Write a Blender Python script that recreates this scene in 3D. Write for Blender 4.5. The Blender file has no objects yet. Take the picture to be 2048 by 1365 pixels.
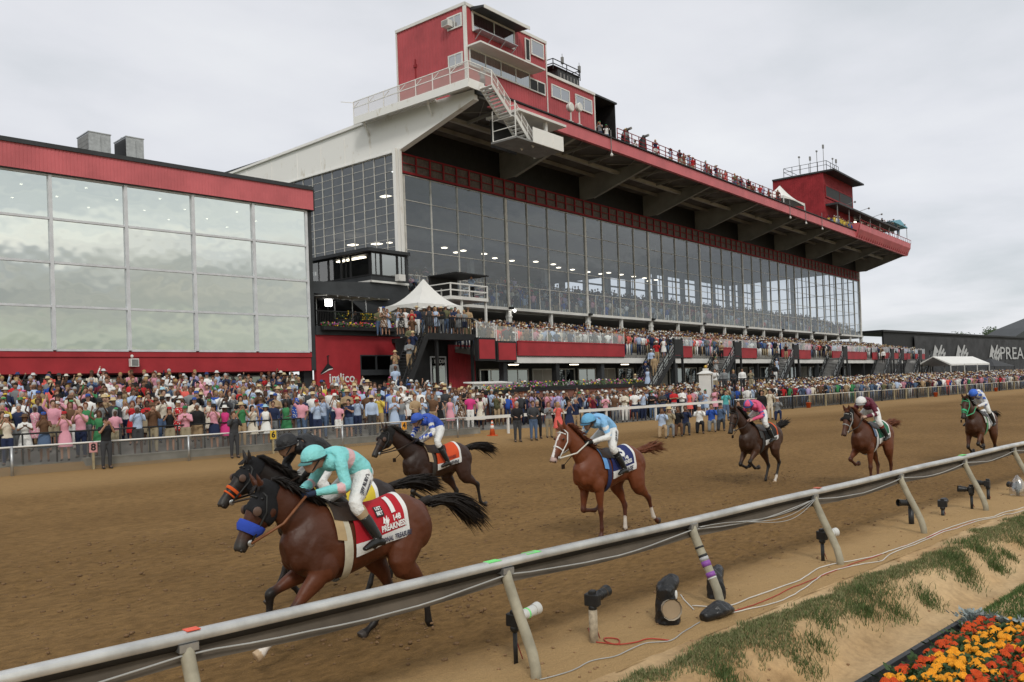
import bpy, bmesh, math, random
import numpy as np
from mathutils import Vector, Matrix
R = math.radians
random.seed(7)
SC = bpy.context.scene
COL = SC.collection
# ---------------------------------------------------------------- camera
F, PX, PY, AZ, ROLL = 1710.0, 1024.0, 757.0, R(46.07), math.atan(.036)
PITCH = math.atan(20 / F)
CH = 2.7
fw = Vector((math.cos(AZ), math.sin(AZ), 0)); rt = Vector((math.sin(AZ), -math.cos(AZ), 0)); zz = Vector((0, 0, 1))
fp = fw * math.cos(PITCH) + zz * math.sin(PITCH); up = zz * math.cos(PITCH) - fw * math.sin(PITCH)
cx = rt * math.cos(ROLL) - up * math.sin(ROLL); cy = rt * math.sin(ROLL) + up * math.cos(ROLL)
cam_d = bpy.data.cameras.new('camera'); cam = bpy.data.objects.new('camera', cam_d); COL.objects.link(cam)
cam.matrix_world = Matrix(((cx.x, cy.x, -fp.x, 0), (cx.y, cy.y, -fp.y, 0), (cx.z, cy.z, -fp.z, CH), (0, 0, 0, 1)))
cam_d.lens = F / 2048 * 36; cam_d.sensor_width = 36; cam_d.shift_y = 74.5 / 2048
cam_d.clip_end = 4000; cam_d.clip_start = .05
SC.camera = cam
SC.view_settings.view_transform = 'Standard'; SC.view_settings.look = 'None'; SC.view_settings.gamma = 1
SC.view_settings.exposure = 0.0
SC.cycles.max_bounces = 6; SC.cycles.transparent_max_bounces = 12; SC.cycles.use_denoising = True
SC.cycles.glossy_bounces = 3; SC.cycles.diffuse_bounces = 3

def ray(px, py):
    dx, dy = px - PX, py - PY
    d = cx * dx - cy * dy + fp * F
    return d
O = Vector((0, 0, CH))
def hit(px, py, p0, n):
    d = ray(px, py); n = Vector(n)
    return O + d * ((Vector(p0) - O).dot(n) / d.dot(n))
def gp(px, py, z=0.0): return hit(px, py, (0, 0, z), (0, 0, 1))
def yp(px, Y, z=0.0, py=760):         # point on the vertical plane Y=const seen at column px, put at height z
    p = hit(px, py, (0, Y, 0), (0, 1, 0)); 
    p = hit(px, py - 0, (0, Y, 0), (0, 1, 0)); p.z = z; return p

# ---------------------------------------------------------------- world: overcast sky
SUN_EL, SUN_AZ = R(42), R(250)
W = bpy.data.worlds.new('World'); SC.world = W; W.use_nodes = True
nt = W.node_tree; N = nt.nodes; Lk = nt.links; N.clear()
def nn(t, **k):
    n = N.new(t)
    for a, b in k.items(): setattr(n, a, b)
    return n
out = nn('ShaderNodeOutputWorld'); bg = nn('ShaderNodeBackground'); Lk.new(bg.outputs[0], out.inputs[0])
sky = nn('ShaderNodeTexSky', sky_type='NISHITA', sun_disc=False, sun_elevation=SUN_EL, sun_rotation=SUN_AZ)
tc = nn('ShaderNodeTexCoord'); sp = nn('ShaderNodeSeparateXYZ'); Lk.new(tc.outputs['Generated'], sp.inputs[0])
def mth(op, a, b=None, c=None, clamp=False):
    m = nn('ShaderNodeMath', operation=op, use_clamp=clamp)
    for i, v in enumerate((a, b, c)):
        if v is None: continue
        if isinstance(v, (int, float)): m.inputs[i].default_value = v
        else: Lk.new(v, m.inputs[i])
    return m.outputs[0]
zc = mth('ADD', mth('MAXIMUM', sp.outputs[2], 0.0), .13)
cb = nn('ShaderNodeCombineXYZ'); Lk.new(mth('DIVIDE', sp.outputs[0], zc), cb.inputs[0]); Lk.new(mth('DIVIDE', sp.outputs[1], zc), cb.inputs[1])
n1 = nn('ShaderNodeTexNoise'); n1.inputs['Scale'].default_value = .55; n1.inputs['Detail'].default_value = 5; n1.inputs['Roughness'].default_value = .5; n1.inputs['Distortion'].default_value = .5
Lk.new(cb.outputs[0], n1.inputs['Vector'])
n2 = nn('ShaderNodeTexNoise'); n2.inputs['Scale'].default_value = 1.5; n2.inputs['Detail'].default_value = 6; n2.inputs['Roughness'].default_value = .55
Lk.new(cb.outputs[0], n2.inputs['Vector'])
dens = mth('ADD', mth('MULTIPLY', n1.outputs[0], .7), mth('MULTIPLY', n2.outputs[0], .3))
# the cloud deck is smooth and bright ahead (over the stands) and broken towards the south west, behind the camera
side = mth('ADD', mth('MULTIPLY', sp.outputs[0], -math.cos(R(60))), mth('MULTIPLY', sp.outputs[1], -math.sin(R(60))))
side = mth('MULTIPLY_ADD', side, .9, .5, True)
cont = mth('MULTIPLY_ADD', side, .7, .42)
val = mth('MULTIPLY_ADD', mth('SUBTRACT', dens, .5), mth('MULTIPLY', cont, 3.4), .5, True)
cr = nn('ShaderNodeValToRGB'); Lk.new(val, cr.inputs[0])
e = cr.color_ramp.elements; e[0].position = 0.0; e[0].color = (.32, .36, .385, 1); e[1].position = 1; e[1].color = (.88, .87, .84, 1)
k = e.new(.28); k.color = (.50, .535, .56, 1); k = e.new(.5); k.color = (.68, .69, .725, 1); k = e.new(.75); k.color = (.80, .81, .82, 1)
# low sky behind the camera: a dark streaky cloud bank under a bright break
n3 = nn('ShaderNodeTexNoise'); n3.inputs['Scale'].default_value = 2.2; n3.inputs['Detail'].default_value = 5; mp3 = nn('ShaderNodeMapping'); mp3.inputs['Scale'].default_value = (1, 1, 11); Lk.new(tc.outputs['Generated'], mp3.inputs[0]); Lk.new(mp3.outputs[0], n3.inputs['Vector'])
el = mth('ADD', sp.outputs[2], mth('MULTIPLY', mth('SUBTRACT', n3.outputs[0], .5), .035))
lo = nn('ShaderNodeValToRGB'); Lk.new(el, lo.inputs[0]); e = lo.color_ramp.elements
e[0].position = .0; e[0].color = (.40, .43, .33, 1); e[1].position = .3; e[1].color = (.70, .74, .76, 1)
for p_, c_ in ((.07, (.46, .49, .41)), (.09, (.40, .41, .36)), (.115, (.38, .385, .36)), (.135, (.62, .61, .54)), (.155, (.92, .91, .86)), (.185, (.80, .84, .84)), (.21, (.66, .71, .73))):
    k = e.new(p_); k.color = c_ + (1,)
warm = nn('ShaderNodeMixRGB'); Lk.new(mth('MULTIPLY', side, .85), warm.inputs[0]); Lk.new(cr.outputs[0], warm.inputs[1])
st = nn('ShaderNodeMixRGB', blend_type='MULTIPLY'); st.inputs[0].default_value = 1; sr = nn('ShaderNodeValToRGB'); Lk.new(n3.outputs[0], sr.inputs[0]); sr.color_ramp.elements[0].position = .32; sr.color_ramp.elements[0].color = (.74, .75, .76, 1); sr.color_ramp.elements[1].position = .66; sr.color_ramp.elements[1].color = (1.36, 1.27, 1.10, 1)
Lk.new(lo.outputs[0], st.inputs[1]); Lk.new(sr.outputs[0], st.inputs[2]); Lk.new(st.outputs[0], warm.inputs[2])
mx = nn('ShaderNodeMixRGB'); mx.inputs[0].default_value = .93
sks = nn('ShaderNodeMixRGB', blend_type='MULTIPLY'); sks.inputs[0].default_value = 1; sks.inputs[2].default_value = (.1, .1, .1, 1)
Lk.new(sky.outputs[0], sks.inputs[1]); Lk.new(sks.outputs[0], mx.inputs[1]); Lk.new(warm.outputs[0], mx.inputs[2])
Lk.new(mx.outputs[0], bg.inputs[0]); bg.inputs[1].default_value = 1.17
sl = bpy.data.lights.new('sun', 'SUN'); sl.energy = 1.35; sl.angle = R(11); sl.color = (1, .965, .9)
so = bpy.data.objects.new('sun', sl); COL.objects.link(so)
sd = Vector((math.cos(R(235)) * math.cos(SUN_EL), math.sin(R(235)) * math.cos(SUN_EL), math.sin(SUN_EL)))
so.rotation_euler = sd.to_track_quat('Z', 'Y').to_euler(); so.location = (0, 0, 60)

# ---------------------------------------------------------------- materials
MATS = {}
def mat(name, col, rough=.7, metal=0., var=.12, scale=3., bump=0., bscale=40., spec=.4, col2=None, stretch=None, coord='Object', emit=0.):
    if name in MATS: return MATS[name]
    m = bpy.data.materials.new(name); m.use_nodes = True; t = m.node_tree; b = t.nodes['Principled BSDF']
    MATS[name] = m
    c = tuple(col) + (1,) if len(col) == 3 else col
    b.inputs['Roughness'].default_value = rough; b.inputs['Metallic'].default_value = metal
    b.inputs['Specular IOR Level'].default_value = spec
    if emit: 
        b.inputs['Emission Color'].default_value = c; b.inputs['Emission Strength'].default_value = emit
        b.inputs['Base Color'].default_value = c; return m
    tcn = t.nodes.new('ShaderNodeTexCoord'); src = tcn.outputs[coord]
    if stretch:
        mp = t.nodes.new('ShaderNodeMapping'); mp.inputs['Scale'].default_value = stretch; t.links.new(src, mp.inputs[0]); src = mp.outputs[0]
    nz = t.nodes.new('ShaderNodeTexNoise'); nz.inputs['Scale'].default_value = scale; nz.inputs['Detail'].default_value = 6; nz.inputs['Roughness'].default_value = .6
    t.links.new(src, nz.inputs['Vector'])
    r = t.nodes.new('ShaderNodeValToRGB'); t.links.new(nz.outputs[0], r.inputs[0])
    c2 = tuple(col2) + (1,) if col2 else tuple(min(1, x * (1 + var)) for x in c[:3]) + (1,)
    c1 = c if col2 else tuple(x * (1 - var) for x in c[:3]) + (1,)
    r.color_ramp.elements[0].position = .35; r.color_ramp.elements[0].color = c1
    r.color_ramp.elements[1].position = .65; r.color_ramp.elements[1].color = c2
    t.links.new(r.outputs[0], b.inputs['Base Color'])
    if bump:
        n3 = t.nodes.new('ShaderNodeTexNoise'); n3.inputs['Scale'].default_value = bscale; n3.inputs['Detail'].default_value = 4
        t.links.new(src, n3.inputs['Vector'])
        bp = t.nodes.new('ShaderNodeBump'); bp.inputs['Strength'].default_value = 1; bp.inputs['Distance'].default_value = bump
        t.links.new(n3.outputs[0], bp.inputs['Height']); t.links.new(bp.outputs[0], b.inputs['Normal'])
    return m
def mat_obj(name, rough=.8, bump=.004, bscale=25., var=.18, spec=.25, attr=None, pattern=False):
    """colour from the object's own colour (or from a colour attribute)"""
    if name in MATS: return MATS[name]
    m = bpy.data.materials.new(name); m.use_nodes = True; t = m.node_tree; b = t.nodes['Principled BSDF']; MATS[name] = m
    b.inputs['Roughness'].default_value = rough; b.inputs['Specular IOR Level'].default_value = spec
    if attr:
        s = t.nodes.new('ShaderNodeVertexColor'); s.layer_name = attr; c = s.outputs[0]
    else:
        s = t.nodes.new('ShaderNodeObjectInfo'); c = s.outputs['Color']
    tcn = t.nodes.new('ShaderNodeTexCoord')
    nz = t.nodes.new('ShaderNodeTexNoise'); nz.inputs['Scale'].default_value = bscale * .35; nz.inputs['Detail'].default_value = 4
    t.links.new(tcn.outputs['Object'], nz.inputs['Vector'])
    hs = t.nodes.new('ShaderNodeHueSaturation'); t.links.new(c, hs.inputs['Color'])
    ma = t.nodes.new('ShaderNodeMath'); ma.operation = 'MULTIPLY_ADD'; ma.inputs[1].default_value = var * 2; ma.inputs[2].default_value = 1 - var
    t.links.new(nz.outputs[0], ma.inputs[0]); t.links.new(ma.outputs[0], hs.inputs['Value'])
    fin = hs.outputs[0]
    if pattern:
        vo = t.nodes.new('ShaderNodeTexVoronoi'); vo.inputs['Scale'].default_value = 16; t.links.new(tcn.outputs['Object'], vo.inputs['Vector'])
        lt = t.nodes.new('ShaderNodeMath'); lt.operation = 'LESS_THAN'; lt.inputs[1].default_value = .33; t.links.new(vo.outputs['Distance'], lt.inputs[0])
        mi = t.nodes.new('ShaderNodeMixRGB'); t.links.new(lt.outputs[0], mi.inputs[0]); t.links.new(fin, mi.inputs[1]); mi.inputs[2].default_value = (.75, .72, .68, 1); fin = mi.outputs[0]
    t.links.new(fin, b.inputs['Base Color'])
    if bump:
        n3 = t.nodes.new('ShaderNodeTexNoise'); n3.inputs['Scale'].default_value = bscale; n3.inputs['Detail'].default_value = 3
        t.links.new(tcn.outputs['Object'], n3.inputs['Vector'])
        bp = t.nodes.new('ShaderNodeBump'); bp.inputs['Distance'].default_value = bump; t.links.new(n3.outputs[0], bp.inputs['Height']); t.links.new(bp.outputs[0], b.inputs['Normal'])
    return m
def glass(name, refl, tint, gcol=(1, 1, 1), rough=.01, wob=.0):
    if name in MATS: return MATS[name]
    m = bpy.data.materials.new(name); m.use_nodes = True; t = m.node_tree; t.nodes.clear(); MATS[name] = m
    o = t.nodes.new('ShaderNodeOutputMaterial'); mxs = t.nodes.new('ShaderNodeMixShader'); g = t.nodes.new('ShaderNodeBsdfGlossy'); tr = t.nodes.new('ShaderNodeBsdfTransparent')
    g.inputs['Roughness'].default_value = rough; g.inputs['Color'].default_value = gcol + (1,); tr.inputs['Color'].default_value = tint + (1,)
    lw = t.nodes.new('ShaderNodeLayerWeight'); lw.inputs[0].default_value = .5
    ma = t.nodes.new('ShaderNodeMath'); ma.operation = 'MULTIPLY_ADD'; ma.use_clamp = True; t.links.new(lw.outputs['Facing'], ma.inputs[0])
    ma.inputs[1].default_value = (1 - refl) * (.19 if refl < .1 else .25); ma.inputs[2].default_value = refl
    t.links.new(ma.outputs[0], mxs.inputs[0]); t.links.new(tr.outputs[0], mxs.inputs[1]); t.links.new(g.outputs[0], mxs.inputs[2]); t.links.new(mxs.outputs[0], o.inputs[0])
    if wob:
        n3 = t.nodes.new('ShaderNodeTexNoise'); n3.inputs['Scale'].default_value = .6; tcn = t.nodes.new('ShaderNodeTexCoord'); t.links.new(tcn.outputs['Object'], n3.inputs['Vector'])
        bp = t.nodes.new('ShaderNodeBump'); bp.inputs['Distance'].default_value = wob; t.links.new(n3.outputs[0], bp.inputs['Height']); t.links.new(bp.outputs[0], g.inputs['Normal'])
    return m

# ---------------------------------------------------------------- object helpers
def tag(o, label=None, cat=None, group=None, kind=None):
    if label: o['label'] = label
    if cat: o['category'] = cat
    if group: o['group'] = group
    if kind: o['kind'] = kind
    return o
def empty(name, loc=(0, 0, 0), rz=0., label=None, cat=None, group=None, kind=None):
    o = bpy.data.objects.new(name, None); COL.objects.link(o); o.location = loc; o.rotation_euler.z = rz; o.empty_display_size = .2
    return tag(o, label, cat, group, kind)
def link(name, me, parent=None, loc=None, rz=None, color=None):
    o = bpy.data.objects.new(name, me); COL.objects.link(o)
    if parent: o.parent = parent
    if loc is not None: o.location = loc
    if rz is not None: o.rotation_euler.z = rz
    if color is not None: o.color = tuple(color) + (1,)
    return o
class MB:
    def __init__(s): s.v = []; s.f = []; s.m = []; s.mi = 0
    def add(s, vs, fs):
        n = len(s.v); s.v += [tuple(q) for q in vs]; s.f += [tuple(i + n for i in q) for q in fs]; s.m += [s.mi] * len(fs); return s
    def box(s, x0, x1, y0, y1, z0, z1):
        return s.add([(x0, y0, z0), (x1, y0, z0), (x1, y1, z0), (x0, y1, z0), (x0, y0, z1), (x1, y0, z1), (x1, y1, z1), (x0, y1, z1)],
                     [(0, 3, 2, 1), (4, 5, 6, 7), (0, 1, 5, 4), (1, 2, 6, 5), (2, 3, 7, 6), (3, 0, 4, 7)])
    def bar(s, p, q, w, h=None, upv=(0, 0, 1)):
        p, q = Vector(p), Vector(q); h = h or w; d = (q - p).normalized(); u = Vector(upv)
        if abs(d.dot(u)) > .98: u = Vector((1, 0, 0)) if abs(d.x) < .9 else Vector((0, 1, 0))
        a = d.cross(u).normalized(); b = a.cross(d).normalized(); vs = []
        for e in (p, q):
            for i, j in ((-1, -1), (1, -1), (1, 1), (-1, 1)): vs.append(e + a * (i * w / 2) + b * (j * h / 2))
        return s.add(vs, [(0, 1, 2, 3), (7, 6, 5, 4), (0, 4, 5, 1), (1, 5, 6, 2), (2, 6, 7, 3), (3, 7, 4, 0)])
    def tube(s, pts, r, n=8, caps=True):
        pts = [Vector(p) for p in pts]; rr = r if isinstance(r, (list, tuple)) else [r] * len(pts); vs = []; fs = []
        prev = None
        for i, p in enumerate(pts):
            d = (pts[min(i + 1, len(pts) - 1)] - pts[max(i - 1, 0)]).normalized()
            if prev is None: a = d.orthogonal().normalized()
            else: a = (prev - d * prev.dot(d)).normalized()
            prev = a; b = d.cross(a)
            for k in range(n):
                t = 2 * math.pi * k / n; vs.append(p + (a * math.cos(t) + b * math.sin(t)) * rr[i])
        for i in range(len(pts) - 1):
            for k in range(n): fs.append((i * n + k, i * n + (k + 1) % n, (i + 1) * n + (k + 1) % n, (i + 1) * n + k))
        if caps: fs.append(tuple(range(n))[::-1]); fs.append(tuple((len(pts) - 1) * n + k for k in range(n)))
        return s.add(vs, fs)
    def lathe(s, c, prof, n=16, ax='z'):
        vs = []; fs = []; c = Vector(c)
        for r, h in prof:
            for k in range(n):
                t = 2 * math.pi * k / n; x, y = r * math.cos(t), r * math.sin(t)
                vs.append(c + Vector({'z': (x, y, h), 'x': (h, x, y), 'y': (x, h, y)}[ax]))
        for i in range(len(prof) - 1):
            for k in range(n): fs.append((i * n + k, i * n + (k + 1) % n, (i + 1) * n + (k + 1) % n, (i + 1) * n + k))
        fs.append(tuple(range(n))[::-1]); fs.append(tuple((len(prof) - 1) * n + k for k in range(n)))
        return s.add(vs, fs)
    def prism(s, poly, ax, a, b):
        n = len(poly); mk = {'x': lambda u, v, w: (w, u, v), 'y': lambda u, v, w: (u, w, v), 'z': lambda u, v, w: (u, v, w)}[ax]
        vs = [mk(u, v, a) for u, v in poly] + [mk(u, v, b) for u, v in poly]
        fs = [tuple(range(n))[::-1], tuple(range(n, 2 * n))] + [(i, (i + 1) % n, n + (i + 1) % n, n + i) for i in range(n)]
        return s.add(vs, fs)
    def ell(s, c, r, n=10, m=6, rot=None):
        vs = []; fs = []; c = Vector(c)
        if not isinstance(r, (tuple, list)): r = (r, r, r)
        for i in range(m + 1):
            ph = math.pi * i / m
            for k in range(n):
                t = 2 * math.pi * k / n; q = Vector((r[0] * math.sin(ph) * math.cos(t), r[1] * math.sin(ph) * math.sin(t), r[2] * math.cos(ph)))
                if rot: q = rot @ q
                vs.append(c + q)
        for i in range(m):
            for k in range(n): fs.append((i * n + k, (i + 1) * n + k, (i + 1) * n + (k + 1) % n, i * n + (k + 1) % n))
        return s.add(vs, fs)
    def mesh(s, name, mats, smooth=False, fixn=False):
        me = bpy.data.meshes.new(name); me.from_pydata(s.v, [], s.f)
        for m in (mats if isinstance(mats, (list, tuple)) else [mats]): me.materials.append(m)
        if any(s.m): me.polygons.foreach_set('material_index', s.m)
        bm = bmesh.new(); bm.from_mesh(me); bmesh.ops.remove_doubles(bm, verts=bm.verts, dist=1e-5)
        if fixn: bmesh.ops.recalc_face_normals(bm, faces=bm.faces)
        bm.to_mesh(me); bm.free()
        if smooth:
            me.polygons.foreach_set('use_smooth', [True] * len(me.polygons))
            if smooth != 'all':
                try: me.set_sharp_from_angle(angle=R(40))
                except Exception: pass
        me.update(); return me
    def build(s, name, mats, parent=None, smooth=False, loc=None, rz=None, color=None, fixn=False):
        return link(name, s.mesh(name, mats, smooth, fixn), parent, loc, rz, color)
def text_mesh(txt, size, font_off=0.0, extrude=0.0, align='CENTER'):
    """real lettering as a mesh in the local XY plane, from Blender's built-in font"""
    c = bpy.data.curves.new('lettering', 'FONT'); c.body = txt; c.size = size; c.align_x = align; c.align_y = 'CENTER'; c.offset = font_off; c.extrude = extrude; c.resolution_u = 3
    o = bpy.data.objects.new('lettering', c); COL.objects.link(o); dg = bpy.context.evaluated_depsgraph_get(); dg.update()
    me = bpy.data.meshes.new_from_object(o.evaluated_get(dg)); bpy.data.objects.remove(o); bpy.data.curves.remove(c); return me
def sign_text(txt, size, m, parent, origin, ux, uy, name='lettering', off=.0, sx=1.0):
    me = text_mesh(txt, size, off); ux, uy = Vector(ux).normalized() * sx, Vector(uy).normalized(); n = ux.cross(uy).normalized(); o = Vector(origin)
    for v in me.vertices: v.co = o + ux * v.co.x + uy * v.co.y
    me.materials.clear(); me.materials.append(m); me.update()
    return link(name, me, parent)
def smoothstep(a, b, x):
    t = max(0., min(1., (x - a) / (b - a))); return t * t * (3 - 2 * t)
def lerp(a, b, t): return a + (b - a) * t
def hsh(*a):
    v = math.sin(sum(x * k for x, k in zip(a, (12.9898, 78.233, 37.719, 91.7)))) * 43758.5453; return v - math.floor(v)
def vnoise(x, y):
    i, j = math.floor(x), math.floor(y); u, v = x - i, y - j; u = u * u * (3 - 2 * u); v = v * v * (3 - 2 * v)
    return lerp(lerp(hsh(i, j), hsh(i + 1, j), u), lerp(hsh(i, j + 1), hsh(i + 1, j + 1), u), v)
def fbm(x, y, o=3):
    s = 0; a = .5
    for _ in range(o): s += a * (vnoise(x, y) - .5); x *= 2.1; y *= 2.1; a *= .5
    return s
YF = 31.0     # outer fence line of the track
def gz(x, y):
    """height of the ground"""
    if y < 5.2:
        z = -.02
        z += .07 * math.exp(-((y - 4.75) / .28) ** 2) * (1 + .7 * fbm(x * 1.1, 3.1))           # turf lip
        d = smoothstep(4.62 + .35 * fbm(x * .7, 8.), 4.0 + .35 * fbm(x * .5, 18.), y)
        z -= .30 * d
        z += .24 * smoothstep(3.75, 3.35, y)
        z += .05 * fbm(x * 2.2, y * 2.2) * (1 if y > 3.3 else .3)
        return z
    z = 0.
    if y > 12: z = .45 * (min(y, YF) - 12) / (YF - 12)
    if y < 7: z += .03 * fbm(x * 1.5, y * 1.5)
    if y > YF:
        k = 1 - smoothstep(24, 40, x)
        z += (y - YF) * lerp(.035, .155, k) + .22 * smoothstep(YF + .3, YF + .5, y) * k
    return min(z, 2.35)
# ---------------------------------------------------------------- ground
def mat_dirt(name, c1, c2, c3, bump=.03, streak=(.35, 1, 1), sc=3.):
    m = bpy.data.materials.new(name); m.use_nodes = True; t = m.node_tree; b = t.nodes['Principled BSDF']; b.inputs['Roughness'].default_value = .95; b.inputs['Specular IOR Level'].default_value = .15
    tcn = t.nodes.new('ShaderNodeTexCoord'); mp = t.nodes.new('ShaderNodeMapping'); mp.inputs['Scale'].default_value = streak; t.links.new(tcn.outputs['Object'], mp.inputs[0])
    def noi(s, d, src, ro=.6):
        n = t.nodes.new('ShaderNodeTexNoise'); n.inputs['Scale'].default_value = s; n.inputs['Detail'].default_value = d; n.inputs['Roughness'].default_value = ro; t.links.new(src, n.inputs['Vector']); return n.outputs[0]
    a = noi(.25, 5, mp.outputs[0]); f = noi(sc, 8, mp.outputs[0], .7); g = noi(sc * 5, 4, tcn.outputs['Object'], .7)
    r = t.nodes.new('ShaderNodeValToRGB'); t.links.new(a, r.inputs[0]); r.color_ramp.elements[0].position = .38; r.color_ramp.elements[0].color = c1 + (1,); r.color_ramp.elements[1].position = .62; r.color_ramp.elements[1].color = c2 + (1,)
    r2 = t.nodes.new('ShaderNodeValToRGB'); t.links.new(f, r2.inputs[0]); r2.color_ramp.elements[0].position = .36; r2.color_ramp.elements[0].color = (.62, .6, .58, 1); r2.color_ramp.elements[1].position = .6; r2.color_ramp.elements[1].color = (1.12, 1.1, 1.08, 1)
    mu = t.nodes.new('ShaderNodeMixRGB'); mu.blend_type = 'MULTIPLY'; mu.inputs[0].default_value = .85; t.links.new(r.outputs[0], mu.inputs[1]); t.links.new(r2.outputs[0], mu.inputs[2])
    r3 = t.nodes.new('ShaderNodeValToRGB'); t.links.new(g, r3.inputs[0]); r3.color_ramp.elements[0].position = .3; r3.color_ramp.elements[0].color = (.72, .7, .68, 1); r3.color_ramp.elements[1].position = .66; r3.color_ramp.elements[1].color = (1.15, 1.13, 1.1, 1)
    m2 = t.nodes.new('ShaderNodeMixRGB'); m2.blend_type = 'MULTIPLY'; m2.inputs[0].default_value = .8; t.links.new(mu.outputs[0], m2.inputs[1]); t.links.new(r3.outputs[0], m2.inputs[2])
    # blend to the sand colour with a colour attribute
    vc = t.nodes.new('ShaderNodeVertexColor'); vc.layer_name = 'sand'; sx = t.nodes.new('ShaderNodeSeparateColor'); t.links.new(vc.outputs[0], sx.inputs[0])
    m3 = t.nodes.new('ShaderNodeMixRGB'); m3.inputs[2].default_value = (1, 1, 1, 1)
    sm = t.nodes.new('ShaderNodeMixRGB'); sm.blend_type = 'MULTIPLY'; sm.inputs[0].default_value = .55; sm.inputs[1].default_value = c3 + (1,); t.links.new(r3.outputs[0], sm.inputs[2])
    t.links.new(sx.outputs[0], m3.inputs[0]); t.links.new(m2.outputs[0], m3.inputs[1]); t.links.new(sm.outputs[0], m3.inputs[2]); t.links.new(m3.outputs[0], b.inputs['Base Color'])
    ad = t.nodes.new('ShaderNodeMath'); ad.operation = 'MULTIPLY_ADD'; ad.inputs[1].default_value = .5; t.links.new(g, ad.inputs[0]); t.links.new(f, ad.inputs[2])
    bp = t.nodes.new('ShaderNodeBump'); bp.inputs['Distance'].default_value = bump; bp.inputs['Strength'].default_value = 1; t.links.new(ad.outputs[0], bp.inputs['Height']); t.links.new(bp.outputs[0], b.inputs['Normal'])
    return m
def sheet(name, xs, ys, zf, m, attr=None, kind='structure'):
    nx, ny = len(xs), len(ys); v = [(x, y, zf(x, y)) for y in ys for x in xs]
    f = [(j * nx + i, j * nx + i + 1, (j + 1) * nx + i + 1, (j + 1) * nx + i) for j in range(ny - 1) for i in range(nx - 1)]
    me = bpy.data.meshes.new(name); me.from_pydata(v, [], f); me.materials.append(m); me.polygons.foreach_set('use_smooth', [True] * len(f))
    if attr:
        ca = me.color_attributes.new('sand', 'FLOAT_COLOR', 'POINT'); d = []
        for q in v: w = attr(q[0], q[1]); d += [w, w, w, 1]
        ca.data.foreach_set('color', d)
    o = link(name, me); tag(o, kind=kind); return o
def steps(a, b, d0, g):
    r = [a]; d = d0
    while r[-1] < b: r.append(r[-1] + d); d *= g
    return r
# dirt track
xs = [-14 - 3 * i for i in range(6)][::-1] + [x for x in steps(-13.5, 18, .16, 1.0)] + steps(18.3, 400, .3, 1.03)
ys = steps(5.2, YF + .4, .12, 1.012)
HOOF = [(random.uniform(-6, 18), random.uniform(6.2, 16), random.uniform(.08, .16)) for _ in range(900)]
hg = {}
for h in HOOF: hg.setdefault((int(h[0] // 1), int(h[1] // 1)), []).append(h)
def track_z(x, y):
    z = gz(x, y)
    if -8 < x < 20 and y < 18:
        z += .035 * fbm(x * 2.6, y * 3.4, 3)
        ix, iy = int(x // 1), int(y // 1)
        for a in (-1, 0, 1):
            for b_ in (-1, 0, 1):
                for (hx, hy, r) in hg.get((ix + a, iy + b_), ()):
                    d = ((x - hx) / 1.3) ** 2 + (y - hy) ** 2
                    if d < r * r * 4: z -= .03 * math.exp(-d / (r * r)) - .012 * math.exp(-(math.sqrt(d) - r * 1.4) ** 2 / (.3 * r * r))
    return z
M_dirt = mat_dirt('track_dirt', (.205, .122, .048), (.262, .160, .066), (.47, .31, .15), .04, (.5, 1, 1), 10.)
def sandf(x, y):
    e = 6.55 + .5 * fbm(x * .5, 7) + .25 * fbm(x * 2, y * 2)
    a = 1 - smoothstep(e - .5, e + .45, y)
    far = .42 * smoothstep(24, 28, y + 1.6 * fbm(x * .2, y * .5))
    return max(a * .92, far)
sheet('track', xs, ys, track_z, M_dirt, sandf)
# infield verge, ditch
M_verge = mat_dirt('verge_sand', (.40, .262, .132), (.48, .325, .172), (.55, .40, .235), .03, (.6, 1, 1), 2.)
def pale(x, y): return max(0, min(1, .35 + 1.8 * fbm(x * .9, y * 1.4)))
sheet('infield_verge', [x for x in steps(-14, 1, .4, 1.0)] + steps(1.2, 22, .07, 1.0) + steps(22.3, 400, .3, 1.05), steps(-30, 0, 3, 1.) + steps(.4, 3., .3, 1.) + steps(3.08, 5.2, .055, 1.0), lambda x, y: gz(x, min(y, 5.2)) + .03 * fbm(x * 6, y * 6, 2) * (y > 3), M_verge, pale)
# apron under the crowd and the land beyond
M_conc = mat('apron_concrete', (.20, .19, .175), .9, 0, .2, 1.2, .01, 30)
sheet('apron', steps(-40, 420, 1.5, 1.01), steps(YF + .25, 75, 1.2, 1.02), lambda x, y: gz(x, y) - .02, M_conc)
M_land = mat('land', (.10, .12, .06), .95, 0, .3, .05)
g = MB(); g.add([(-3000, -3000, -.75), (3000, -3000, -.75), (3000, 3000, -.75), (-3000, 3000, -.75)], [(0, 1, 2, 3)]); tag(g.build('land', M_land), kind='structure')
# ---------------------------------------------------------------- shared materials
M_red = mat('red_paint', (.36, .028, .036), .55, 0, .14, .8, .002, 6, .3)
M_redc = mat('red_corrugated', (.56, .135, .15), .5, 0, .12, .6, .0, 6, .3)
M_redd = mat('red_dull', (.27, .026, .032), .7, 0, .2, 1., .0, 6, .2)
M_dark = mat('charcoal_cladding', (.035, .038, .042), .6, 0, .25, .7, .002, 12)
M_black = mat('black_paint', (.014, .014, .015), .6, 0, .3, 2)
M_white = mat('white_steel', (.70, .69, .67), .55, 0, .08, .7, 0)
M_mull = mat('aluminium_mullion', (.62, .63, .66), .45, .1, .1, 2)
M_mullg = mat('grey_mullion', (.62, .60, .56), .5, .1, .15, 2)
M_cream = mat('ochre_steel', (.36, .31, .23), .6, 0, .15, .6)
M_steel = mat('galvanised_steel', (.42, .43, .44), .4, .8, .15, 8)
M_grey = mat('mid_grey', (.22, .22, .22), .7, 0, .15, 1.5)
M_inner = mat('interior_wall', (.11, .11, .115), .85, 0, .3, .25)
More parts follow.
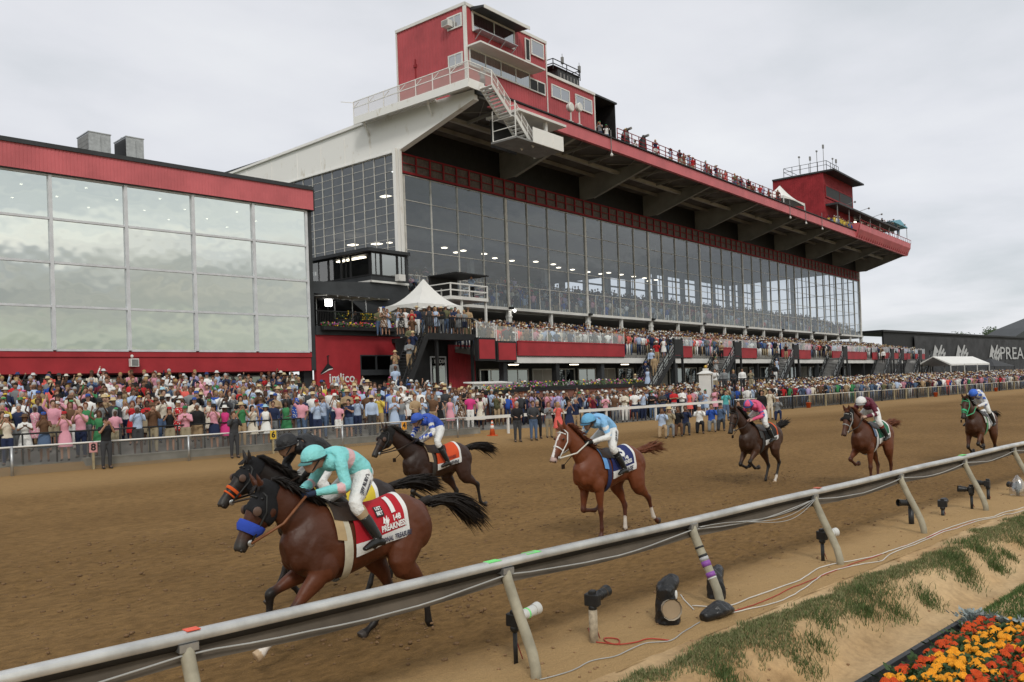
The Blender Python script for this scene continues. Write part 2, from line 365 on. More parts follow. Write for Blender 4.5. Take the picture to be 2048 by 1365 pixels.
M_intw = mat('interior_light_wall', (.38, .36, .33), .85, 0, .2, .3)
M_lamp = mat('lamp_glow', (1, .86, .66), emit=5)
M_lampw = mat('lamp_glow_white', (1, .97, .9), emit=8)
M_studio = mat('studio_lamp', (1, .98, .92), emit=9)
M_tent = mat('white_canvas', (.78, .77, .75), .7, 0, .04, 1.2, .01, 4)
M_brick = bpy.data.materials.new('brick'); M_brick.use_nodes = True
_t = M_brick.node_tree; _b = _t.nodes.new('ShaderNodeTexBrick'); _c = _t.nodes.new('ShaderNodeTexCoord'); _m = _t.nodes.new('ShaderNodeMapping'); _m.inputs['Rotation'].default_value = (R(90), 0, 0)
_t.links.new(_c.outputs['Object'], _m.inputs[0]); _t.links.new(_m.outputs[0], _b.inputs[0]); _b.inputs['Scale'].default_value = 4.5; _b.inputs['Color1'].default_value = (.20, .06, .04, 1); _b.inputs['Color2'].default_value = (.27, .085, .055, 1); _b.inputs['Mortar'].default_value = (.28, .22, .19, 1)
_t.links.new(_b.outputs[0], _t.nodes['Principled BSDF'].inputs['Base Color']); _t.nodes['Principled BSDF'].inputs['Roughness'].default_value = .9
# rusty white gable steel
M_rust = bpy.data.materials.new('rusting_white_steel'); M_rust.use_nodes = True
_t = M_rust.node_tree; _p = _t.nodes['Principled BSDF']; _p.inputs['Roughness'].default_value = .6
_c = _t.nodes.new('ShaderNodeTexCoord'); _n = _t.nodes.new('ShaderNodeTexNoise'); _n.inputs['Scale'].default_value = 1.1; _n.inputs['Detail'].default_value = 9; _n.inputs['Roughness'].default_value = .72
_mp = _t.nodes.new('ShaderNodeMapping'); _mp.inputs['Scale'].default_value = (1, 1, .45); _t.links.new(_c.outputs['Object'], _mp.inputs[0]); _t.links.new(_mp.outputs[0], _n.inputs[0])
_r = _t.nodes.new('ShaderNodeValToRGB'); _t.links.new(_n.outputs[0], _r.inputs[0]); _e = _r.color_ramp.elements; _e[0].position = .58; _e[0].color = (.82, .81, .79, 1); _e[1].position = .78; _e[1].color = (.27, .12, .05, 1); _k = _e.new(.70); _k.color = (.60, .55, .47, 1)
_t.links.new(_r.outputs[0], _p.inputs['Base Color'])
G_left = glass('coated_mirror_glass', .80, (.60, .70, .68), (.90, .95, .945), .012, .012)
G_stand = glass('tinted_stand_glass', .075, (.68, .73, .77), (.9, .95, 1), .02, .02)
G_side = glass('side_glass', .07, (.45, .48, .50), (.9, .95, 1), .02, .03)
G_clear = glass('clear_glass', .12, (.82, .86, .86), (1, 1, 1), .01)
G_dark = glass('dark_glass', .35, (.25, .27, .28), (.8, .85, .85), .02)
def corr(mb, x0, x1, y, z0, z1, pitch=.3, d=.035):
    """ribbed metal sheet facing -y"""
    x = x0; vs = []; 
    pts = []
    while x < x1 - 1e-6:
        e = min(x + pitch, x1); pts += [(x, y), (x + (e - x) * .62, y), (x + (e - x) * .7, y + d), (x + (e - x) * .92, y + d)]; x = e
    pts.append((x1, y)); n = len(pts)
    mb.add([(a, b, z0) for a, b in pts] + [(a, b, z1) for a, b in pts], [(i, i + 1, n + i + 1, n + i) for i in range(n - 1)])
# ================================================================= left building
BR = AZ - math.atan(1676 / F)
B0 = Vector((26.9, 44.7, 0)); bn = Vector((math.sin(BR), -math.cos(BR), 0)); bx = Vector((math.cos(BR), math.sin(BR), 0))
h = hit(622, 704, B0, bn); B0 = Vector((h.x, h.y, 0))
def BL(px, py, back=0.):       # photograph pixel -> local coordinates of the left building at depth `back`
    p = hit(px, py, B0 - bn * back, bn) - B0; return Vector((p.dot(bx), back, p.z))
def bw(x, y, z=0.): return B0 + bx * x - bn * y + zz * z
WX = .0814 * 43.2
zb, zt = BL(622, 704).z, BL(622, 424).z
LB = empty('clubhouse_building', B0, BR, 'two storey clubhouse with red bands and a mirror glass front', 'building')
nW = 8; WL = -nW * WX
m = MB(); m.box(WL - .3, .0, 0, .35, zb - 1.12, zb - .02); m.box(WL - .3, 0.02, -.06, 0, zb - .32, zb - .05); m.box(WL - .3, .0, .35, 3.2, zb - 1.12, zb - .9)
m.build('lower_band', M_red, LB)
m = MB(); corr(m, WL - .3, .32, -.28, zt + .05, zt + 1.22, .17, .012); m.build('fascia', M_redc, LB)
m = MB(); m.box(WL - .3, .34, -.36, -.24, zt + 1.21, zt + 1.42); m.box(WL - .3, .34, -.24, 14, zt + 1.2, zt + 1.38); m.box(.325, .40, -.30, 14, zt - .0, zt + 1.2); m.box(WL - .3, .32, -.24, 14, zt + .02, zt + .12)
m.build('roof', M_dark, LB)
m = MB(); m.box(.02, .32, .0, 14, zb - 1.1, zt + .02); m.box(WL - .3, .3, 13.8, 14, .5, zt + .02); m.build('side_wall', M_dark, LB)
rh = (zt - zb) / 4
for i in range(nW):
    x1 = -i * WX; x0 = x1 - WX; m = MB()
    m.box(x0 - .075, x0 + .075, -.14, .06, zb, zt); 
    if i == 0: m.box(x1 - .13, x1 + .015, -.07, .06, zb, zt)
    for j in range(5):
        z = zb + j * rh; m.box(x0 + .07, x1 - (.13 if i == 0 else .07), -.09, .05, z - .055, z + .055)
    fr = m.build('window', M_mull, LB)
    for j in range(4):
        g = MB(); z = zb + j * rh; a = .012 * (hsh(i, j) - .5); b_ = .022 * (hsh(j, i, 3) - .5)
        g.add([(x0 + .07, a, z + .045), (x1 - .07, -a, z + .045), (x1 - .07, -a + b_, z + rh - .045), (x0 + .07, a + b_, z + rh - .045)], [(0, 1, 2, 3)])
        g.build('pane', G_left, fr)
m = MB(); m.box(WL, 0, .5, 12, zb - .9, zb - .1); m.box(WL, 0, .4, 12, zt - .02, zt + .01); m.box(WL, 0, 11.8, 12, zb, zt); m.box(WL, 0, 3, 3.1, zb, zb + 1.1); m.build('interior', M_inner, LB)
for i in range(26):
    m = MB(); q = (WL + 1 + (i * 2.17) % (-WL - 1.6), 1.2 + (i * 1.73) % 6, zt - .06); m.lathe(q, [(.06, -.03), (.075, 0)], 10); m.build('downlight', M_lamp, LB)
# ground floor recess behind the crowd
m = MB(); m.box(WL, .3, 3.0, 3.2, 1.6, zb - .9); m.build('recess_wall', M_dark, LB)
for px in (92, 395, 615, 660):
    q = BL(px, 760, .5); m = MB(); m.box(q.x - .3, q.x + .3, .4, .9, 1.8, zb - 1.1); m.build('column', M_dark, LB)
for (a, b_, c) in ((142, 245, 1), (248, 292, 1), (292, 352, 0), (405, 465, 1), (468, 536, 1), (540, 606, 1), (20, 80, 0)):
    qa, qb = BL(a, 760, 2.9), BL(b_, 760, 2.9); m = MB()
    m.box(qa.x, qb.x, 2.9, 2.99, 3.95, 4.02); m.box(qa.x - .03, qa.x + .03, 2.88, 2.99, 2., 4.0); m.box(qb.x - .03, qb.x + .03, 2.87, 2.99, 2., 4.0); f_ = m.build('ground_floor_window', M_mull, LB)
    g = MB(); g.add([(qa.x, 2.93, 2.1), (qb.x, 2.93, 2.1), (qb.x, 2.93, 3.95), (qa.x, 2.93, 3.95)], [(0, 1, 2, 3)]); g.build('pane', G_dark if c else M_intw, f_)
# rooftop air conditioners, loudspeaker
def hvac(px0, px1, py0, py1, back, dark_side, label):
    a, b_ = BL(px0, py1, back), BL(px1, py1, back); z0 = zt + 1.38; z1 = BL(px0, py0, back).z; c = bw((a.x + b_.x) / 2, back + .8, z0)
    t = empty('air_conditioner', c, BR, label, 'air conditioner', 'rooftop air conditioners on the clubhouse'); w = (b_.x - a.x) / 2; hh = z1 - z0
    m = MB(); m.box(-w, w, -.8, .8, .14, hh - .05); m.box(-w - .03, w + .03, -.83, .83, hh - .05, hh); m.box(-w, w, -.7, -.6, 0, .14); m.box(-w, w, .6, .7, 0, .14); m.build('casing', M_steel, t)
    m = MB()
    for i in range(12 if dark_side else 5):
        z = .22 + i * (hh - .4) / (12 if dark_side else 5); m.box(-w - .02, -w, -.72, .72, z, z + (hh - .4) / 20)
    m.box(-w - .012, -w, -.74, .74, .2, hh - .12); m.build('louvre', M_black if dark_side else M_grey, t)
    m = MB(); m.box(w * .1, w * .85, -.83, -.805, .25, hh - .2); m.build('access_panel', M_steel, t)
    m = MB(); m.lathe((0, 0, hh), [(.42, 0), (.42, .08), (.36, .08)], 16); m.build('fan_guard', M_black, t)
hvac(178, 222, 262, 303, 1.6, False, 'tall weathered air conditioner, left of the pair on the clubhouse roof')
hvac(253, 288, 272, 310, 1.6, True, 'smaller air conditioner with black louvred side on the clubhouse roof')
q = BL(265, 726); t = empty('loudspeaker', bw(q.x, -.02, q.z), BR, 'small white square horn loudspeaker on the red band below the mirror windows', 'loudspeaker')
m = MB(); m.box(-.2, .2, -.3, -.02, -.2, .2); m.build('housing', M_white, t)
m = MB(); m.box(-.16, .16, -.315, -.305, -.16, .16); [m.box(-.16, .16, -.325, -.315, -.14 + k * .05, -.12 + k * .05) for k in range(6)]; m.build('grille', M_grey, t)
q = BL(262, 713); m = MB(); m.ell((0, 0, 0), .08); m.bar((0, 0, 0), (0, .12, 0), .05); o = m.build('security_camera', M_white, None, True, bw(q.x, -.12, q.z), BR); tag(o, 'white dome camera just above the loudspeaker on the red band', 'security camera')
# ================================================================= red annex (media building)
AX1 = BL(803, 740).x; za = BL(720, 672).z
AN = empty('media_annex', bw(.4, 0), BR, 'low red annex with dark roof balcony between the clubhouse and the stairs', 'building')
def anc(mb, name, mm, par=None, **k):
    o = mb.build(name, mm, par or AN, **k)
    if par is None: o.location = (-.4, 0, 0)
    return o
w0, w1 = BL(720, 710), BL(796, 765); d0 = BL(703, 760)
m = MB(); m.box(.34, w0.x, 0, .3, 1.6, za); m.box(w0.x, AX1, 0, .3, w0.z, za); m.box(w1.x, AX1, 0, .3, 1.6, w0.z); m.box(AX1 - .3, AX1, .3, 9, 1.6, za); anc(m, 'wall', M_red)
m = MB(); m.box(w0.x, w1.x, .25, .34, 1.6, w0.z); anc(m, 'door_recess', M_black)
m = MB(); zz1 = BL(720, 740).z
m.box(w0.x, w1.x, -.03, .05, w0.z - .08, w0.z); m.box(w0.x, w0.x + .07, -.03, .05, zz1, w0.z - .08); m.box(w1.x - .5, w1.x, -.03, .05, 1.6, w0.z - .08); m.box((w0.x + w1.x) / 2 - .25, (w0.x + w1.x) / 2 - .17, -.03, .05, zz1, w0.z - .08); m.box(w0.x, w1.x - .5, -.03, .05, zz1 - .35, zz1); fr = anc(m, 'window', M_dark)
g = MB(); g.add([(w0.x, .03, zz1), (w1.x - .5, .03, zz1), (w1.x - .5, .03, w0.z - .08), (w0.x, .03, w0.z - .08)], [(0, 1, 2, 3)]); g.build('pane', G_dark, fr)
zp = BL(720, 641).z
m = MB(); m.box(.34, AX1 + .2, -.12, .3, za, za + .52); m.box(.34, AX1 + .1, .3, 9.5, za, za + .12); anc(m, 'parapet', M_dark)
# balcony railing
m = MB(); x = .5
while x < AX1 - .1: m.box(x - .012, x + .012, -.02, .005, za + .52, za + 1.45); x += .115
m.box(.4, AX1, -.04, .03, za + 1.42, za + 1.48); m.box(.4, AX1, -.03, .02, za + .6, za + .63); anc(m, 'railing', M_black)
# lettering on the annex: dark roof emblem and white name
M_wl = mat('white_lettering', (.75, .75, .74), .6, 0, .03, 3)
q = BL(691, 757); sign_text('imlico', .78, M_wl, None, bw(q.x - .25, -.02, q.z), bx, (0, 0, 1), 'wall_lettering', .012); tag(COL.objects['wall_lettering'], 'white name lettering on the red annex wall above the crowd', 'sign lettering')
q = BL(697, 772); sign_text('Home of The Preakness', .2, M_wl, None, bw(q.x - .2, -.02, q.z), bx, (0, 0, 1), 'tagline_lettering', .002); tag(COL.objects['tagline_lettering'], 'small white line of words under the name on the red annex', 'sign lettering')
a = BL(640, 748); t = empty('roof_emblem', bw(a.x, -.02, a.z), BR, 'dark pitched roof emblem with weathervane painted board on red annex wall', 'emblem'); k = 1 / 3.59 * .0315
m = MB(); E = lambda x, y: ((x - 145) * k, -(y - 890) * k)
m.prism([E(148, 885), E(180, 850), E(208, 816), E(222, 830), E(245, 845), E(250, 852), E(215, 855), E(150, 892)], 'y', -.03, 0); m.prism([E(206, 770), E(214, 770), E(214, 820), E(206, 820)], 'y', -.03, 0); m.prism([E(196, 775), E(222, 768), E(218, 764), E(204, 766)], 'y', -.036, -.031); m.build('emblem_roof', M_black, t)
m = MB(); m.prism([E(150, 895), E(215, 858), E(245, 854), E(245, 848 + 12), E(216, 866)], 'y', -.03, 0); m.build('emblem_eave', M_wl, t)
# ================================================================= grandstand
SR = AZ - R(39.05)
C0 = hit(815, 700, (37.6, 50.0, 0), (math.sin(SR), -math.cos(SR), 0)); C0 = Vector((C0.x, C0.y, 0))
sx_ = Vector((math.cos(SR), math.sin(SR), 0)); sn = Vector((math.sin(SR), -math.cos(SR), 0))     # sn points to the track
def S(px, py, w):
    p = hit(px, py, C0 + sn * w, sn) - C0; return Vector((p.dot(sx_), -w, p.z))
def ST(px, py, t):
    p = hit(px, py, C0 + sx_ * t, sx_) - C0; return Vector((t, -p.dot(sn), p.z))
def sw(t, w, z=0.): return C0 + sx_ * t + sn * w + zz * z
LEN = S(1719, 600, 0).x; NP = 36; PW_ = LEN / NP
zg0, zg1, zc1 = 9.45, 18.6, 20.2
GS = empty('grandstand', C0, SR, 'long red and white grandstand with tall glass front and cantilever roof', 'building')
rows = [zg0 + (zg1 - zg0) * i / 5 for i in range(6)]
for i in range(NP):
    x0, x1 = i * PW_, (i + 1) * PW_; thick = (i % 4 == 0); m = MB()
    wd = .09 if thick else .034
    m.box(x0 - wd / 2, x0 + wd / 2, -.10, .08, zg0, zg1)
    if thick: m.box(x0 + .16, x0 + .3, -.02, .2, zg0, zg1)
    if i == NP - 1: m.box(x1 - .09, x1 + .03, -.1, .08, zg0, zg1)
    for j, z in enumerate(rows): m.box(x0 + wd / 2, x1 - .07, -.06, .04, z - .019, z + .019)
    m.box((x0 + x1) / 2 - .02, (x0 + x1) / 2 + .02, -.05, .03, zg0, rows[1]) if (i % 3 != 1) else None
    fr = m.build('window', M_mullg, GS)
    g = MB()
    for j in range(5):
        a = .003 * (hsh(i, j) - .5); g.add([(x0, a, rows[j]), (x1, -a, rows[j]), (x1, -a, rows[j + 1]), (x0, a, rows[j + 1])], [(0, 1, 2, 3)])
    g.build('pane', G_stand, fr)
# corner post
m = MB(); m.box(-.62, -.36, -.05, .25, 8.6, 20.4); m.box(-.30, -.07, -.16, .2, 8.4, 20.4); m.build('corner_post', M_rust, GS)
m = MB(); m.box(LEN + .03, LEN + .35, -.12, .3, 6.2, 22.2); m.build('corner_post', M_white, GS)
# red clerestory lattice
m = MB(); m.box(0, LEN, -.06, .06, zg1 + .12, zg1 + .28); m.box(0, LEN, -.05, .05, zc1 - .1, zc1); m.box(0, LEN, -.03, .03, zg1 + .85, zg1 + .91)
for i in range(72): x = i * LEN / 72; m.box(x, x + .12, -.045, .045, zg1 + .28, zc1 - .1)
m.build('clerestory_frame', M_redd, GS)
m = MB(); m.box(0, LEN, .1, .16, zg1 + .05, zc1); m.build('clerestory_mesh', mat('brown_mesh', (.13, .105, .095), .8, 0, .3, 6), GS)
m = MB(); m.box(0, LEN, -.02, .3, zg1 + .0, zg1 + .1); m.build('clerestory_sill', M_black, GS)
# roof body, canopy
m = MB(); m.box(.3, LEN, .35, .5, zc1, 22.5); m.build('upper_wall', M_black, GS)
m = MB(); m.box(.25, LEN + .3, -7.5, 0.5, 22.45, 22.6); m.box(0.25, LEN + .3, .5, 26, 22.5, 22.6); m.build('soffit', mat('dark_soffit', (.11, .105, .095), .85, 0, .35, .5), GS)
m = MB(); m.box(-.1, LEN + .4, -7.62, 26, 22.62, 22.95); m.build('roof', M_dark, GS)
m = MB(); m.box(1.2, LEN + .45, -7.72, -7.63, 22.02, 22.92); m.box(LEN + .41, LEN + .5, -7.72, -.1, 22.02, 22.92); m.box(1.2, LEN + .4, -7.63, -7.4, 22.02, 22.08); m.build('fascia', M_redc, GS)
m = MB(); m.box(1.2, LEN + .5, -7.85, -7.6, 22.96, 23.06); m.build('roof_edge', M_black, GS)
M_beam = mat('grey_steelwork', (.36, .345, .31), .65, 0, .15, .6)
M_web = mat('grey_steel_web', (.24, .235, .215), .7, 0, .2, .5)
for i in range(1, 10):
    x = i * 4 * PW_ - (.2 if i == 9 else 0); m = MB()
    m.prism([(-1.3, 20.2), (.34, 20.2), (.34, 22.44), (-7.3, 22.44), (-7.3, 22.1)], 'x', x - .05, x + .05)
    m.bar((x, -1.2, 20.2), (x, -7.4, 22.08), .34, .06); fr = m.build('cantilever_beam', M_web, GS)
    m = MB(); m.bar((x + .2, -1.3, 20.3), (x + .2, -4.1, 21.3), .08); m.bar((x, -1.3, 22.2), (x + 1.6, -4, 21.9), .07); m.build('brace', M_beam, fr)
for i in range(27):
    x = (i + .7) * LEN / 27
    if i % 3 == 2: continue
    m = MB(); m.bar((x, -4.0, 22.0), (x, -7.5, 22.25), .12, .22); m.build('secondary_rib', M_web, GS)
for i in range(26):
    x = i * LEN / 26 + 1; m = MB(); m.bar((x, -4.1, 22.38), (x + 3, -7.4, 22.38), .06); m.bar((x + 3, -4.0, 22.36), (x, -7.3, 22.36), .06); m.build('cross_brace', M_web, GS)
m = MB(); m.bar((1, -4, 21.93), (LEN, -4, 21.93), .28, .2); m.box(1, LEN, -4.2, -3.8, 22.04, 22.10); m.build('purlin', M_beam, GS)
m = MB(); m.bar((1, -1.4, 22.2), (LEN, -1.4, 22.2), .12, .3); m.build('purlin', M_web, GS)
# gable end: white sheeting and cantilever side beam
pt = [ST(465, 350, 0), ST(750, 243, 0), ST(800, 238, 0), ST(965, 186, 0)]
m = MB(); yb = 24
m.prism([(yb, 20.4), (.0, 20.4), (-7.4, 22.35), (-7.4, 22.95), (2, 23.25), (yb, 22.6)], 'x', -.12, .2)
m.prism([(yb, 22.45), (yb, 22.62), (2, 23.27), (-3.9, 23.1), (-3.9, 22.95), (2, 23.05)], 'x', -.3, -.121)
for y in (3.2, 6.1, 9, 12, 15.5, 19): m.box(-.16, -.12, y - .04, y + .04, 20.4, 22.3 + .2)
m.prism([(0, 20.4), (-7.4, 22.35), (-7.4, 22.27), (0, 20.28)], 'x', -.22, .3)
m.build('gable_wall', M_rust, GS)
m = MB(); m.box(-.2, .1, 0, 24, 20.28, 20.4); m.build('gable_sill', M_rust, GS)
for y in (3.2, -3.4):
    m = MB(); m.bar((-.1, y, 22.0), (-.9, y - .3, 22.95), .12); m.build('platform_bracket', M_rust, GS)
# side glass
cw = 1.22; zs = 12.3; rr = .62; ncol = 17
for i in range(ncol):
    y0 = .45 + i * cw; y1 = y0 + cw; m = MB(); wd = .045
    m.box(-.05, .03, y0 - wd / 2, y0 + wd / 2, zs, 20.28)
    z = 20.25 - rr
    while z > zs: m.box(-.04, .02, y0 + wd / 2, y1 - wd / 2, z - .012, z + .012); z -= rr
    fr = m.build('side_window', M_mullg, GS)
    g = MB(); z = 20.25
    while z > zs:
        a = .02 * (hsh(i, z) - .5); g.add([(0, y0, z - rr), (0, y1, z - rr), (a, y1, z), (a, y0, z)], [(0, 1, 2, 3)]); z -= rr
    g.build('pane', G_side, fr)
m = MB(); m.box(-.1, .15, .4, 24, 6, zs); m.build('side_lower_wall', M_dark, GS)
# interior: ceiling, back wall, tiers, lights
m = MB(); m.box(.2, LEN, .6, 24, 20.3, 20.45); m.build('ceiling', M_inner, GS)
IB = 46.
m = MB(); m.box(.2, IB, 20, 20.3, 6, 20.3); m.box(.1, IB, 9, 9.15, 17.4, 20.3); m.build('back_wall', M_inner, GS)
m = MB(); m.box(.2, IB, 9, 20, 16.0, 16.2); m.build('mezzanine', M_inner, GS)
prof = [(.3, 9.1)]
for i in range(14): prof += [(.5 + i * 1.0, 9.3 + i * .36), (1.5 + i * 1.0, 9.3 + i * .36)]
prof += [(20, 14.0), (20, 9.1)]
m = MB(); m.prism(prof, 'x', .2, LEN); m.build('seating_tiers', mat('tier_concrete', (.30, .28, .25), .9), GS)
for i in range(9):       # columns inside and open steelwork towards the far end
    x = (i + .5) * LEN / 9; m = MB(); m.box(x - .25, x + .25, 9.0, 9.5, 9, 20.3); m.build('inner_column', mat('inner_column', (.30, .33, .37), .7), GS)
for i in range(12):
    x = IB + (LEN - IB) * i / 11; m = MB(); m.box(x - .3, x + .3, 18.5, 19.1, 6, 20.3); m.build('rear_column', mat('inner_column', (.30, .33, .37), .7), GS)
m = MB()
for z in (12, 14.2, 16.4, 18.4): m.box(IB, LEN, 18.8, 18.95, z - .1, z + .1)
for i in range(15): x = IB + (LEN - IB) * (i + .4) / 15; m.box(x - .04, x + .04, 18.8, 18.9, 9, 20.3)
m.build('rear_mullions', mat('inner_column', (.30, .33, .37), .7), GS)
for i in range(12):
    x = LEN + .1; y = 1 + i * 1.6; m = MB(); m.box(x - .06, x + .06, y - .06, y + .06, 9, 20.3); 
    if i == 0: [m.box(x - .04, x + .04, 1, 18.8, z - .05, z + .05) for z in rows]
    m.build('end_mullion', mat('inner_column', (.30, .33, .37), .7), GS)
random.seed(3)
for i in range(13):
    x = 3.2 + i * 8.0
    for (y, z, w, mm) in ((4.0, 20.15, .4, M_lampw), (6.5, 15.3, .4, M_lamp), (7.6, 15.3, .35, M_lamp)):
        if x > IB and y > 5: continue
        for dx in ((0,) if y < 5 else (0, 2.6, 5.2)):
            if random.random() < (.2 if y < 5 else .55): continue
            xx = x + dx + random.uniform(-.2, .2); 
            m = MB(); m.box(xx - w / 2, xx + w / 2, y - .18, y + .18, z - .09, z - .03); m.build('ceiling_light', mm, GS)
m = MB(); m.box(.3, IB, 5.8, 9, 15.3, 15.45); m.box(.3, IB, 5.8, 5.95, 15.3, 16.2); m.build('upper_deck', M_inner, GS)
for (y, z, x) in ((3, 17.8, -.2), (4.2, 14.3, -.2), (7, 14.6, -.2), (6.2, 13.6, -.2), (9, 13.9, -.2)):
    m = MB(); m.box(1.2, 1.8, y, y + .7, z - .06, z); m.build('ceiling_light', M_lamp, GS)
# open concourse below the glass
m = MB(); m.box(-.3, LEN + .3, -.35, .2, zg0 - .26, zg0 - .04); m.build('white_girder', M_white, GS)
m = MB(); m.box(.0, LEN, 5, 5.2, 5.8, 9.1); m.build('concourse_wall', M_intw, GS)
m = MB(); m.box(.0, LEN, .2, 5, 9.0, 9.1); m.build('concourse_ceiling', M_grey, GS)
for i in range(30):
    x = 1 + i * (LEN - 2) / 30; m = MB(); m.box(x, x + random.choice((1.2, 1.9, 2.4)), 4.9, 4.99, 6.0, 8.4); m.build('concourse_opening', G_dark if i % 2 else M_black, GS)
for i in range(19):
    x = i * LEN / 18; wd = .42 if i % 2 == 0 else .24; m = MB(); m.box(x - wd / 2, x + wd / 2, -.2, .1, 6.3, zg0 - .28)
    if i % 2 == 0: m.box(x - wd / 2 - .05, x + wd / 2 + .05, -.23, .1, 8.6, 8.75)
    m.build('column', M_white, GS)
for i in range(1, 9):
    x = i * 4 * PW_; m = MB(); m.box(x - .35, x + .05, -.6, -.35, 9.25, 9.45); m.bar((x - .15, -.3, 9.3), (x - .15, -.45, 9.35), .06); m.build('floodlight', M_black, GS)
m = MB(); m.ell((S(1028, 612, .5).x, -.55, 9.15), .12); m.build('lit_lamp', M_studio, GS)
# ================================================================= things on and around the stand
def sthing(name, t, w, z, label, cat, group=None):
    e_ = empty(name, sw(t, w, z), SR, label, cat, group); e_['_o'] = (t, w, z); return e_
def sb(mb, name, mm, par, smooth=False, color=None):      # mesh given in stand coordinates (t, -w, z)
    o = mb.build(name, mm, par, smooth, color=color, fixn=False)
    if '_o' in par: t, w, z = par['_o']; o.location = (-t, w, -z)
    return o
def framed(mb_par, x0, x1, z0, z1, y, fm, pm, fw_=.1, mull=0, axis='y', name='window'):
    m = MB()
    def bx_(a0, a1, b0, b1):
        if axis == 'y': m.box(a0, a1, y - .06, y + .02, b0, b1)
        else: m.box(y - .06, y + .02, a0, a1, b0, b1)
    bx_(x0, x1, z1 - fw_, z1); bx_(x0, x1, z0, z0 + fw_); bx_(x0, x0 + fw_, z0 + fw_, z1 - fw_); bx_(x1 - fw_, x1, z0 + fw_, z1 - fw_)
    for i in range(mull): a = lerp(x0, x1, (i + 1) / (mull + 1)); bx_(a - .03, a + .03, z0 + fw_, z1 - fw_)
    o = sb(m, name, fm, mb_par); g = MB()
    if axis == 'y': g.add([(x0, y - .03, z0), (x1, y - .03, z0), (x1, y - .03, z1), (x0, y - .03, z1)], [(0, 1, 2, 3)])
    else: g.add([(y - .03, x0, z0), (y - .03, x1, z0), (y - .03, x1, z1), (y - .03, x0, z1)], [(0, 1, 2, 3)])
    g.build('pane', pm, o); return o
G_roof = glass('penthouse_glass', .38, (.40, .44, .46), (.85, .9, .92), .02)
Z0 = 22.96
# --- tall red press box
W1 = 5.0; A = S(932, 100, W1); Bq = S(1091, 100, W1); zt1 = S(932, 8, W1).z; bk = -ST(793, 100, A.x).y
T = sthing('press_box', A.x, W1, Z0, 'tall bright red rooftop box with white trim at the near end of the grandstand roof', 'rooftop building')
M_redb = mat('red_box_cladding', (.42, .068, .078), .5, 0, .16, .5, .0, 6, .3)
def pent(T, x0, x1, w, wb, z0, z1, mm=M_redb):
    m = MB(); corr(m, x0, x1, -w, z0, z1, .3, .02)
    n = int((w - wb) / .3); 
    pts = []
    for i in range(n): y = -w + i * (w - wb) / n; d = (w - wb) / n; pts += [(x0, y), (x0, y + d * .75), (x0 + .02, y + d * .8), (x0 + .02, y + d * .95)]
    pts.append((x0, -wb)); k = len(pts)
    m.add([(a, b, z0) for a, b in pts] + [(a, b, z1) for a, b in pts], [(i + 1, i, k + i, k + i + 1) for i in range(k - 1)])
    m.add([(x1, -w, z0), (x1, -wb, z0), (x1, -wb, z1), (x1, -w, z1)], [(0, 1, 2, 3)]); m.add([(x1, -wb, z0), (x0, -wb, z0), (x0, -wb, z1), (x1, -wb, z1)], [(0, 1, 2, 3)])
    m.add([(x0, -w, z1), (x1, -w, z1), (x1, -wb, z1), (x0, -wb, z1)], [(0, 1, 2, 3)]); sb(m, 'wall', mm, T)
pent(T, A.x, Bq.x, W1, bk, Z0, zt1)
def zS(px, py, w): return S(px, py, w).z
m = MB(); m.box(A.x - .08, Bq.x + .06, -W1 - .1, -W1, zt1 - .16, zt1 + .06); m.box(A.x - .1, A.x, -W1 - .1, -bk, zt1 - .16, zt1 + .06); m.box(A.x - .08, A.x + .1, -W1 - .08, -W1 + .001, Z0, zt1 - .16); m.box(A.x - .07, A.x - .005, -W1, -W1 + .14, Z0, zt1 - .16)
m.box(A.x - .08, A.x - .005, -bk - .12, -bk, Z0, zt1 - .16); m.box(Bq.x - .05, Bq.x + .04, -W1 - .06, -W1 + .001, Z0, zt1 - .16); sb(m, 'trim', M_white, T)
def fw_px(T, pa, pb, w, **k):      # window on the front from two photo corners (top left, bottom right)
    a, b_ = S(pa[0], pa[1], w), S(pb[0], pb[1], w); z1, z0 = a.z, S(pa[0], pa[1] + k.pop('dy', 28), w).z
    return framed(T, a.x, b_.x, z0, z1, -w - .05, M_white, k.pop('pm', G_roof), k.pop('fr', .1), k.pop('mull', 0))
a = S(942, 22, W1); b_ = S(1027, 58, W1); z_lo = S(942, 62, W1).z; framed(T, a.x, b_.x, z_lo, a.z, -W1 - .05, M_white, G_roof, .13, 1)
lx0, lx1, lz = a.x, b_.x, a.z
m = MB(); m.prism([(-W1, lz + .25), (-W1 - 1.3, lz + .02), (-W1 - 1.3, lz - .12), (-W1, lz - .0)], 'x', lx0 - .1, lx1 + .3); sb(m, 'awning', M_dark, T)
m = MB(); m.box(lx0 - .1, lx1 + .3, -W1 - 1.36, -W1 - 1.3, lz - .2, lz + .03); sb(m, 'awning_edge', M_white, T)
m = MB(); m.box(lx0 + .1, lx1 - .4, -W1 - .7, -W1 - .05, z_lo + .0, z_lo + .06)
for i in range(4): x = lerp(lx0 + .3, lx1 - .5, i / 3); m.bar((x, -W1 - .65, z_lo), (x, -W1 - .05, z_lo - .5), .05)
sb(m, 'shelf', M_steel, T)
zq0, zq1 = S(942, 133, W1).z, S(942, 98, W1).z; x1q = S(1058, 150, W1).x
framed(T, A.x + .25, x1q, zq0, zq1, -W1 - .05, M_white, G_roof, .1, 3)
m = MB(); m.box(A.x + .1, x1q + .4, -W1 - 1.3, -W1, zq1, zq1 + .12); sb(m, 'awning', M_white, T)
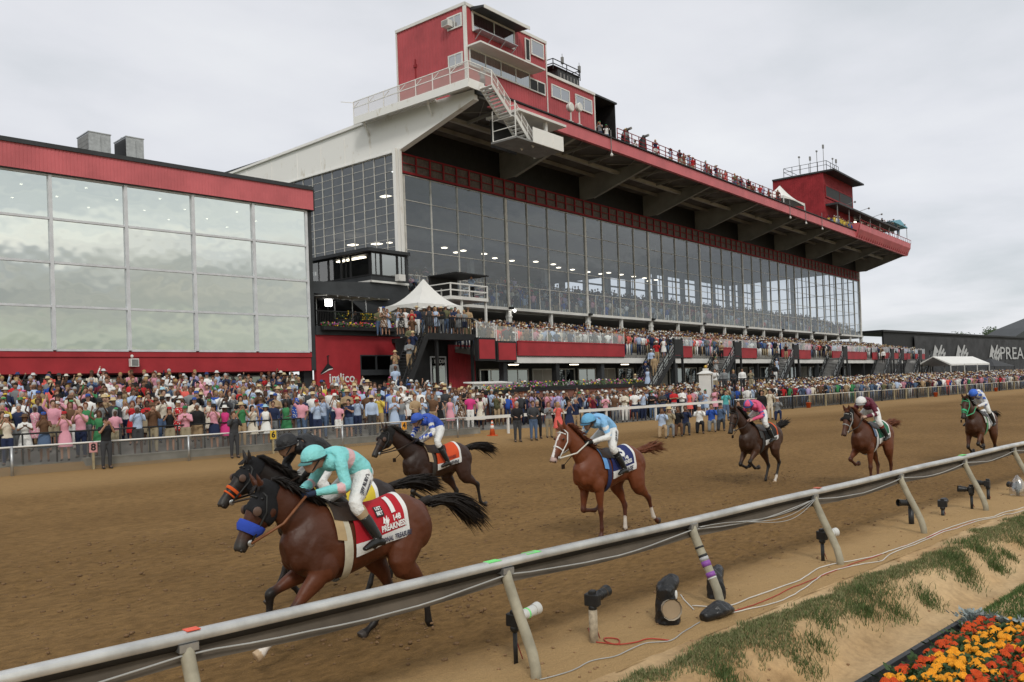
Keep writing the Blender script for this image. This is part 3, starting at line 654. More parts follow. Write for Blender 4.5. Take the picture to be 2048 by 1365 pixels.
m = MB(); m.box(A.x + .4, A.x + 1.4, -W1 + .5, -W1 + .8, zq1 - .5, zq1 - .3); m.box(A.x + 2.2, A.x + 3.4, -W1 + .8, -W1 + 1, zq1 - .75, zq1 - .62); m.box(lx0 + .3, lx0 + 1.1, -W1 + .5, -W1 + .7, z_lo + .4, z_lo + .55); sb(m, 'interior_light', M_lamp, T)
fw_px(T, (1060, 78), (1086, 106), W1, dy=31); m = MB(); a = S(1048, 76, W1); b_ = S(1059, 120, W1); framed(T, a.x, b_.x, b_.z - .2, a.z, -W1 - .05, M_white, M_black, .08)
a = S(1057, 155, W1); b_ = S(1089, 178, W1); framed(T, a.x, b_.x, S(1057, 180, W1).z, a.z, -W1 - .05, M_white, M_black, .1, 1)
def side_win(T, xw, pa, pb, mull):
    a, b_ = ST(pa[0], pa[1], xw), ST(pb[0], pb[1], xw); z1 = ST(pa[0], pa[1], xw).z; 
    return framed(T, min(a.y, b_.y), max(a.y, b_.y), b_.z, z1, xw - .03, M_white, G_roof, .1, mull, 'x')
side_win(T, A.x, (924, 25), (896, 64), 1); side_win(T, A.x, (926, 103), (898, 140), 1)
q = ST(900, 50, A.x); t = sthing('window_air_conditioner', q.x - .3, -q.y, q.z, 'white box air conditioner sticking out of the press box upper side window', 'air conditioner'); m = MB(); m.box(q.x - .55, q.x - .05, q.y - .3, q.y + .35, q.z - .25, q.z + .2); sb(m, 'casing', M_white, t); m = MB(); [m.box(q.x - .57, q.x - .55, q.y - .26 + k * .1, q.y - .2 + k * .1, q.z - .2, q.z + .15) for k in range(6)]; sb(m, 'grille', M_grey, t)
m = MB(); q = ST(831, 130, A.x); m.box(q.x - .05, q.x - .01, q.y - .04, q.y + .04, Z0 + 1, q.z + .4); m.box(q.x - .08, q.x - .01, q.y - .15, q.y + .15, q.z - .2, q.z); sb(m, 'conduit', M_redd, T)
# --- low red block with windows, black opening
c0 = Bq.x + .06; C1 = S(1188, 200, W1).x; C2 = S(1230, 210, W1).x; zl = S(1100, 153, W1).z
T = sthing('low_rooftop_block', c0, W1, Z0, 'low red rooftop block with two wide windows beside the press box', 'rooftop building')
pent(T, c0, C1, W1, bk + 1, Z0, zl)
m = MB(); m.box(c0, C1 + .05, -W1 - .12, -W1 + .1, zl - .02, zl + .2); m.box(C1 - .03, C1 + .06, -W1 - .06, -W1 + .03, Z0, zl - .02); sb(m, 'trim', M_white, T)
fw_px(T, (1101, 168), (1138, 200), W1, mull=1, dy=26); fw_px(T, (1149, 188), (1183, 222), W1, mull=1, dy=28)
T = sthing('open_camera_shed', C1, W1, Z0, 'black open fronted shed at the end of the low red rooftop block', 'shed')
m = MB(); m.box(C1 + .08, C2, -bk - 1.2, -bk - 1, Z0, zl); m.box(C2 - .1, C2, -W1, -bk - 1.2, Z0, zl); m.box(C1 + .08, C2, -W1, -bk - 1, Z0, Z0 + .1); sb(m, 'wall', M_black, T)
m = MB(); m.box(C1 + .08, C2 + .1, -W1 - .15, -bk - 1, zl, zl + .15); sb(m, 'roof', M_dark, T)
# small black service tower with antennas
a = S(1105, 150, 2.5); b_ = S(1158, 150, 2.5); zq = S(1130, 150, 2.5).z; zr = S(1122, 133, 2.5).z
T = sthing('rooftop_turret', a.x, 2.5, zl, 'small black turret with railing and two thin antennas behind low block', 'turret')
m = MB(); m.box(a.x + .8, b_.x, -2.5, .5, zl, zq + .3); sb(m, 'wall', M_dark, T); m = MB(); 
for i in range(6): x = lerp(a.x + 1.2, b_.x - .3, i / 5); m.box(x - .08, x + .08, -2.53, -2.5, zl + .2, zq)
sb(m, 'vents', M_grey, T)
m = MB()
for x in (a.x, (a.x + b_.x) / 2, b_.x):
    for y in (-2.6, .5): m.bar((x, y, zq), (x, y, zr + .3), .06)
for z in (zr + .3, (zr + zq) / 2 + .2): m.bar((a.x, -2.6, z), (b_.x, -2.6, z), .06); m.bar((a.x, -2.6, z), (a.x, .5, z), .06); m.bar((b_.x, -2.6, z), (b_.x, .5, z), .06)
m.box(a.x, b_.x, -2.6, .5, zq + .3, zq + .36); sb(m, 'railing', M_black, T)
for px, py in ((1124, 108), (1158, 126)):
    q = S(px, py, 2.4); m = MB(); m.tube([(q.x, -2.4, zr), (q.x, -2.4, q.z)], .025, 6); m.box(q.x - .1, q.x + .1, -2.5, -2.3, q.z - .9, q.z - .3); sb(m, 'antenna', M_grey, T)
# --- near end platform with railing, access stair and hanging camera pod
P = sthing('roof_walkway', 0, 0, Z0, 'rusty white walkway with mesh railing round the press box base', 'walkway')
ya, yb_ = 3.6, -7.9
m = MB(); m.prism([(ya, 23.05), (yb_, 23.05), (yb_, 22.92 + .3), (ya, 22.92 + .35)], 'x', -1.25, -.35); m.box(-1.27, -1.2, yb_, ya, 22.75, 23.3); m.box(-1.2, .3, yb_ - .05, yb_ + .02, 22.7, 23.3); m.box(-.4, 1.3, yb_, -5.1, 23.1, 23.2); sb(m, 'deck', M_rust, P)
m = MB()
for i in range(8):
    y = lerp(yb_, ya, i / 7); m.bar((-1.22, y, 23.3), (-1.22, y, 24.45), .05); m.bar((-1.22, y, 24.0), (-1.22, y - .6, 24.35), .04) if i else None
for z in (24.45, 24.0): m.bar((-1.22, yb_, z), (-1.22, ya, z), .05); m.bar((-1.22, yb_, z), (1.2, yb_, z), .05)
m.bar((1.2, yb_, 23.2), (1.2, yb_, 24.45), .05); m.bar((-1.22, ya, 24.4), (-2, ya + .5, 24.4), .04); sb(m, 'railing', M_rust, P)
G_mesh = bpy.data.materials.new('fine_mesh'); G_mesh.use_nodes = True; _t = G_mesh.node_tree; _p = _t.nodes['Principled BSDF']; _p.inputs['Base Color'].default_value = (.5, .46, .43, 1); _p.inputs['Alpha'].default_value = .42; _p.inputs['Roughness'].default_value = .6
m = MB(); m.add([(-1.22, yb_, 23.3), (-1.22, ya, 23.3), (-1.22, ya, 24.45), (-1.22, yb_, 24.45)], [(0, 1, 2, 3)]); m.add([(-1.22, yb_, 23.3), (1.2, yb_, 23.3), (1.2, yb_, 24.45), (-1.22, yb_, 24.45)], [(0, 1, 2, 3)]); sb(m, 'mesh_panel', G_mesh, P)
SW = 8.6; p0 = S(972, 172, SW); p1 = S(1010, 232, SW); p2 = S(1020, 236, SW); p3 = S(1056, 297, SW)
Q = sthing('roof_stair', p0.x, SW, Z0, 'rusty white steel stair descending from the walkway to the camera pod', 'stair')
def flight(mb, a, b, n, wd=1.0):
    a, b = Vector(a), Vector(b)
    for s_ in (-wd / 2, wd / 2): mb.bar(a + Vector((0, s_, 0)), b + Vector((0, s_, 0)), .05, .26)
    for i in range(n): q = a.lerp(b, (i + .5) / n); mb.box(q.x - .16, q.x + .16, q.y - wd / 2, q.y + wd / 2, q.z - .02, q.z + .03)
m = MB(); flight(m, p0, p1, 9); flight(m, p2, p3, 9); m.box(p1.x - .1, p2.x + .1, -SW - .5, -SW + .5, p1.z - .1, p1.z); sb(m, 'flight', M_white, Q)
m = MB()
for (a, b_) in ((p0, p1), (p2, p3)):
    for dz in (.95, .5): m.bar(a + Vector((0, -.5, dz)), b_ + Vector((0, -.5, dz)), .04)
    for i in range(4): q = a.lerp(b_, i / 3) + Vector((0, -.5, 0)); m.bar(q, q + Vector((0, 0, .95)), .04)
sb(m, 'handrail', M_rust, Q)
m = MB()
for (a, b_) in ((p0, p1), (p2, p3)):
    A_, B_ = a + Vector((0, -.5, 0)), b_ + Vector((0, -.5, 0)); m.add([A_, B_, B_ + Vector((0, 0, .95)), A_ + Vector((0, 0, .95))], [(0, 1, 2, 3)])
sb(m, 'mesh_panel', G_mesh, Q)
pa, pb, pc = S(1005, 262, SW), S(1066, 272, SW), S(1125, 302, 9.6)
zf = pc.z + .02; x0, x1 = pa.x + .3, pc.x
K = sthing('camera_pod', x0, SW, zf, 'rusting white camera pod hanging below the red canopy edge', 'camera platform')
m = MB(); m.box(x0, x1, -9.6, -7.3, zf - .12, zf); m.bar((x1 - 1, -9, zf - .1), (x1 - 1, -6.5, zf + 1.2), .12); sb(m, 'floor', M_grey, K)
m = MB(); xq = S(1066, 290, 9.6).x; m.box(xq, x1, -9.66, -9.6, zf - .1, zf + .95); m.box(x1 - .05, x1, -9.6, -7, zf - .1, zf + .95)
for i in range(4): x = lerp(xq, x1, i / 3); m.box(x - .03, x + .03, -9.69, -9.66, zf - .1, zf + .95)
sb(m, 'parapet', M_rust, K)
r0, r1 = S(1036, 215, 9.2), S(1130, 243, 9.2); zr_ = r0.z - .1
m = MB(); m.box(r0.x, r1.x, -9.3, -6.3, zr_ - .12, zr_ + .05); sb(m, 'roof', M_white, K)
m = MB(); xx = S(1098, 260, 9.2).x; m.box(xx - .12, xx + .12, -9.0, -8.8, zf, zr_ - .12); m.box(x0, x0 + .06, -9.5, -6.5, zf, zf + 2.2) if 0 else None
for i in range(4): m.bar((x0, -9.5, zf + i * .7), (x0, -7.5, zf + i * .7), .05)
m.bar((x0, -9.5, zf), (x0, -9.5, zf + 2.4), .06); m.bar((x0, -7.5, zf), (x0, -7.5, zr_), .06); sb(m, 'post', M_white, K)
m = MB(); m.box(xq - .8, xx - .5, -6.6, -6.5, zf, zr_); sb(m, 'back_panel', M_black, K)
# --- roof front railing along the canopy edge
X0r, X1r = C1 - .5, S(1560, 380, 7.5).x
Rr = sthing('roof_railing', X0r, 7.5, 23.06, 'long thin red railing along the front edge of the stand roof', 'railing')
m = MB(); n = 30
for i in range(n + 1): x = lerp(X0r, X1r, i / n); m.bar((x, -7.5, 23.06), (x, -7.5, 24.15), .06)
for z in (24.15, 23.75, 23.4): m.bar((X0r, -7.5, z), (X1r, -7.5, z), .05)
sb(m, 'rails', M_redd, Rr)
m = MB(); xa, xb = S(1255, 250, 2).x, S(1500, 340, 2).x; m.box(xa, xb, -2, 3, Z0, Z0 + 1.7); m.box(xa, xb, -2.3, 3.2, Z0 + 1.7, Z0 + 1.82); T = sthing('rooftop_hut', xa, 2, Z0, 'long low black hut behind the people on the stand roof', 'hut'); sb(m, 'wall', M_dark, T)
# lamps hanging from the fascia
for i, px in enumerate((1225, 1577, 1608, 1640)):
    q = S(px, 300, 7.9); zq = 22.6; T = sthing('fascia_lamp', q.x, 7.9, zq, 'small lamp on the red roof edge, %s' % ('below the black shed', 'below the white roof tent', 'between tent and far red tower', 'below the far red tower')[i], 'lamp')
    m = MB(); m.bar((q.x, -7.8, 23.6), (q.x, -7.8, zq - .9), .05); sb(m, 'pole', M_grey, T); m = MB(); m.lathe((q.x, -7.8, zq - 1.15), [(.1, 0), (.14, .1), (.04, .28)], 10); sb(m, 'lamp_head', M_white, T)
for i, px in enumerate((1141, 1158)):
    q = S(px, 215, 7.2); T = sthing('flood_lamp', q.x, 7.2, 23.06, ('left' if i == 0 else 'right') + ' of the two round white flood lamps in front of the low red block', 'flood lamp'); m = MB(); m.bar((q.x, -7.2, 23.06), (q.x, -7.2, q.z - .2), .08); m.bar((q.x - .3, -7.2, 23.4), (q.x + .3, -7.2, 23.4), .08); sb(m, 'stand', M_white, T)
    m = MB(); m.lathe((q.x, -7.2, q.z), [(.1, .35), (.3, .2), (.36, -.1), (.3, -.16)], 14, 'y'); sb(m, 'lamp_head', M_white, T, True)
# --- far red tower and balcony building
D = S(1646, 350, W1); zd = S(1646, 345, W1).z; db = -ST(1545, 360, D.x).y; D1 = S(1705, 380, W1).x
T = sthing('far_red_tower', D.x, W1, Z0, 'dark red corrugated tower near the far end of the stand roof', 'rooftop building')
pent(T, D.x, D1, W1, db, Z0, zd, M_redd)
m = MB(); m.box(D.x - .2, D1 + .3, -W1 - 1.6, -db, zd, zd + .22); sb(m, 'roof', M_dark, T)
a = S(1650, 365, W1).z; framed(T, D.x + .5, D1 - .4, a - 2.1, a - .3, -W1 - .05, M_redd, M_black, .2, 1)
q0, q1 = ST(1618, 405, D.x), ST(1634, 425, D.x); framed(T, q1.y, q0.y, Z0 + .3, Z0 + 2.3, D.x - .03, M_black, M_lamp if 0 else G_dark, .12, 0, 'x')
zr = zd + .22
m = MB()
for i in range(6):
    y = lerp(-W1 - .5, .5, i / 5); m.bar((D.x - 2 + 2, y, zr), (D.x, y, zr + 1.3), .06)
xs_ = [lerp(D.x, D.x + 5, i / 3) for i in range(4)]
for x in xs_: m.bar((x, -W1 - .5, zr), (x, -W1 - .5, zr + 1.3), .06)
for z in (zr + 1.3, zr + .75): m.bar((D.x, -W1 - .5, z), (D.x + 5, -W1 - .5, z), .05); m.bar((D.x, -W1 - .5, z), (D.x, .5, z), .05); m.bar((D.x, .5, z), (D.x + 5, .5, z), .05)
sb(m, 'railing', M_black, T)
for i, (px, py) in enumerate(((1598, 315), (1620, 320), (1633, 303), (1646, 296), (1665, 318), (1672, 325))):
    q = S(px, py, 2.); m = MB(); m.tube([(q.x, -2, zr), (q.x, -2, q.z)], .04, 6); m.box(q.x - .15, q.x + .15, -2.1, -1.9, q.z - .1, q.z + .35 * (i % 2) + .1); sb(m, 'antenna', M_grey, T)
T = sthing('balcony_block', D1, 7.6, Z0, 'red balcony building with crowded open gallery at the far roof end', 'rooftop building')
e0 = D.x + .5; e1 = LEN + .3
zh = S(1650, 400, W1 + 1).z; 
m = MB(); m.box(e0, e1, -W1 - 1.8, 2, zh - .2, zh + .05); sb(m, 'roof', M_dark, T)
m = MB(); m.box(e0, e1, -W1 + 2.2, -W1 + 2.3, Z0, zh - .2); sb(m, 'back_wall', M_black, T)
m = MB(); m.box(e0, e1, -W1 - 1.3, -W1 + 2.2, Z0 + .1, Z0 + .25); m.prism([(-W1 - 2.2, Z0 + .95), (-W1 - 2.2, Z0 + 1.05), (-7.9, Z0 + 1.2), (-8.35, Z0 + 1.0), (-8.3, Z0 + .2), (-7.75, Z0 - .8)], 'x', e0 + 4, e1); sb(m, 'gallery_front', M_redc, T)
m = MB(); m.box(e0, e1, -W1 - 1.35, -W1 - 1.25, Z0, Z0 + .8); sb(m, 'gallery_parapet', M_redc, T)
m = MB()
for i in range(26): x = lerp(e0 + 4, e1, i / 25); m.bar((x, -8.38, Z0 + 1.1), (x, -7.8, Z0 - .9), .06); m.bar((x, -8.38, Z0 + 1.1), (x, -8.38, Z0 + 1.5), .04)
m.bar((e0 + 4, -8.4, Z0 + 1.5), (e1, -8.4, Z0 + 1.5), .06); sb(m, 'brackets', M_redd, T)
for i in range(7): x = lerp(e0 + .3, e1 - .3, i / 6); m = MB(); m.bar((x, -W1 - 1.5, Z0), (x, -W1 - 1.5, zh - .2), .1); sb(m, 'post', M_grey, T)
for i in range(5): x = lerp(e0 + 3, e1 - 2, i / 4); m = MB(); m.bar((x, -W1 - 1.6, zh), (x + .2, -W1 - 3, zh + .35), .05); m.ell((x + .2, -W1 - 3, zh + .3), .15, 8, 5); sb(m, 'lamp_arm', M_grey, T)
for i in range(9): x = lerp(e0 + 1.5, e1 - 2, i / 8); m = MB(); m.box(x - .3, x + .3, -W1 + .5, -W1 + .8, zh - .5, zh - .42); sb(m, 'gallery_light', M_lamp, T)
q = S(1775, 425, 3); m = MB(); m.prism([(q.x - 5, zh + 1.9), (q.x, zh + 2.8), (q.x + 5, zh + 1.9)], 'y', -5, -1); T = sthing('blue_canopy', q.x, 3, zh, 'light blue pop up canopy on the far rooftop', 'canopy tent'); sb(m, 'canopy_cloth', mat('blue_canvas', (.20, .45, .58), .7), T); m = MB(); [m.bar((q.x + s * 4.8, -y, zh), (q.x + s * 4.8, -y, zh + 1.9), .08) for s in (-1, 1) for y in (1.2, 4.8)]; sb(m, 'legs', M_grey, T)
m = MB(); x = min(S(1812, 450, 3).x, LEN - .3); [m.bar((lerp(q.x - 6, x, i / 6), -5.4, zh), (lerp(q.x - 6, x, i / 6), -5.4, zh + 1.1), .06) for i in range(7)]; m.bar((q.x - 6, -5.4, zh + 1.1), (x, -5.4, zh + 1.1), .06); sb(m, 'railing', M_black, T)
# white roof tent before the far tower
def peak_tent(T, x0, x1, y0, y1, ze, zp_, zfloor, val=.35):
    m = MB(); cx_, cy_ = (x0 + x1) / 2, (y0 + y1) / 2; n = 8; rings = []
    for j in range(n + 1):
        f_ = j / n; z = ze + (zp_ - ze) * (f_ ** 1.9 * .75 + f_ * .25); s_ = 1 - f_ * .985; rings.append((s_, z))
    vs = []; fs = []
    for s_, z in rings:
        for i in range(4):
            ca = ((-1, -1), (1, -1), (1, 1), (-1, 1)); a_, b2 = ca[i], ca[(i + 1) % 4]
            for k in range(6):
                u = lerp(a_[0], b2[0], k / 6) * (x1 - x0) / 2 * s_; v = lerp(a_[1], b2[1], k / 6) * (y1 - y0) / 2 * s_; sag = -.10 * (z < ze + .01) * 0
                vs.append((cx_ + u, cy_ + v, z + sag))
    for j in range(n):
        for k in range(24): fs.append((j * 24 + k, j * 24 + (k + 1) % 24, (j + 1) * 24 + (k + 1) % 24, (j + 1) * 24 + k))
    base = len(vs)
    for i in range(4):
        ca = ((-1, -1), (1, -1), (1, 1), (-1, 1)); a_, b2 = ca[i], ca[(i + 1) % 4]
        for k in range(6):
            arch = math.sin(math.pi * k / 6); vs.append((cx_ + lerp(a_[0], b2[0], k / 6) * (x1 - x0) / 2, cy_ + lerp(a_[1], b2[1], k / 6) * (y1 - y0) / 2, ze - val + val * .6 * arch))
    for k in range(24): fs.append((base + k, base + (k + 1) % 24, (k + 1) % 24, k))
    m.add(vs, fs); sb(m, 'canopy_cloth', M_tent, T, True)
    for px_, py_ in ((x0, y0), (x1, y0), (x1, y1), (x0, y1)):
        m = MB(); m.bar((px_, py_, zfloor), (px_, py_, ze), .09); sb(m, 'leg', M_white, T)
q0, q1 = S(1543, 400, 5), S(1585, 400, 5); T = sthing('roof_tent', q0.x, 5, Z0, 'small white peaked tent on the stand roof before the far tower', 'tent'); peak_tent(T, q0.x, q1.x, -6.5, -3, Z0 + 1.7, S(1553, 367, 5).z, Z0)
# white peaked tent on the terrace deck
TW = 4.6; q0, q1 = S(792, 625, TW), S(921, 622, TW); dz = 6.15
T = sthing('peaked_tent', q0.x, TW, dz, 'large white peaked tent on the deck beside the grandstand corner', 'tent'); ze = S(860, 613, 4).z
peak_tent(T, q0.x + 1.3, q1.x - .65, -TW - .7, -TW + 2.3, ze, S(855, 562, 3.4).z, dz, .5)
m = MB(); 
vs = []; nx = 14
for i in range(nx + 1): x = lerp(q0.x + .9, q0.x + 2.9, i / nx); vs += [(x, -TW + 2.6 + .08 * math.sin(i * 1.7), dz), (x, -TW + 2.6 + .08 * math.sin(i * 1.7), ze)]
m.add(vs, [(2 * i, 2 * i + 2, 2 * i + 3, 2 * i + 1) for i in range(nx)]); sb(m, 'side_curtain', M_tent, T, True)
# ------------------------------------------------ black booth on the stand corner, studio balcony
bt0 = S(740, 530, 1).x; zb1, zb0 = S(740, 503, 1).z, S(740, 561, 1).z
T = sthing('corner_booth', bt0, 1, zb0, 'black glazed booth on the near corner of the grandstand above the studio balcony', 'booth')
m = MB(); m.box(bt0 - .35, -.65, -1.3, 9, zb1, zb1 + .22); sb(m, 'roof', M_dark, T)
m = MB(); m.box(bt0, -.66, -1.05, 8.5, zb0 - .0, zb0 + .35); m.box(bt0, bt0 + .15, 8, 8.5, zb0, zb1); m.box(-.9, -.66, -1.05, 8.5, zb0 + .35, zb1); m.box(bt0 + .3, -.9, 5, 5.1, zb0, zb1); sb(m, 'wall', M_dark, T)
m = MB(); m.box(bt0 - .06, -.7, -1.12, -1.05, zb0 - .12, zb0 + .02); m.box(bt0 - .06, bt0, -1.12, 5, zb0 - .12, zb0 + .02); sb(m, 'sill', M_white, T)
xs_ = [bt0, bt0 + .95, -1.75, -.9]
for i in range(3): framed(T, xs_[i] + .01, xs_[i + 1], zb0 + .35, zb1 - .02, -1.02, M_black, G_roof, .09, 1 if i != 1 else 0)
ys_ = [-1.0, 1.0, 2.0, 3.4, 5.6, 8.0]
for i in range(5): framed(T, ys_[i] + .01, ys_[i + 1], zb0 + .35, zb1 - .02, bt0 + .03, M_black, G_clear, .09, i % 2, 'x')
m = MB(); m.box(bt0 + .8, bt0 + 1.1, .6, 3.5, zb1 - .15, zb1 - .06); sb(m, 'interior_light', M_lamp, T)
q = S(795, 558, 1); m = MB(); m.box(q.x - .3, q.x + .3, -1.5, -1.06, q.z - .2, q.z + .25); sb(m, 'air_conditioner', M_white, T)
m = MB(); m.prism([(bt0 - .1, zb0 - .13), (-.7, zb0 - .13), (.1, zb0 - 2.5), (bt0 - .5, zb0 - 2.3), (bt0 - 2, zb0 - 1.3), (bt0 - 8, zb0 - 1.0), (bt0 - 8, zb0 - .6)], 'y', -.95, 9); sb(m, 'lower_cladding', M_dark, T)
# studio balcony interior (dark recess behind the annex roof terrace)
qa, qb = BL(634, 640, 7), BL(800, 640, 6)
T = empty('studio_recess', bw(.4, 6), BR, 'dark studio recess with lights behind the annex balcony rail', 'television studio')
m = MB(); m.box(0, AX1 + 2.5, 1.0, 1.2, za - .5, za + 4); m.box(0, AX1 + 1.5, -2.6, 1.2, za + 2.75, za + 2.9); m.build('recess_wall', M_black, T)
for i, x in enumerate((.5, 1.0, 2.8, 4.6)):
    m = MB(); m.bar((x, -1.2, za - 0), (x, -1.2, za + 2.7), .07); m.build('light_stand', M_steel, T)
q = BL(657, 604, 4.5); m = MB(); m.box(-.22, .22, -.06, .06, -.28, .28); o = m.build('lamp_panel', M_studio, None, False, bw(q.x, 4.5, q.z), BR - .3); L_ = empty('studio_lamp', bw(q.x, 4.5, za + .12), BR, 'glowing white square studio lamp on a stand on the annex balcony', 'studio lamp'); o.parent = L_; o.location = (0, 0, q.z - za - .12); m = MB(); m.bar((0, .1, 0), (0, .1, q.z - za - .3), .05); [m.bar((0, .1, .5), (.4 * math.cos(a_), .1 + .4 * math.sin(a_), 0), .03) for a_ in (0, 2.1, 4.2)]; m.build('tripod', M_black, L_)
qa, qb = BL(637, 589, 1.5), BL(778, 598, .6)
T = empty('shade_canopy', bw(qa.x, .6), BR, 'flat white fabric shade stretched on poles over the annex balcony', 'canopy')
x0, x1 = qa.x + .1, qb.x; xo = x0 - .1
m = MB(); m.add([(0, 0, qa.z - .1), (x1 - xo, 0, qb.z), (x1 - xo - 1, 3.0, qb.z + .2), (0, 3.0, qa.z + .15)], [(0, 1, 2, 3)]); m.add([(0, 0, qa.z - .14), (x1 - xo, 0, qb.z - .04), (x1 - xo - 1, 3.0, qb.z + .16), (0, 3.0, qa.z + .11)], [(3, 2, 1, 0)])
[m.bar((lerp(0, x1 - xo, i / 6), 0, lerp(qa.z - .15, qb.z - .05, i / 6)), (lerp(0, x1 - xo - 1, i / 6), 3, lerp(qa.z + .1, qb.z + .15, i / 6)), .05) for i in range(7)]; m.build('shade_cloth', M_tent, T)
for x in (.2, 2.9, 4.0): m = MB(); m.bar((x, 1.5, za + .1), (x, 1.5, qa.z), .05); m.build('pole', M_steel, T)
# flowers in window boxes are built by flower_box() below
def flower_box(p, q, wdt, cols, label, n=90, hgt=.25, up_=.3, seed=1):
    """a planter box from p to q (world), full of leaves and blooms"""
    rnd = random.Random(seed); p, q = Vector(p), Vector(q); d = (q - p); L = d.length; d.normalize(); T = empty('flower_box', p, math.atan2(d.y, d.x), label, 'flower box')
    m = MB(); m.box(0, L, -wdt / 2, wdt / 2, 0, hgt); m.build('trough', M_black, T)
    m = MB()
    for i in range(n * 5):
        c = Vector((rnd.uniform(0, L), rnd.gauss(0, wdt * .4), hgt + rnd.uniform(-.05, up_))); a = Vector((rnd.gauss(0, 1), rnd.gauss(0, 1), rnd.gauss(0, .6))).normalized() * rnd.uniform(.05, .1); b_ = a.orthogonal().normalized() * .035
        m.add([c - a, c + b_, c + a, c - b_], [(0, 1, 2, 3)])
    m.build('leaves', mat('leaf_green', (.05, .10, .03), .7, 0, .4, 8), T)
    for ci, cc in enumerate(cols):
        m = MB()
        for i in range(n // len(cols)): m.ell((rnd.uniform(0, L), rnd.gauss(0, wdt * .4) - .05, hgt + rnd.uniform(.0, up_ * 1.1)), rnd.uniform(.035, .06), 6, 4)
        m.build('blooms', mat('bloom_%d%d%d' % tuple(int(x * 99) for x in cc), cc, .7, 0, .2, 9), T)['kind'] = 'stuff'
YEL, PUR, PNK, RED_, WHT_ = (.75, .50, .03), (.30, .05, .30), (.65, .12, .35), (.55, .03, .03), (.7, .7, .65)
flower_box(bw(.6, -.35, za + .28), bw(AX1 - .5, -.35, za + .28), .35, [PUR, PNK, RED_, YEL], 'long box of purple and red flowers along the annex balcony', 120, .22, .25, 1)
qa, qb = BL(725, 636, 1.2), BL(783, 640, 1.2); flower_box(bw(qa.x, 1.2, za + .6), bw(qb.x, 1.2, za + .6), .6, [YEL, YEL], 'planter of tall yellow flowers behind the annex balcony rail', 90, .5, .5, 2)
qa, qb = BL(668, 636, 1.2), BL(698, 640, 1.2); flower_box(bw(qa.x, 1.2, za + .6), bw(qb.x, 1.2, za + .6), .6, [YEL], 'leafy green planter beside the presenters on the annex balcony', 8, .5, .5, 3)
# ================================================================= spectator terrace
TWF = 9.9                              # front edge of the terrace
tz0, tz1, zfl = 4.87, 5.82, 5.0
TE = sthing('spectator_terrace', 0, TWF, 0, 'raised spectator terrace with red parapet below the grandstand glass', 'terrace')
TL = S(1850, 700, TWF).x; tA = S(1036, 700, TWF).x
prof = [(-TWF + .1, zfl - .25), (-TWF + .1, zfl)]
for i in range(9): prof += [(-TWF + .6 + i * 1.03, zfl + i * .18), (-TWF + .6 + i * 1.03, zfl + (i + 1) * .18)]
prof += [(0, zfl + 9 * .18), (4.9, zfl + 9 * .18), (4.9, zfl + 1.3), (0, zfl + 1.3)]
m = MB(); m.prism(prof, 'x', tA - 3.2, TL); sb(m, 'tiers', M_conc, TE)
m = MB(); m.box(tA, TL, -TWF + .1, -TWF + .35, 4.35, 4.86); sb(m, 'edge_beam', M_white, TE)
bands = [(1036, 1249), (1346, 1384), (1441, 1513), (1564, 1621), (1665, 1733), (1745, 1754), (1767, 1796), (1803, 1820), (1831, 1849)]
bt = [(S(a, 700, TWF).x, S(b, 700, TWF).x) for a, b in bands]
for (a, b) in bt:
    m = MB(); m.box(a, b, -TWF - .02, -TWF + .09, tz0 - .03, tz1); m.box(a, b, -TWF - .06, -TWF - .02, tz1 - .06, tz1 + .02); pr = sb(m, 'red_parapet', M_red, TE)
    k = max(1, int((b - a) / 1.55))
    for i in range(k + 1): x = lerp(a, b, i / k); m = MB(); m.box(x - .03, x + .03, -TWF, -TWF + .05, tz1, tz1 + .85); m.build('glass_post', M_white, pr)
    m = MB(); m.add([(a, -TWF + .02, tz1), (b, -TWF + .02, tz1), (b, -TWF + .02, tz1 + .8), (a, -TWF + .02, tz1 + .8)], [(0, 1, 2, 3)]); m.build('glass_panel', G_clear, pr)
# under the terrace: recessed glazed front
m = MB(); m.box(tA - 3.5, TL, -6, -5.8, .4, 4.8); sb(m, 'recess_wall', M_black, TE)
for i in range(30):
    x = tA - 2.6 + i * 3.0
    if i > 26: break
    fr_ = framed(TE, x, x + 2.5, 2.0, 4.1, -6.05, M_mullg, G_dark if i % 3 else M_intw, .09, 1, 'y', 'recess_window')
for i in range(16): x = tA - 1 + i * 5.8; m = MB(); m.box(x - .2, x + .2, -9.6, -9.2, .5, 4.4); sb(m, 'column', M_black if i % 2 else M_dark, TE)
for i in range(5): x = tA + 1.5 + i * 7.3; m = MB(); m.box(x, x + .9, -8, -7.8, 4.3, 4.35); sb(m, 'recess_light', M_lamp, TE)
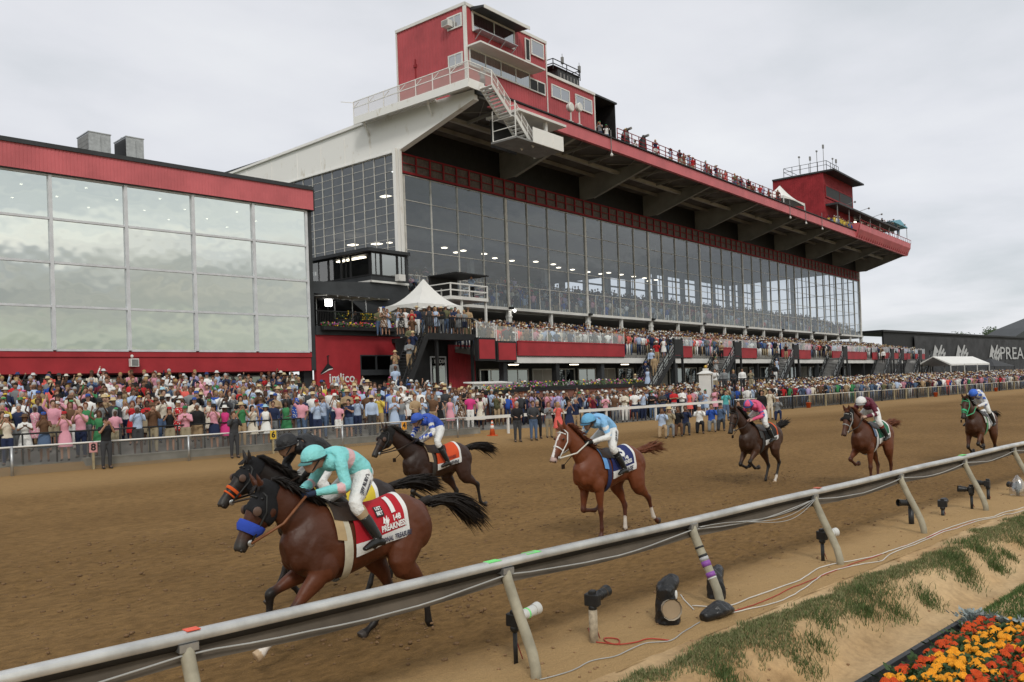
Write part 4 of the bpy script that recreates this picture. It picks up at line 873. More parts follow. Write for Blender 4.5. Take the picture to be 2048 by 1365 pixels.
# two red hanging panels
for i, (a, b, y0, y1) in enumerate(((955, 992, 675, 722), (994, 1034, 682, 724))):
    qa, qb = S(a, y0, TWF + .6 - i * .3), S(b, y1, TWF + .6 - i * .3); T = sthing('red_sign_panel', qa.x, TWF + .6, qb.z, ('left blank red panel in black frame beside the deck' if i == 0 else 'right blank red panel in black frame at the terrace end'), 'panel')
    m = MB(); yy = qa.y; z1 = qa.z; z0 = qb.z; m.box(qa.x, qb.x, yy, yy + .3, z0, z1); sb(m, 'frame', M_black, T); m = MB(); m.box(qa.x + .12, qb.x - .1, yy - .03, yy, z0 + .12, z1 - .12); sb(m, 'panel', M_red, T)
    m = MB(); m.add([(qa.x, yy + .05, z1), (qb.x, yy + .05, z1), (qb.x, yy + .05, z1 + .95), (qa.x, yy + .05, z1 + .95)], [(0, 1, 2, 3)]); sb(m, 'glass_panel', G_clear, T); m = MB(); m.box(qa.x - .03, qa.x + .03, yy + .02, yy + .08, z1, z1 + .95); m.box(qb.x - .03, qb.x + .03, yy + .02, yy + .08, z1, z1 + .95); sb(m, 'glass_post', M_white, T)
# stairs down from the terrace
def stair(px_top, px_bot, w_top, label, run=4.6, zb_=1.3, wd=1.7):
    a = S(px_top, 690, TWF).x + run; wa, wb = TWF, TWF + wd; T = sthing('terrace_stair', a, TWF, zb_, label, 'stair', 'black stairs from the terrace')
    m = MB(); n = 22
    for w_ in (wa, wb): m.bar((a, -w_, zfl - .15), (a - run, -w_, zb_ - .1), .08, .4)
    sb(m, 'stringer', M_black, T)
    m = MB()
    for i in range(n): f_ = (i + .5) / n; m.box(a - run * f_ - .13, a - run * f_ + .13, -wb, -wa, lerp(zfl, zb_, f_) - .09, lerp(zfl, zb_, f_) + .02)
    sb(m, 'treads', M_grey, T)
    for w_ in (wa, wb):
        m = MB()
        for dz_ in (1.0, .6, .3): m.bar((a, -w_, zfl + dz_), (a - run, -w_, zb_ + dz_), .05)
        for i in range(6): f_ = i / 5; m.bar((a - run * f_, -w_, lerp(zfl, zb_, f_)), (a - run * f_, -w_, lerp(zfl, zb_, f_) + 1), .06)
        sb(m, 'handrail', M_black, T)
        m = MB(); m.add([(a, -w_, zfl + .1), (a - run, -w_, zb_ + .1), (a - run, -w_, zb_ + .9), (a, -w_, zfl + .9)], [(0, 1, 2, 3)]); sb(m, 'glass_panel', G_clear, T)
    m = MB()
    for x in (a + .1, a + 1.5): m.box(x - .08, x + .08, -wb, -wb + .16, zb_, tz1 + .5)
    m.box(a, a + 1.6, -wb, -wa, zfl - .3, zfl - .1); m.box(a + .1, a + 1.5, -wb - .02, -wb + .02, tz1 - .9, tz1 + .4); sb(m, 'landing_gate', M_black, T)
    STAIRS.append((a, run))
STAIRS = []
for px, lab in ((1252, 'nearest terrace stair, crowded, just right of the long red parapet'), (1388, 'second terrace stair behind the white finish post'), (1520, 'third terrace stair crowded with people in black'), (1630, 'terrace stair above the dense crowd, before the open stairs'), (1735, 'grey open terrace stair with a guard in white at its top'), (1757, 'grey open terrace stair beside the arch opening'), (1797, 'second last terrace stair toward the black banner'), (1821, 'last terrace stair next to the black banner wall')):
    stair(px, 0, 0, lab)
# deck beside the corner and its black stair down to the media doors
dk0, dk1 = S(852, 690, 9.3).x, S(955, 690, 9.3).x
T = sthing('viewing_deck', dk0, 9.3, dz, 'black edged viewing deck crowded with people under the peaked tent', 'deck')
m = MB(); m.box(q0.x - 1.5 if 0 else S(795, 690, 5).x, dk1 + .2, -9.3, -1, dz - .28, dz); m.box(dk0, dk1, -9.36, -9.3, dz - .36, dz + .02); sb(m, 'floor', M_black, T)
m = MB(); n = 26
for i in range(n + 1): x = lerp(dk0, dk1, i / n); m.bar((x, -9.32, dz), (x, -9.32, dz + 1.0), .025 if i % 6 else .06)
m.bar((dk0, -9.32, dz + 1.02), (dk1, -9.32, dz + 1.02), .06); sb(m, 'railing', M_black, T)
for x in (dk0 + 1.2, dk1 - .2): m = MB(); m.bar((x, -9, 1.2), (x, -9, dz - .28), .16); sb(m, 'post', M_black, T)
zq = 2.2
m = MB(); m.box(dk0 - .3, dk1 + .3, -7.1, -7.0, .8, dz - .28); sb(m, 'back_wall', M_black, T)
a, b = S(896, 720, 7.2).x, S(950, 720, 7.2).x; m = MB(); corr(m, a, b, -7.22, .9, dz - .5, .55, .02); sb(m, 'red_cladding', M_red, T)
a, b = S(862, 740, 7.2).x, S(893, 740, 7.2).x; framed(T, a, b, 1.0, 4.9, -7.15, M_mull, G_dark, .08, 1, 'y', 'door')
sign_text('MEDIA\nONLY', .34, M_wl, T, (0, 0, 0), (1, 0, 0), (0, 0, 1), 'door_lettering', .004); q = S(880, 729, 7.4); o = COL.objects['door_lettering']; o.location = (q.x - dk0, -7.4 + 9.3, q.z - dz)
T = sthing('deck_stair', dk0, 9.3, 1.2, 'black stair crowded with photographers beside the viewing deck', 'stair'); sx0, sx1 = S(806, 760, 9.3).x, dk0
m = MB(); 
for s_ in (8.0, 9.4): m.bar((sx1, -s_, dz - .15), (sx0 - .5, -s_, 1.6), .08, .35)
sb(m, 'stringer', M_black, T); m = MB()
for i in range(24): f_ = (i + .5) / 24; m.box(lerp(sx1, sx0 - .5, f_) - .15, lerp(sx1, sx0 - .5, f_) + .15, -9.4, -8, lerp(dz, 1.7, f_) - .04, lerp(dz, 1.7, f_))
sb(m, 'treads', M_dark, T); m = MB()
for dz_ in (1.0, .5): m.bar((sx1, -9.4, dz + dz_), (sx0 - .5, -9.4, 1.7 + dz_), .05)
for i in range(7): f_ = i / 6; m.bar((lerp(sx1, sx0 - .5, f_), -9.4, lerp(dz, 1.7, f_)), (lerp(sx1, sx0 - .5, f_), -9.4, lerp(dz, 1.7, f_) + 1), .05)
sb(m, 'handrail', M_black, T)
# white camera stand in front of the glass
qa, qb = S(902, 600, 4.5), S(977, 604, 4.5)
T = sthing('camera_stand', qa.x, 4.5, 6, 'white railed camera stand with black shelter in front of the grandstand glass', 'camera platform')
zf2 = S(977, 600, 4.5).z; x0, x1 = qa.x, qb.x; m = MB(); m.box(x0, x1, -4.5, -1.6, zf2 - .15, zf2 + .08); sb(m, 'floor', M_white, T)
m = MB()
for x in (x0 + .05, (x0 + x1) / 2, x1 - .05):
    for y in (-4.45, -1.7): m.bar((x, y, zf2), (x, y, zf2 + .95), .08)
for z in (zf2 + .95, zf2 + .5): m.bar((x0, -4.45, z), (x1, -4.45, z), .09); m.bar((x0, -4.45, z), (x0, -1.7, z), .07); m.bar((x1, -4.45, z), (x1, -1.7, z), .07)
sb(m, 'railing', M_white, T)
for x in (x0 + 1.3, x1 - .1): m = MB(); m.bar((x, -4.3, 5.8), (x, -4.3, zf2 - .15), .14); m.bar((x, -4.3, 7.2), (x - 1, -2, zf2 - .2), .08) if x > x0 + 2 else None; sb(m, 'post', M_white, T)
m = MB(); m.box(x0 + .9, x1 - .1, -1.6, -1.5, zf2, zf2 + 1.75); m.box(x0 + .9, x1 + .4, -4.3, -1.4, zf2 + 1.75, zf2 + 1.83); m.bar((x1 - .06, -4.3, zf2), (x1 - .06, -4.3, zf2 + 1.75), .05); sb(m, 'shelter', M_black, T)
# ------------------------------------------------ brick patio in front of the terrace
BWW = 14.6; a, b = S(962, 780, BWW).x, S(1290, 780, BWW).x; zb_ = S(1170, 774, BWW).z
T = sthing('brick_patio_wall', a, BWW, .6, 'low brick patio wall with black coping below the terrace', 'wall')
m = MB(); m.box(a, b, -BWW, -BWW + .3, .3, zb_ - .12); m.box(b - .3, b, -BWW + .3, -10, .3, zb_ - .12); sb(m, 'brickwork', M_brick, T); m = MB(); m.box(a - .1, b + .1, -BWW - .1, -BWW + .4, zb_ - .12, zb_ + .02); sb(m, 'coping', M_black, T)
m = MB(); m.box(a, b, -BWW + .3, -6, 1.0, 1.15); sb(m, 'paving', M_conc, T)
xa, xb = S(1033, 770, BWW).x, S(1285, 770, BWW).x
flower_box(sw(xa, BWW - .1, zb_ - .02), sw(xb, BWW - .1, zb_ - .02), .4, [YEL, PUR, WHT_, PNK], 'long flower box of mixed blooms on the brick patio wall', 170, .15, .28, 5)
xa, xb = S(957, 772, BWW + .4).x, S(1026, 772, BWW + .4).x
flower_box(sw(xa, BWW + .5, zb_ - .2), sw(xb, BWW + .5, zb_ - .2), .4, [PUR, YEL, PNK], 'short flower box under the white judges counter', 50, .2, .25, 6)
T = sthing('judges_counter', xa, BWW, zb_, 'pale sloping counter front on the left end of the brick patio wall', 'counter'); m = MB(); m.box(xa, xb, -BWW - .1, -BWW + .02, zb_ + .1, zb_ + .42); m.prism([(-BWW - .2, zb_ + .42), (-BWW + .6, zb_ + .5), (-BWW + .6, zb_ + .44), (-BWW - .2, zb_ + .36)], 'x', xa - .1, xb + .2); sb(m, 'counter_front', M_white, T)
# ------------------------------------------------ black banner hall far right, marquee, trees, dark gable
n0 = hit(1722, 690, (0, 66, 0), (0, 1, 0))
HX0 = n0.x
def HY(px, py, Y): return hit(px, py, (0, Y, 0), (0, 1, 0))
T = empty('banner_hall', (HX0, 62, 0), 0, 'long low black hall hung with a dark banner beyond the grandstand', 'building')
ba = HY(1830, 690, 62); top0, top1 = HY(1830, 668, 62), HY(2048, 680, 62)
def hz(px, py): q = HY(px, py, 62); return q
hx1 = 330
m = MB(); zt_ = 14; 
Lh = [(HY(1722, 664, 62), 0), (HY(1800, 666, 62), 0), (HY(1900, 671, 62), 0), (HY(2048, 681, 62), 0)]
ztop = Lh[1][0].z
m.box(0, hx1 - HX0, 0, .3, .3, ztop); m.box(-1, hx1 - HX0, -.4, 8, ztop, ztop + .35); m.build('wall', M_black, T)
bw0 = HY(1828, 700, 61.8).x; m = MB(); n = 160
vs = []
for i in range(n + 1):
    x = bw0 - HX0 + (hx1 - bw0) * i / n; y = -.35 + .12 * math.sin(i * 1.1) * hsh(i, 2); vs += [(x, y, .9), (x, y, ztop - .5)]
m.add(vs, [(2 * i, 2 * i + 2, 2 * i + 3, 2 * i + 1) for i in range(n)]); bo = m.build('banner', mat('black_banner', (.045, .045, .048), .75, 0, .3, .6), T, True)
M_bl = mat('banner_lettering', (.46, .46, .46), .7, 0, .1, 3)
def horse_mark(o, ux, uy, s, mm, par, name='horse_mark'):
    ux, uy = Vector(ux).normalized(), Vector(uy).normalized(); o = Vector(o); nrm = ux.cross(uy); v = []; f = []
    for poly in ([(-.5, -.25), (-.28, .5), (-.12, .28), (-.02, .12), (-.12, .02), (-.2, -.02), (-.1, -.5), (-.3, -.2)], [(-.02, -.5), (-.12, -.1), (.18, .5), (.28, .5)], [(.12, -.5), (.02, -.1), (.38, .32), (.42, .2)], [(.26, -.5), (.16, -.1), (.5, .1), (.5, -.02)]):
        n0_ = len(v); v += [o + ux * (a * s) + uy * (b * s) for a, b in poly]; f.append(tuple(range(n0_, n0_ + len(poly))))
    me = bpy.data.meshes.new(name); me.from_pydata(v, [], f); me.materials.append(mm); return link(name, me, par)
HMS = []
for px in (1878, 1924, 1990):
    q = HY(px, 707, 61.45); hh = HY(px, 690, 61.4).z - HY(px, 724, 61.4).z; HMS.append(horse_mark((q.x - HX0, -.56, q.z), (1, 0, 0), (0, 0, 1), hh * 1.0, M_bl, T))
    for v in HMS[-1].data.vertices: v.co.x = (q.x - HX0) + (v.co.x - (q.x - HX0)) * 2.1
qa, qb = HY(2001, 708, 61.4), HY(2048, 708, 61.4); hh = HY(2020, 694, 61.4).z - HY(2020, 723, 61.4).z
me_ = sign_text('PREAKNESS', hh * 1.2, M_bl, T, (0, -.58, 0), (1, 0, 0), (0, 0, 1), 'banner_lettering', .02)
wx = max(v.co.x for v in me_.data.vertices) - min(v.co.x for v in me_.data.vertices); mnx = min(v.co.x for v in me_.data.vertices); k = (qb.x - qa.x) * 2.25 / wx
for v in me_.data.vertices: v.co.x = (v.co.x - mnx) * k + qa.x - HX0; v.co.z += qa.z
# marquee
q0_, q1_ = gp(1897, 775, .9), None
MY = 46; a = hit(1902, 740, (0, MY, 0), (0, 1, 0)); b = hit(1980, 740, (0, MY, 0), (0, 1, 0)); ze = hit(1902, 728, (0, MY, 0), (0, 1, 0)).z; zr_ = hit(1935, 713, (0, MY + 2, 0), (0, 1, 0)).z
T = empty('white_marquee', (a.x, MY, gz(a.x, MY)), 0, 'white ridge roofed marquee behind the crowd before the black banner', 'tent'); g0 = gz(a.x, MY); Lm = b.x - a.x
m = MB(); m.prism([(0, ze - g0), (2.5, zr_ - g0), (5, ze - g0), (5, ze - g0 - .25), (2.5, zr_ - g0 - .12), (0, ze - g0 - .25)], 'x', 0, Lm); m.build('canopy_cloth', M_tent, T)
for i in range(4):
    for y in (0.05, 4.9): m = MB(); m.bar((lerp(.1, Lm - .1, i / 3), y, 0), (lerp(.1, Lm - .1, i / 3), y, ze - g0), .1); m.build('leg', M_white, T)
a = hit(1990, 740, (0, MY + 6, 0), (0, 1, 0)); T = empty('black_marquee', (a.x, MY + 6, gz(a.x, MY + 6)), 0, 'black peaked marquee beside the white one before the banner', 'tent'); zc_ = hit(1990, 716, (0, MY + 6, 0), (0, 1, 0)).z - gz(a.x, MY + 6)
m = MB(); m.add([(0, 0, zc_ - 1.6), (12, 0, zc_ - 1.6), (12, 5, zc_ - 1.6), (0, 5, zc_ - 1.6), (6, 2.5, zc_)], [(0, 1, 4), (1, 2, 4), (2, 3, 4), (3, 0, 4)]); m.build('canopy_cloth', M_black, T)
for x, y in ((.1, .1), (11.9, .1), (11.9, 4.9), (.1, 4.9)): m = MB(); m.bar((x, y, 0), (x, y, zc_ - 1.6), .1); m.build('leg', M_black, T)
# distant trees
def leaf_tree(x, y, h, cr, seed, label, z0=0.):
    rnd = random.Random(seed); T = empty('deciduous_tree', (x, y, z0), 0, label, 'tree', 'trees beyond the banner hall')
    m = MB(); m.tube([(0, 0, 0), (.1, 0, h * .35), (0, .1, h * .7)], [cr * .08, cr * .06, cr * .03], 7)
    for i in range(6): a = rnd.uniform(0, 6.28); m.tube([(0, 0, h * rnd.uniform(.35, .55)), (math.cos(a) * cr * .6, math.sin(a) * cr * .6, h * rnd.uniform(.65, .85))], [cr * .035, cr * .01], 5)
    m.build('trunk', mat('bark', (.08, .06, .045), .9), T); m = MB()
    cl = [(rnd.gauss(0, cr * .5), rnd.gauss(0, cr * .5), h * rnd.uniform(.5, .98), rnd.uniform(.22, .4) * cr) for _ in range(16)]
    for (a, b, c, r_) in cl:
        c = min(c, h - r_ * .6)
        for i in range(150):
            d = Vector((rnd.gauss(0, 1), rnd.gauss(0, 1), rnd.gauss(0, .8))).normalized() * r_ * rnd.uniform(.4, 1.05); p = Vector((a, b, c)) + d; u = Vector((rnd.gauss(0, 1), rnd.gauss(0, 1), rnd.gauss(0, 1))).normalized() * cr * .045; v = u.orthogonal().normalized() * cr * .035
            m.add([p - u, p + v, p + u, p - v], [(0, 1, 2, 3)])
    m.build('crown', mat('distant_foliage', (.055, .085, .035), .8, 0, .35, .3), T)
for i, (px, Y, cr, py, lab) in enumerate(((1938, 150, 7, 664, 'leftmost of the green trees above the black hall roof'), (1965, 150, 9, 659, 'tallest green tree rising above the black hall roof'), (2005, 165, 8, 665, 'green tree next to the dark gable behind the hall'))):
    q = hit(px, py, (0, Y, 0), (0, 1, 0)); leaf_tree(q.x, Y, q.z, cr * 1.2, i + 5, lab)
a = hit(2022, 680, (0, 100, 0), (0, 1, 0)); b = hit(2060, 655, (0, 100, 0), (0, 1, 0)); m = MB(); m.prism([(a.x - 1, -1), (a.x - 1, a.z), (b.x, b.z), (b.x + 40, b.z + 6), (b.x + 40, -1)], 'y', 100, 112); o = m.build('distant_hall', M_dark); tag(o, 'dark blue grey sloping roof building at the far right behind the black hall', 'building')
# ================================================================= organic modelling helpers
def catmull(secs, k):
    """secs: list of tuples of floats; returns k-times subdivided smooth list"""
    a = [np.array([float(v) for v in s]) for s in secs]; out = []
    for i in range(len(a) - 1):
        p0 = a[max(i - 1, 0)]; p1 = a[i]; p2 = a[i + 1]; p3 = a[min(i + 2, len(a) - 1)]
        for j in range(k):
            t = j / k; out.append(.5 * (2 * p1 + (p2 - p0) * t + (2 * p0 - 5 * p1 + 4 * p2 - p3) * t * t + (3 * p1 - p0 - 3 * p2 + p3) * t ** 3))
    out.append(a[-1]); return out
def loft(mb, secs, n=12, k=3, lat=(0, 1, 0), cap=True):
    """secs: (x,y,z, half width along lat, half thickness across)"""
    S_ = catmull(secs, k); P_ = [Vector(s[:3]) for s in S_]; vs = []; fs = []; lat = Vector(lat)
    for i, s in enumerate(S_):
        d = (P_[min(i + 1, len(P_) - 1)] - P_[max(i - 1, 0)]).normalized(); a = lat - d * lat.dot(d)
        if a.length < .05: a = d.orthogonal()
        a.normalize(); b = d.cross(a); ra, rb = max(s[3], .003), max(s[4], .003)
        for q in range(n):
            t = 2 * math.pi * q / n; vs.append(P_[i] + a * (ra * math.cos(t)) + b * (rb * math.sin(t)))
    for i in range(len(P_) - 1):
        for q in range(n): fs.append((i * n + q, i * n + (q + 1) % n, (i + 1) * n + (q + 1) % n, (i + 1) * n + q))
    if cap: fs.append(tuple(range(n))[::-1]); fs.append(tuple((len(P_) - 1) * n + q for q in range(n)))
    mb.add(vs, fs); return mb
def blob(mb, name, voxel, smooth=2, mats=None, dec=1.0, fac=.5):
    """weld all overlapping volumes of mb into one continuous skin"""
    me = mb.mesh('tmp', []); o = bpy.data.objects.new('tmp', me); COL.objects.link(o)
    r = o.modifiers.new('r', 'REMESH'); r.mode = 'VOXEL'; r.voxel_size = voxel; r.use_smooth_shade = True
    if smooth: s = o.modifiers.new('s', 'SMOOTH'); s.iterations = smooth; s.factor = fac
    if dec < 1: d = o.modifiers.new('d', 'DECIMATE'); d.ratio = dec
    dg = bpy.context.evaluated_depsgraph_get(); dg.update(); m2 = bpy.data.meshes.new_from_object(o.evaluated_get(dg)); m2.name = name
    bpy.data.objects.remove(o); bpy.data.meshes.remove(me)
    m2.materials.clear()
    for m in (mats or []): m2.materials.append(m)
    m2.polygons.foreach_set('use_smooth', [True] * len(m2.polygons)); return m2
M_skin = mat_obj('skin', .55, .0, 10, .06, .35)
M_cloth = mat_obj('cloth', .85, .012, 14, .14)
M_print = mat_obj('printed_cloth', .85, .012, 14, .14, pattern=True)
M_hair = mat_obj('hair', .6, .01, 40, .25)
M_hat = mat_obj('hat_felt', .85, .004, 60, .1)
M_shoe = mat('dark_shoe', (.03, .025, .022), .5)
M_eye = mat('dark_eye', (.02, .015, .012), .3)
M_phone = mat('phone_black', (.02, .02, .022), .3)
# ================================================================= spectators
ARMS = {'down': (((0, .25, 1.12), (.05, .25, .86)),) * 2, 'film': (((.14, .23, 1.24), (.30, .07, 1.52)),) * 2,
        'wave': (((.06, .25, 1.14), (.2, .2, .98)), ((.1, .30, 1.56), (.16, .22, 1.83))), 'rail': (((.06, .26, 1.15), (.30, .14, 1.10)),) * 2,
        'clap': (((.10, .24, 1.18), (.28, .03, 1.33)),) * 2, 'cheer': (((.06, .30, 1.58), (.10, .2, 1.87)),) * 2, 'cross': (((.04, .25, 1.16), (.2, -.02, 1.2)),) * 2}
PC = {}
def person_meshes(pose, fem, low='std'):
    key = (pose, fem, low)
    if key in PC: return PC[key]
    kneel = low == 'kneel'; sit = low == 'sit'; dz = -.42 if kneel else (-.46 if sit else 0)
    sh = .165 if fem else .19; hip = .165 if fem else .155; wa = .115 if fem else .145
    def V(x, y, z): return (x, y, z + dz)
    def torso(m, g=0., lo=.86):
        loft(m, [V(0, 0, lo) + (hip * .8 + g, .10 + g), V(-.01, 0, .96) + (hip + g, .115 + g), V(0, 0, 1.1) + (wa + g, .095 + g), V(.015, 0, 1.27) + (sh * .88 + g, .115 + g), V(0, 0, 1.40) + (sh + g, .09 + g), V(-.01, 0, 1.465) + (sh * .62 + g, .06 + g), V(0, 0, 1.50) + (.055 + g * .5, .055 + g * .5)], 14, 2)
    def arm(m, s, g=0., end=1.0):
        e, w = ARMS[pose][0 if s > 0 else 1]; a = Vector(V(0, s * sh, 1.42)); e = Vector(V(e[0], s * e[1], e[2])); w = Vector(V(w[0], s * w[1], w[2]))
        r0, r1, r2 = (.042, .033, .023) if fem else (.05, .04, .028)
        if end <= .5: w2 = a.lerp(e, .75); loft(m, [tuple(a) + (r0 + g, r0 + g), tuple(a.lerp(e, .4)) + (r0 + g, r0 + g), tuple(w2) + (r1 + g * 1.3, r1 + g * 1.3)], 8, 2)
        else: loft(m, [tuple(a) + (r0 + g, r0 + g), tuple(a.lerp(e, .5)) + (r0 * .95 + g, r0 * .95 + g), tuple(e) + (r1 + g, r1 + g), tuple(e.lerp(w, .35)) + (r1 + g, r1 * .95 + g), tuple(e.lerp(w, end)) + (r2 + g, r2 + g)], 8, 2)
        return a, e, w
    if kneel: LEGS = {1: ((.0, .1, .50), (.42, .13, .5), (.40, .13, .08), (.53, .14, .04)), -1: ((.0, -.1, .50), (.12, -.13, .08), (-.30, -.13, .07), (-.42, -.13, .03))}
    elif sit: LEGS = {s: ((0, s * .1, .47), (.42, s * .12, .50), (.42, s * .12, .09), (.56, s * .13, .03)) for s in (1, -1)}
    else: LEGS = {s: ((0, s * .09, .92), (.01, s * .105, .50), (-.02, s * .11, .085), (.13, s * .125, .035)) for s in (1, -1)}
    def leg(m, s, g=0., end=1., foot=True):
        h, k_, a, t = [Vector(q) for q in LEGS[s]]
        if end < 1: a2 = k_.lerp(a, max(0, (end - .5) * 2)); k2 = k_ if end >= .5 else h.lerp(k_, end * 2)
        if end <= .5: loft(m, [tuple(h) + (.088 + g, .09 + g), tuple(k2) + (.06 + g * 1.6, .062 + g * 1.6)], 10, 3)
        else:
            a2 = a if end >= 1 else a2
            loft(m, [tuple(h) + (.088 + g, .09 + g), tuple(h.lerp(k_, .5)) + (.078 + g, .08 + g), tuple(k_) + (.052 + g, .055 + g), tuple(k_.lerp(a2, .35)) + (.05 + g, .053 + g), tuple(a2) + (.034 + g, .036 + g)], 10, 2)
        if foot: loft(m, [tuple(a + Vector((-.05, 0, -.03))) + (.03, .035), tuple(a.lerp(t, .5)) + (.042, .035), tuple(t) + (.035, .02)], 8, 2)
    b = MB(); torso(b); 
    for s in (1, -1):
        a, e, w = arm(b, s); d = (w - e).normalized(); lat = Vector((0, 1, 0)) if abs(d.y) < .8 else Vector((0, 0, 1))
        loft(b, [tuple(w) + (.022, .018), tuple(w + d * .05) + (.036, .016), tuple(w + d * .09) + (.036, .014)], 8, 2)
        sd_ = (lat - d * lat.dot(d)).normalized()
        for q in range(4): p = w + d * .085 + sd_ * (.027 - .018 * q); loft(b, [tuple(p) + (.010, .010), tuple(p + d * (.055, .07, .075, .06)[q] + Vector((-.01, 0, 0))) + (.009, .009)], 6, 1)
        p = w + d * .03 + sd_ * .03 * -s; loft(b, [tuple(p) + (.011, .011), tuple(p + d * .045 - sd_ * s * .022) + (.010, .010)], 6, 1)
        leg(b, s)
    hz_ = 1.635
    loft(b, [V(0, 0, 1.46) + (.058, .058), V(.01, 0, 1.55) + (.05, .052)], 10, 1)
    loft(b, [V(.035, 0, 1.525) + (.03, .03), V(.025, 0, 1.56) + (.055, .068), V(.01, 0, 1.62) + (.07, .088), V(0, 0, 1.68) + (.074, .094), V(-.005, 0, 1.73) + (.06, .075), V(-.005, 0, 1.755) + (.02, .025)], 14, 3)
    b.ell(V(.105, 0, 1.625), (.018, .014, .022), 8, 5); b.ell(V(.095, 0, 1.575), (.012, .024, .008), 8, 5)
    for s in (1, -1): b.ell(V(-.005, s * .076, 1.63), (.022, .01, .03), 8, 5)
    R_ = {}
    R_['body'] = blob(b, 'person', .0155, 1, [M_skin], .35)
    m = MB()
    for s in (1, -1): m.ell(V(.088, s * .032, 1.645), (.008, .014, .008), 6, 4)
    R_['eyes'] = m.mesh('eyes', M_eye, 'all')
    def cl(parts, vox=.022, name='c'):
        q = MB(); parts(q); return blob(q, name, vox, 2, [M_cloth], .4)
    R_['shirt'] = cl(lambda q: (torso(q, .018, .90), [arm(q, s, .012, .92) for s in (1, -1)]))
    R_['tee'] = cl(lambda q: (torso(q, .016, .90), [arm(q, s, .018, .5) for s in (1, -1)]))
    R_['trousers'] = cl(lambda q: ([leg(q, s, .018, 1, False) for s in (1, -1)], loft(q, [V(0, 0, .84) + (hip * .9, .11), V(-.01, 0, .95) + (hip + .012, .125), V(0, 0, 1.04) + (wa + .02, .115)], 14, 2)))
    R_['shorts'] = cl(lambda q: ([leg(q, s, .025, .48, False) for s in (1, -1)], loft(q, [V(0, 0, .84) + (hip * .9, .11), V(-.01, 0, .95) + (hip + .012, .125), V(0, 0, 1.04) + (wa + .02, .115)], 14, 2)))
    if low == 'std':
        R_['dress'] = cl(lambda q: (torso(q, .012, .90), loft(q, [(0, 0, 1.08, wa + .012, .105), (-.01, 0, .93, hip + .03, .145), (0, 0, .72, hip + .07, .19), (0, 0, .50, hip + .10, .22)], 16, 2), [arm(q, s, .012, .5) for s in (1, -1)] if pose in ('film', 'clap') else None))
        R_['skirt'] = cl(lambda q: loft(q, [(0, 0, 1.08, wa + .012, .105), (-.01, 0, .93, hip + .025, .14), (0, 0, .72, hip + .05, .17), (0, 0, .48, hip + .05, .17)], 16, 2))
    q = MB(); loft(q, [V(-.045, 0, 1.57) + (.07, .05), V(-.035, 0, 1.63) + (.09, .085), V(-.018, 0, 1.69) + (.095, .107), V(-.005, 0, 1.75) + (.075, .09), V(-.005, 0, 1.785) + (.03, .03)], 12, 2); R_['hair_short'] = blob(q, 'hair', .02, 1, [M_hair], .5)
    q = MB(); loft(q, [V(-.07, 0, 1.36) + (.07, .025), V(-.06, 0, 1.5) + (.09, .045), V(-.04, 0, 1.62) + (.105, .085), V(-.018, 0, 1.69) + (.098, .108), V(-.005, 0, 1.75) + (.075, .09), V(-.005, 0, 1.785) + (.03, .03)], 12, 2); R_['hair_long'] = blob(q, 'hair', .02, 1, [M_hair], .5)
    zh_ = 1.70 + dz
    q = MB(); q.lathe((-.005, 0, zh_), [(.20, -.02), (.205, -.012), (.10, .005), (.088, .07), (.07, .095), (.0, .10)], 18); R_['brim'] = q.mesh('brim_hat', M_hat, 'all')
    q = MB(); q.lathe((-.005, 0, zh_), [(.088, -.015), (.09, .03), (.07, .07), (.0, .085)], 16); q.add([(.06, -.07, zh_ - .01), (.17, -.05, zh_ - .02), (.17, .05, zh_ - .02), (.06, .07, zh_ - .01), (.06, -.07, zh_ + .005), (.17, -.05, zh_ - .01), (.17, .05, zh_ - .01), (.06, .07, zh_ + .005)], [(0, 1, 2, 3), (7, 6, 5, 4), (0, 4, 5, 1), (1, 5, 6, 2), (2, 6, 7, 3)]); R_['cap'] = q.mesh('cap', M_hat, 'all')
    q = MB()
    for i in range(7): a = i * 2 * math.pi / 7; q.ell((.02 + .05 * math.cos(a), .04 + .05 * math.sin(a), zh_ + .08), (.045, .03, .035), 7, 5)
    q.ell((.02, .04, zh_ + .09), (.04, .04, .04), 7, 5); R_['fascinator'] = q.mesh('fascinator', M_hat, 'all')
    q = MB()
    for s in (1, -1):
        h, k_, a, t = [Vector(v) for v in LEGS[s]]; loft(q, [tuple(a + Vector((-.06, 0, -.04))) + (.038, .038), tuple(a.lerp(t, .4) + Vector((0, 0, -.01))) + (.048, .04), tuple(t + Vector((.02, 0, -.008))) + (.038, .024)], 10, 2)
    R_['shoes'] = q.mesh('shoes', M_shoe, 'all')
    q = MB()
    if pose == 'film': q.box(.37, .385, -.085, .085, 1.53 + dz, 1.62 + dz)
    R_['phone'] = q.mesh('phone', M_phone) if q.v else None
    PC[key] = R_; return R_
SKIN = [(.42, .235, .16), (.36, .20, .135), (.46, .28, .20), (.19, .10, .06), (.10, .055, .04), (.30, .17, .11)]
COLN = {'white': (.80, .80, .79), 'cream': (.66, .60, .50), 'pale blue': (.42, .52, .70), 'navy': (.02, .03, .075), 'royal blue': (.03, .09, .40), 'pink': (.68, .32, .40), 'hot pink': (.62, .05, .22), 'coral': (.72, .13, .11), 'red': (.50, .025, .03), 'burgundy': (.14, .015, .03),
        'black': (.016, .016, .018), 'charcoal': (.05, .052, .058), 'grey': (.22, .23, .24), 'tan': (.38, .27, .16), 'khaki': (.33, .28, .19), 'yellow': (.68, .52, .10), 'mint': (.40, .62, .48), 'green': (.05, .22, .09), 'lavender': (.42, .36, .58), 'turquoise': (.10, .42, .45), 'orange': (.65, .22, .04), 'olive': (.13, .13, .07), 'denim': (.09, .14, .24), 'brown': (.13, .07, .04)}
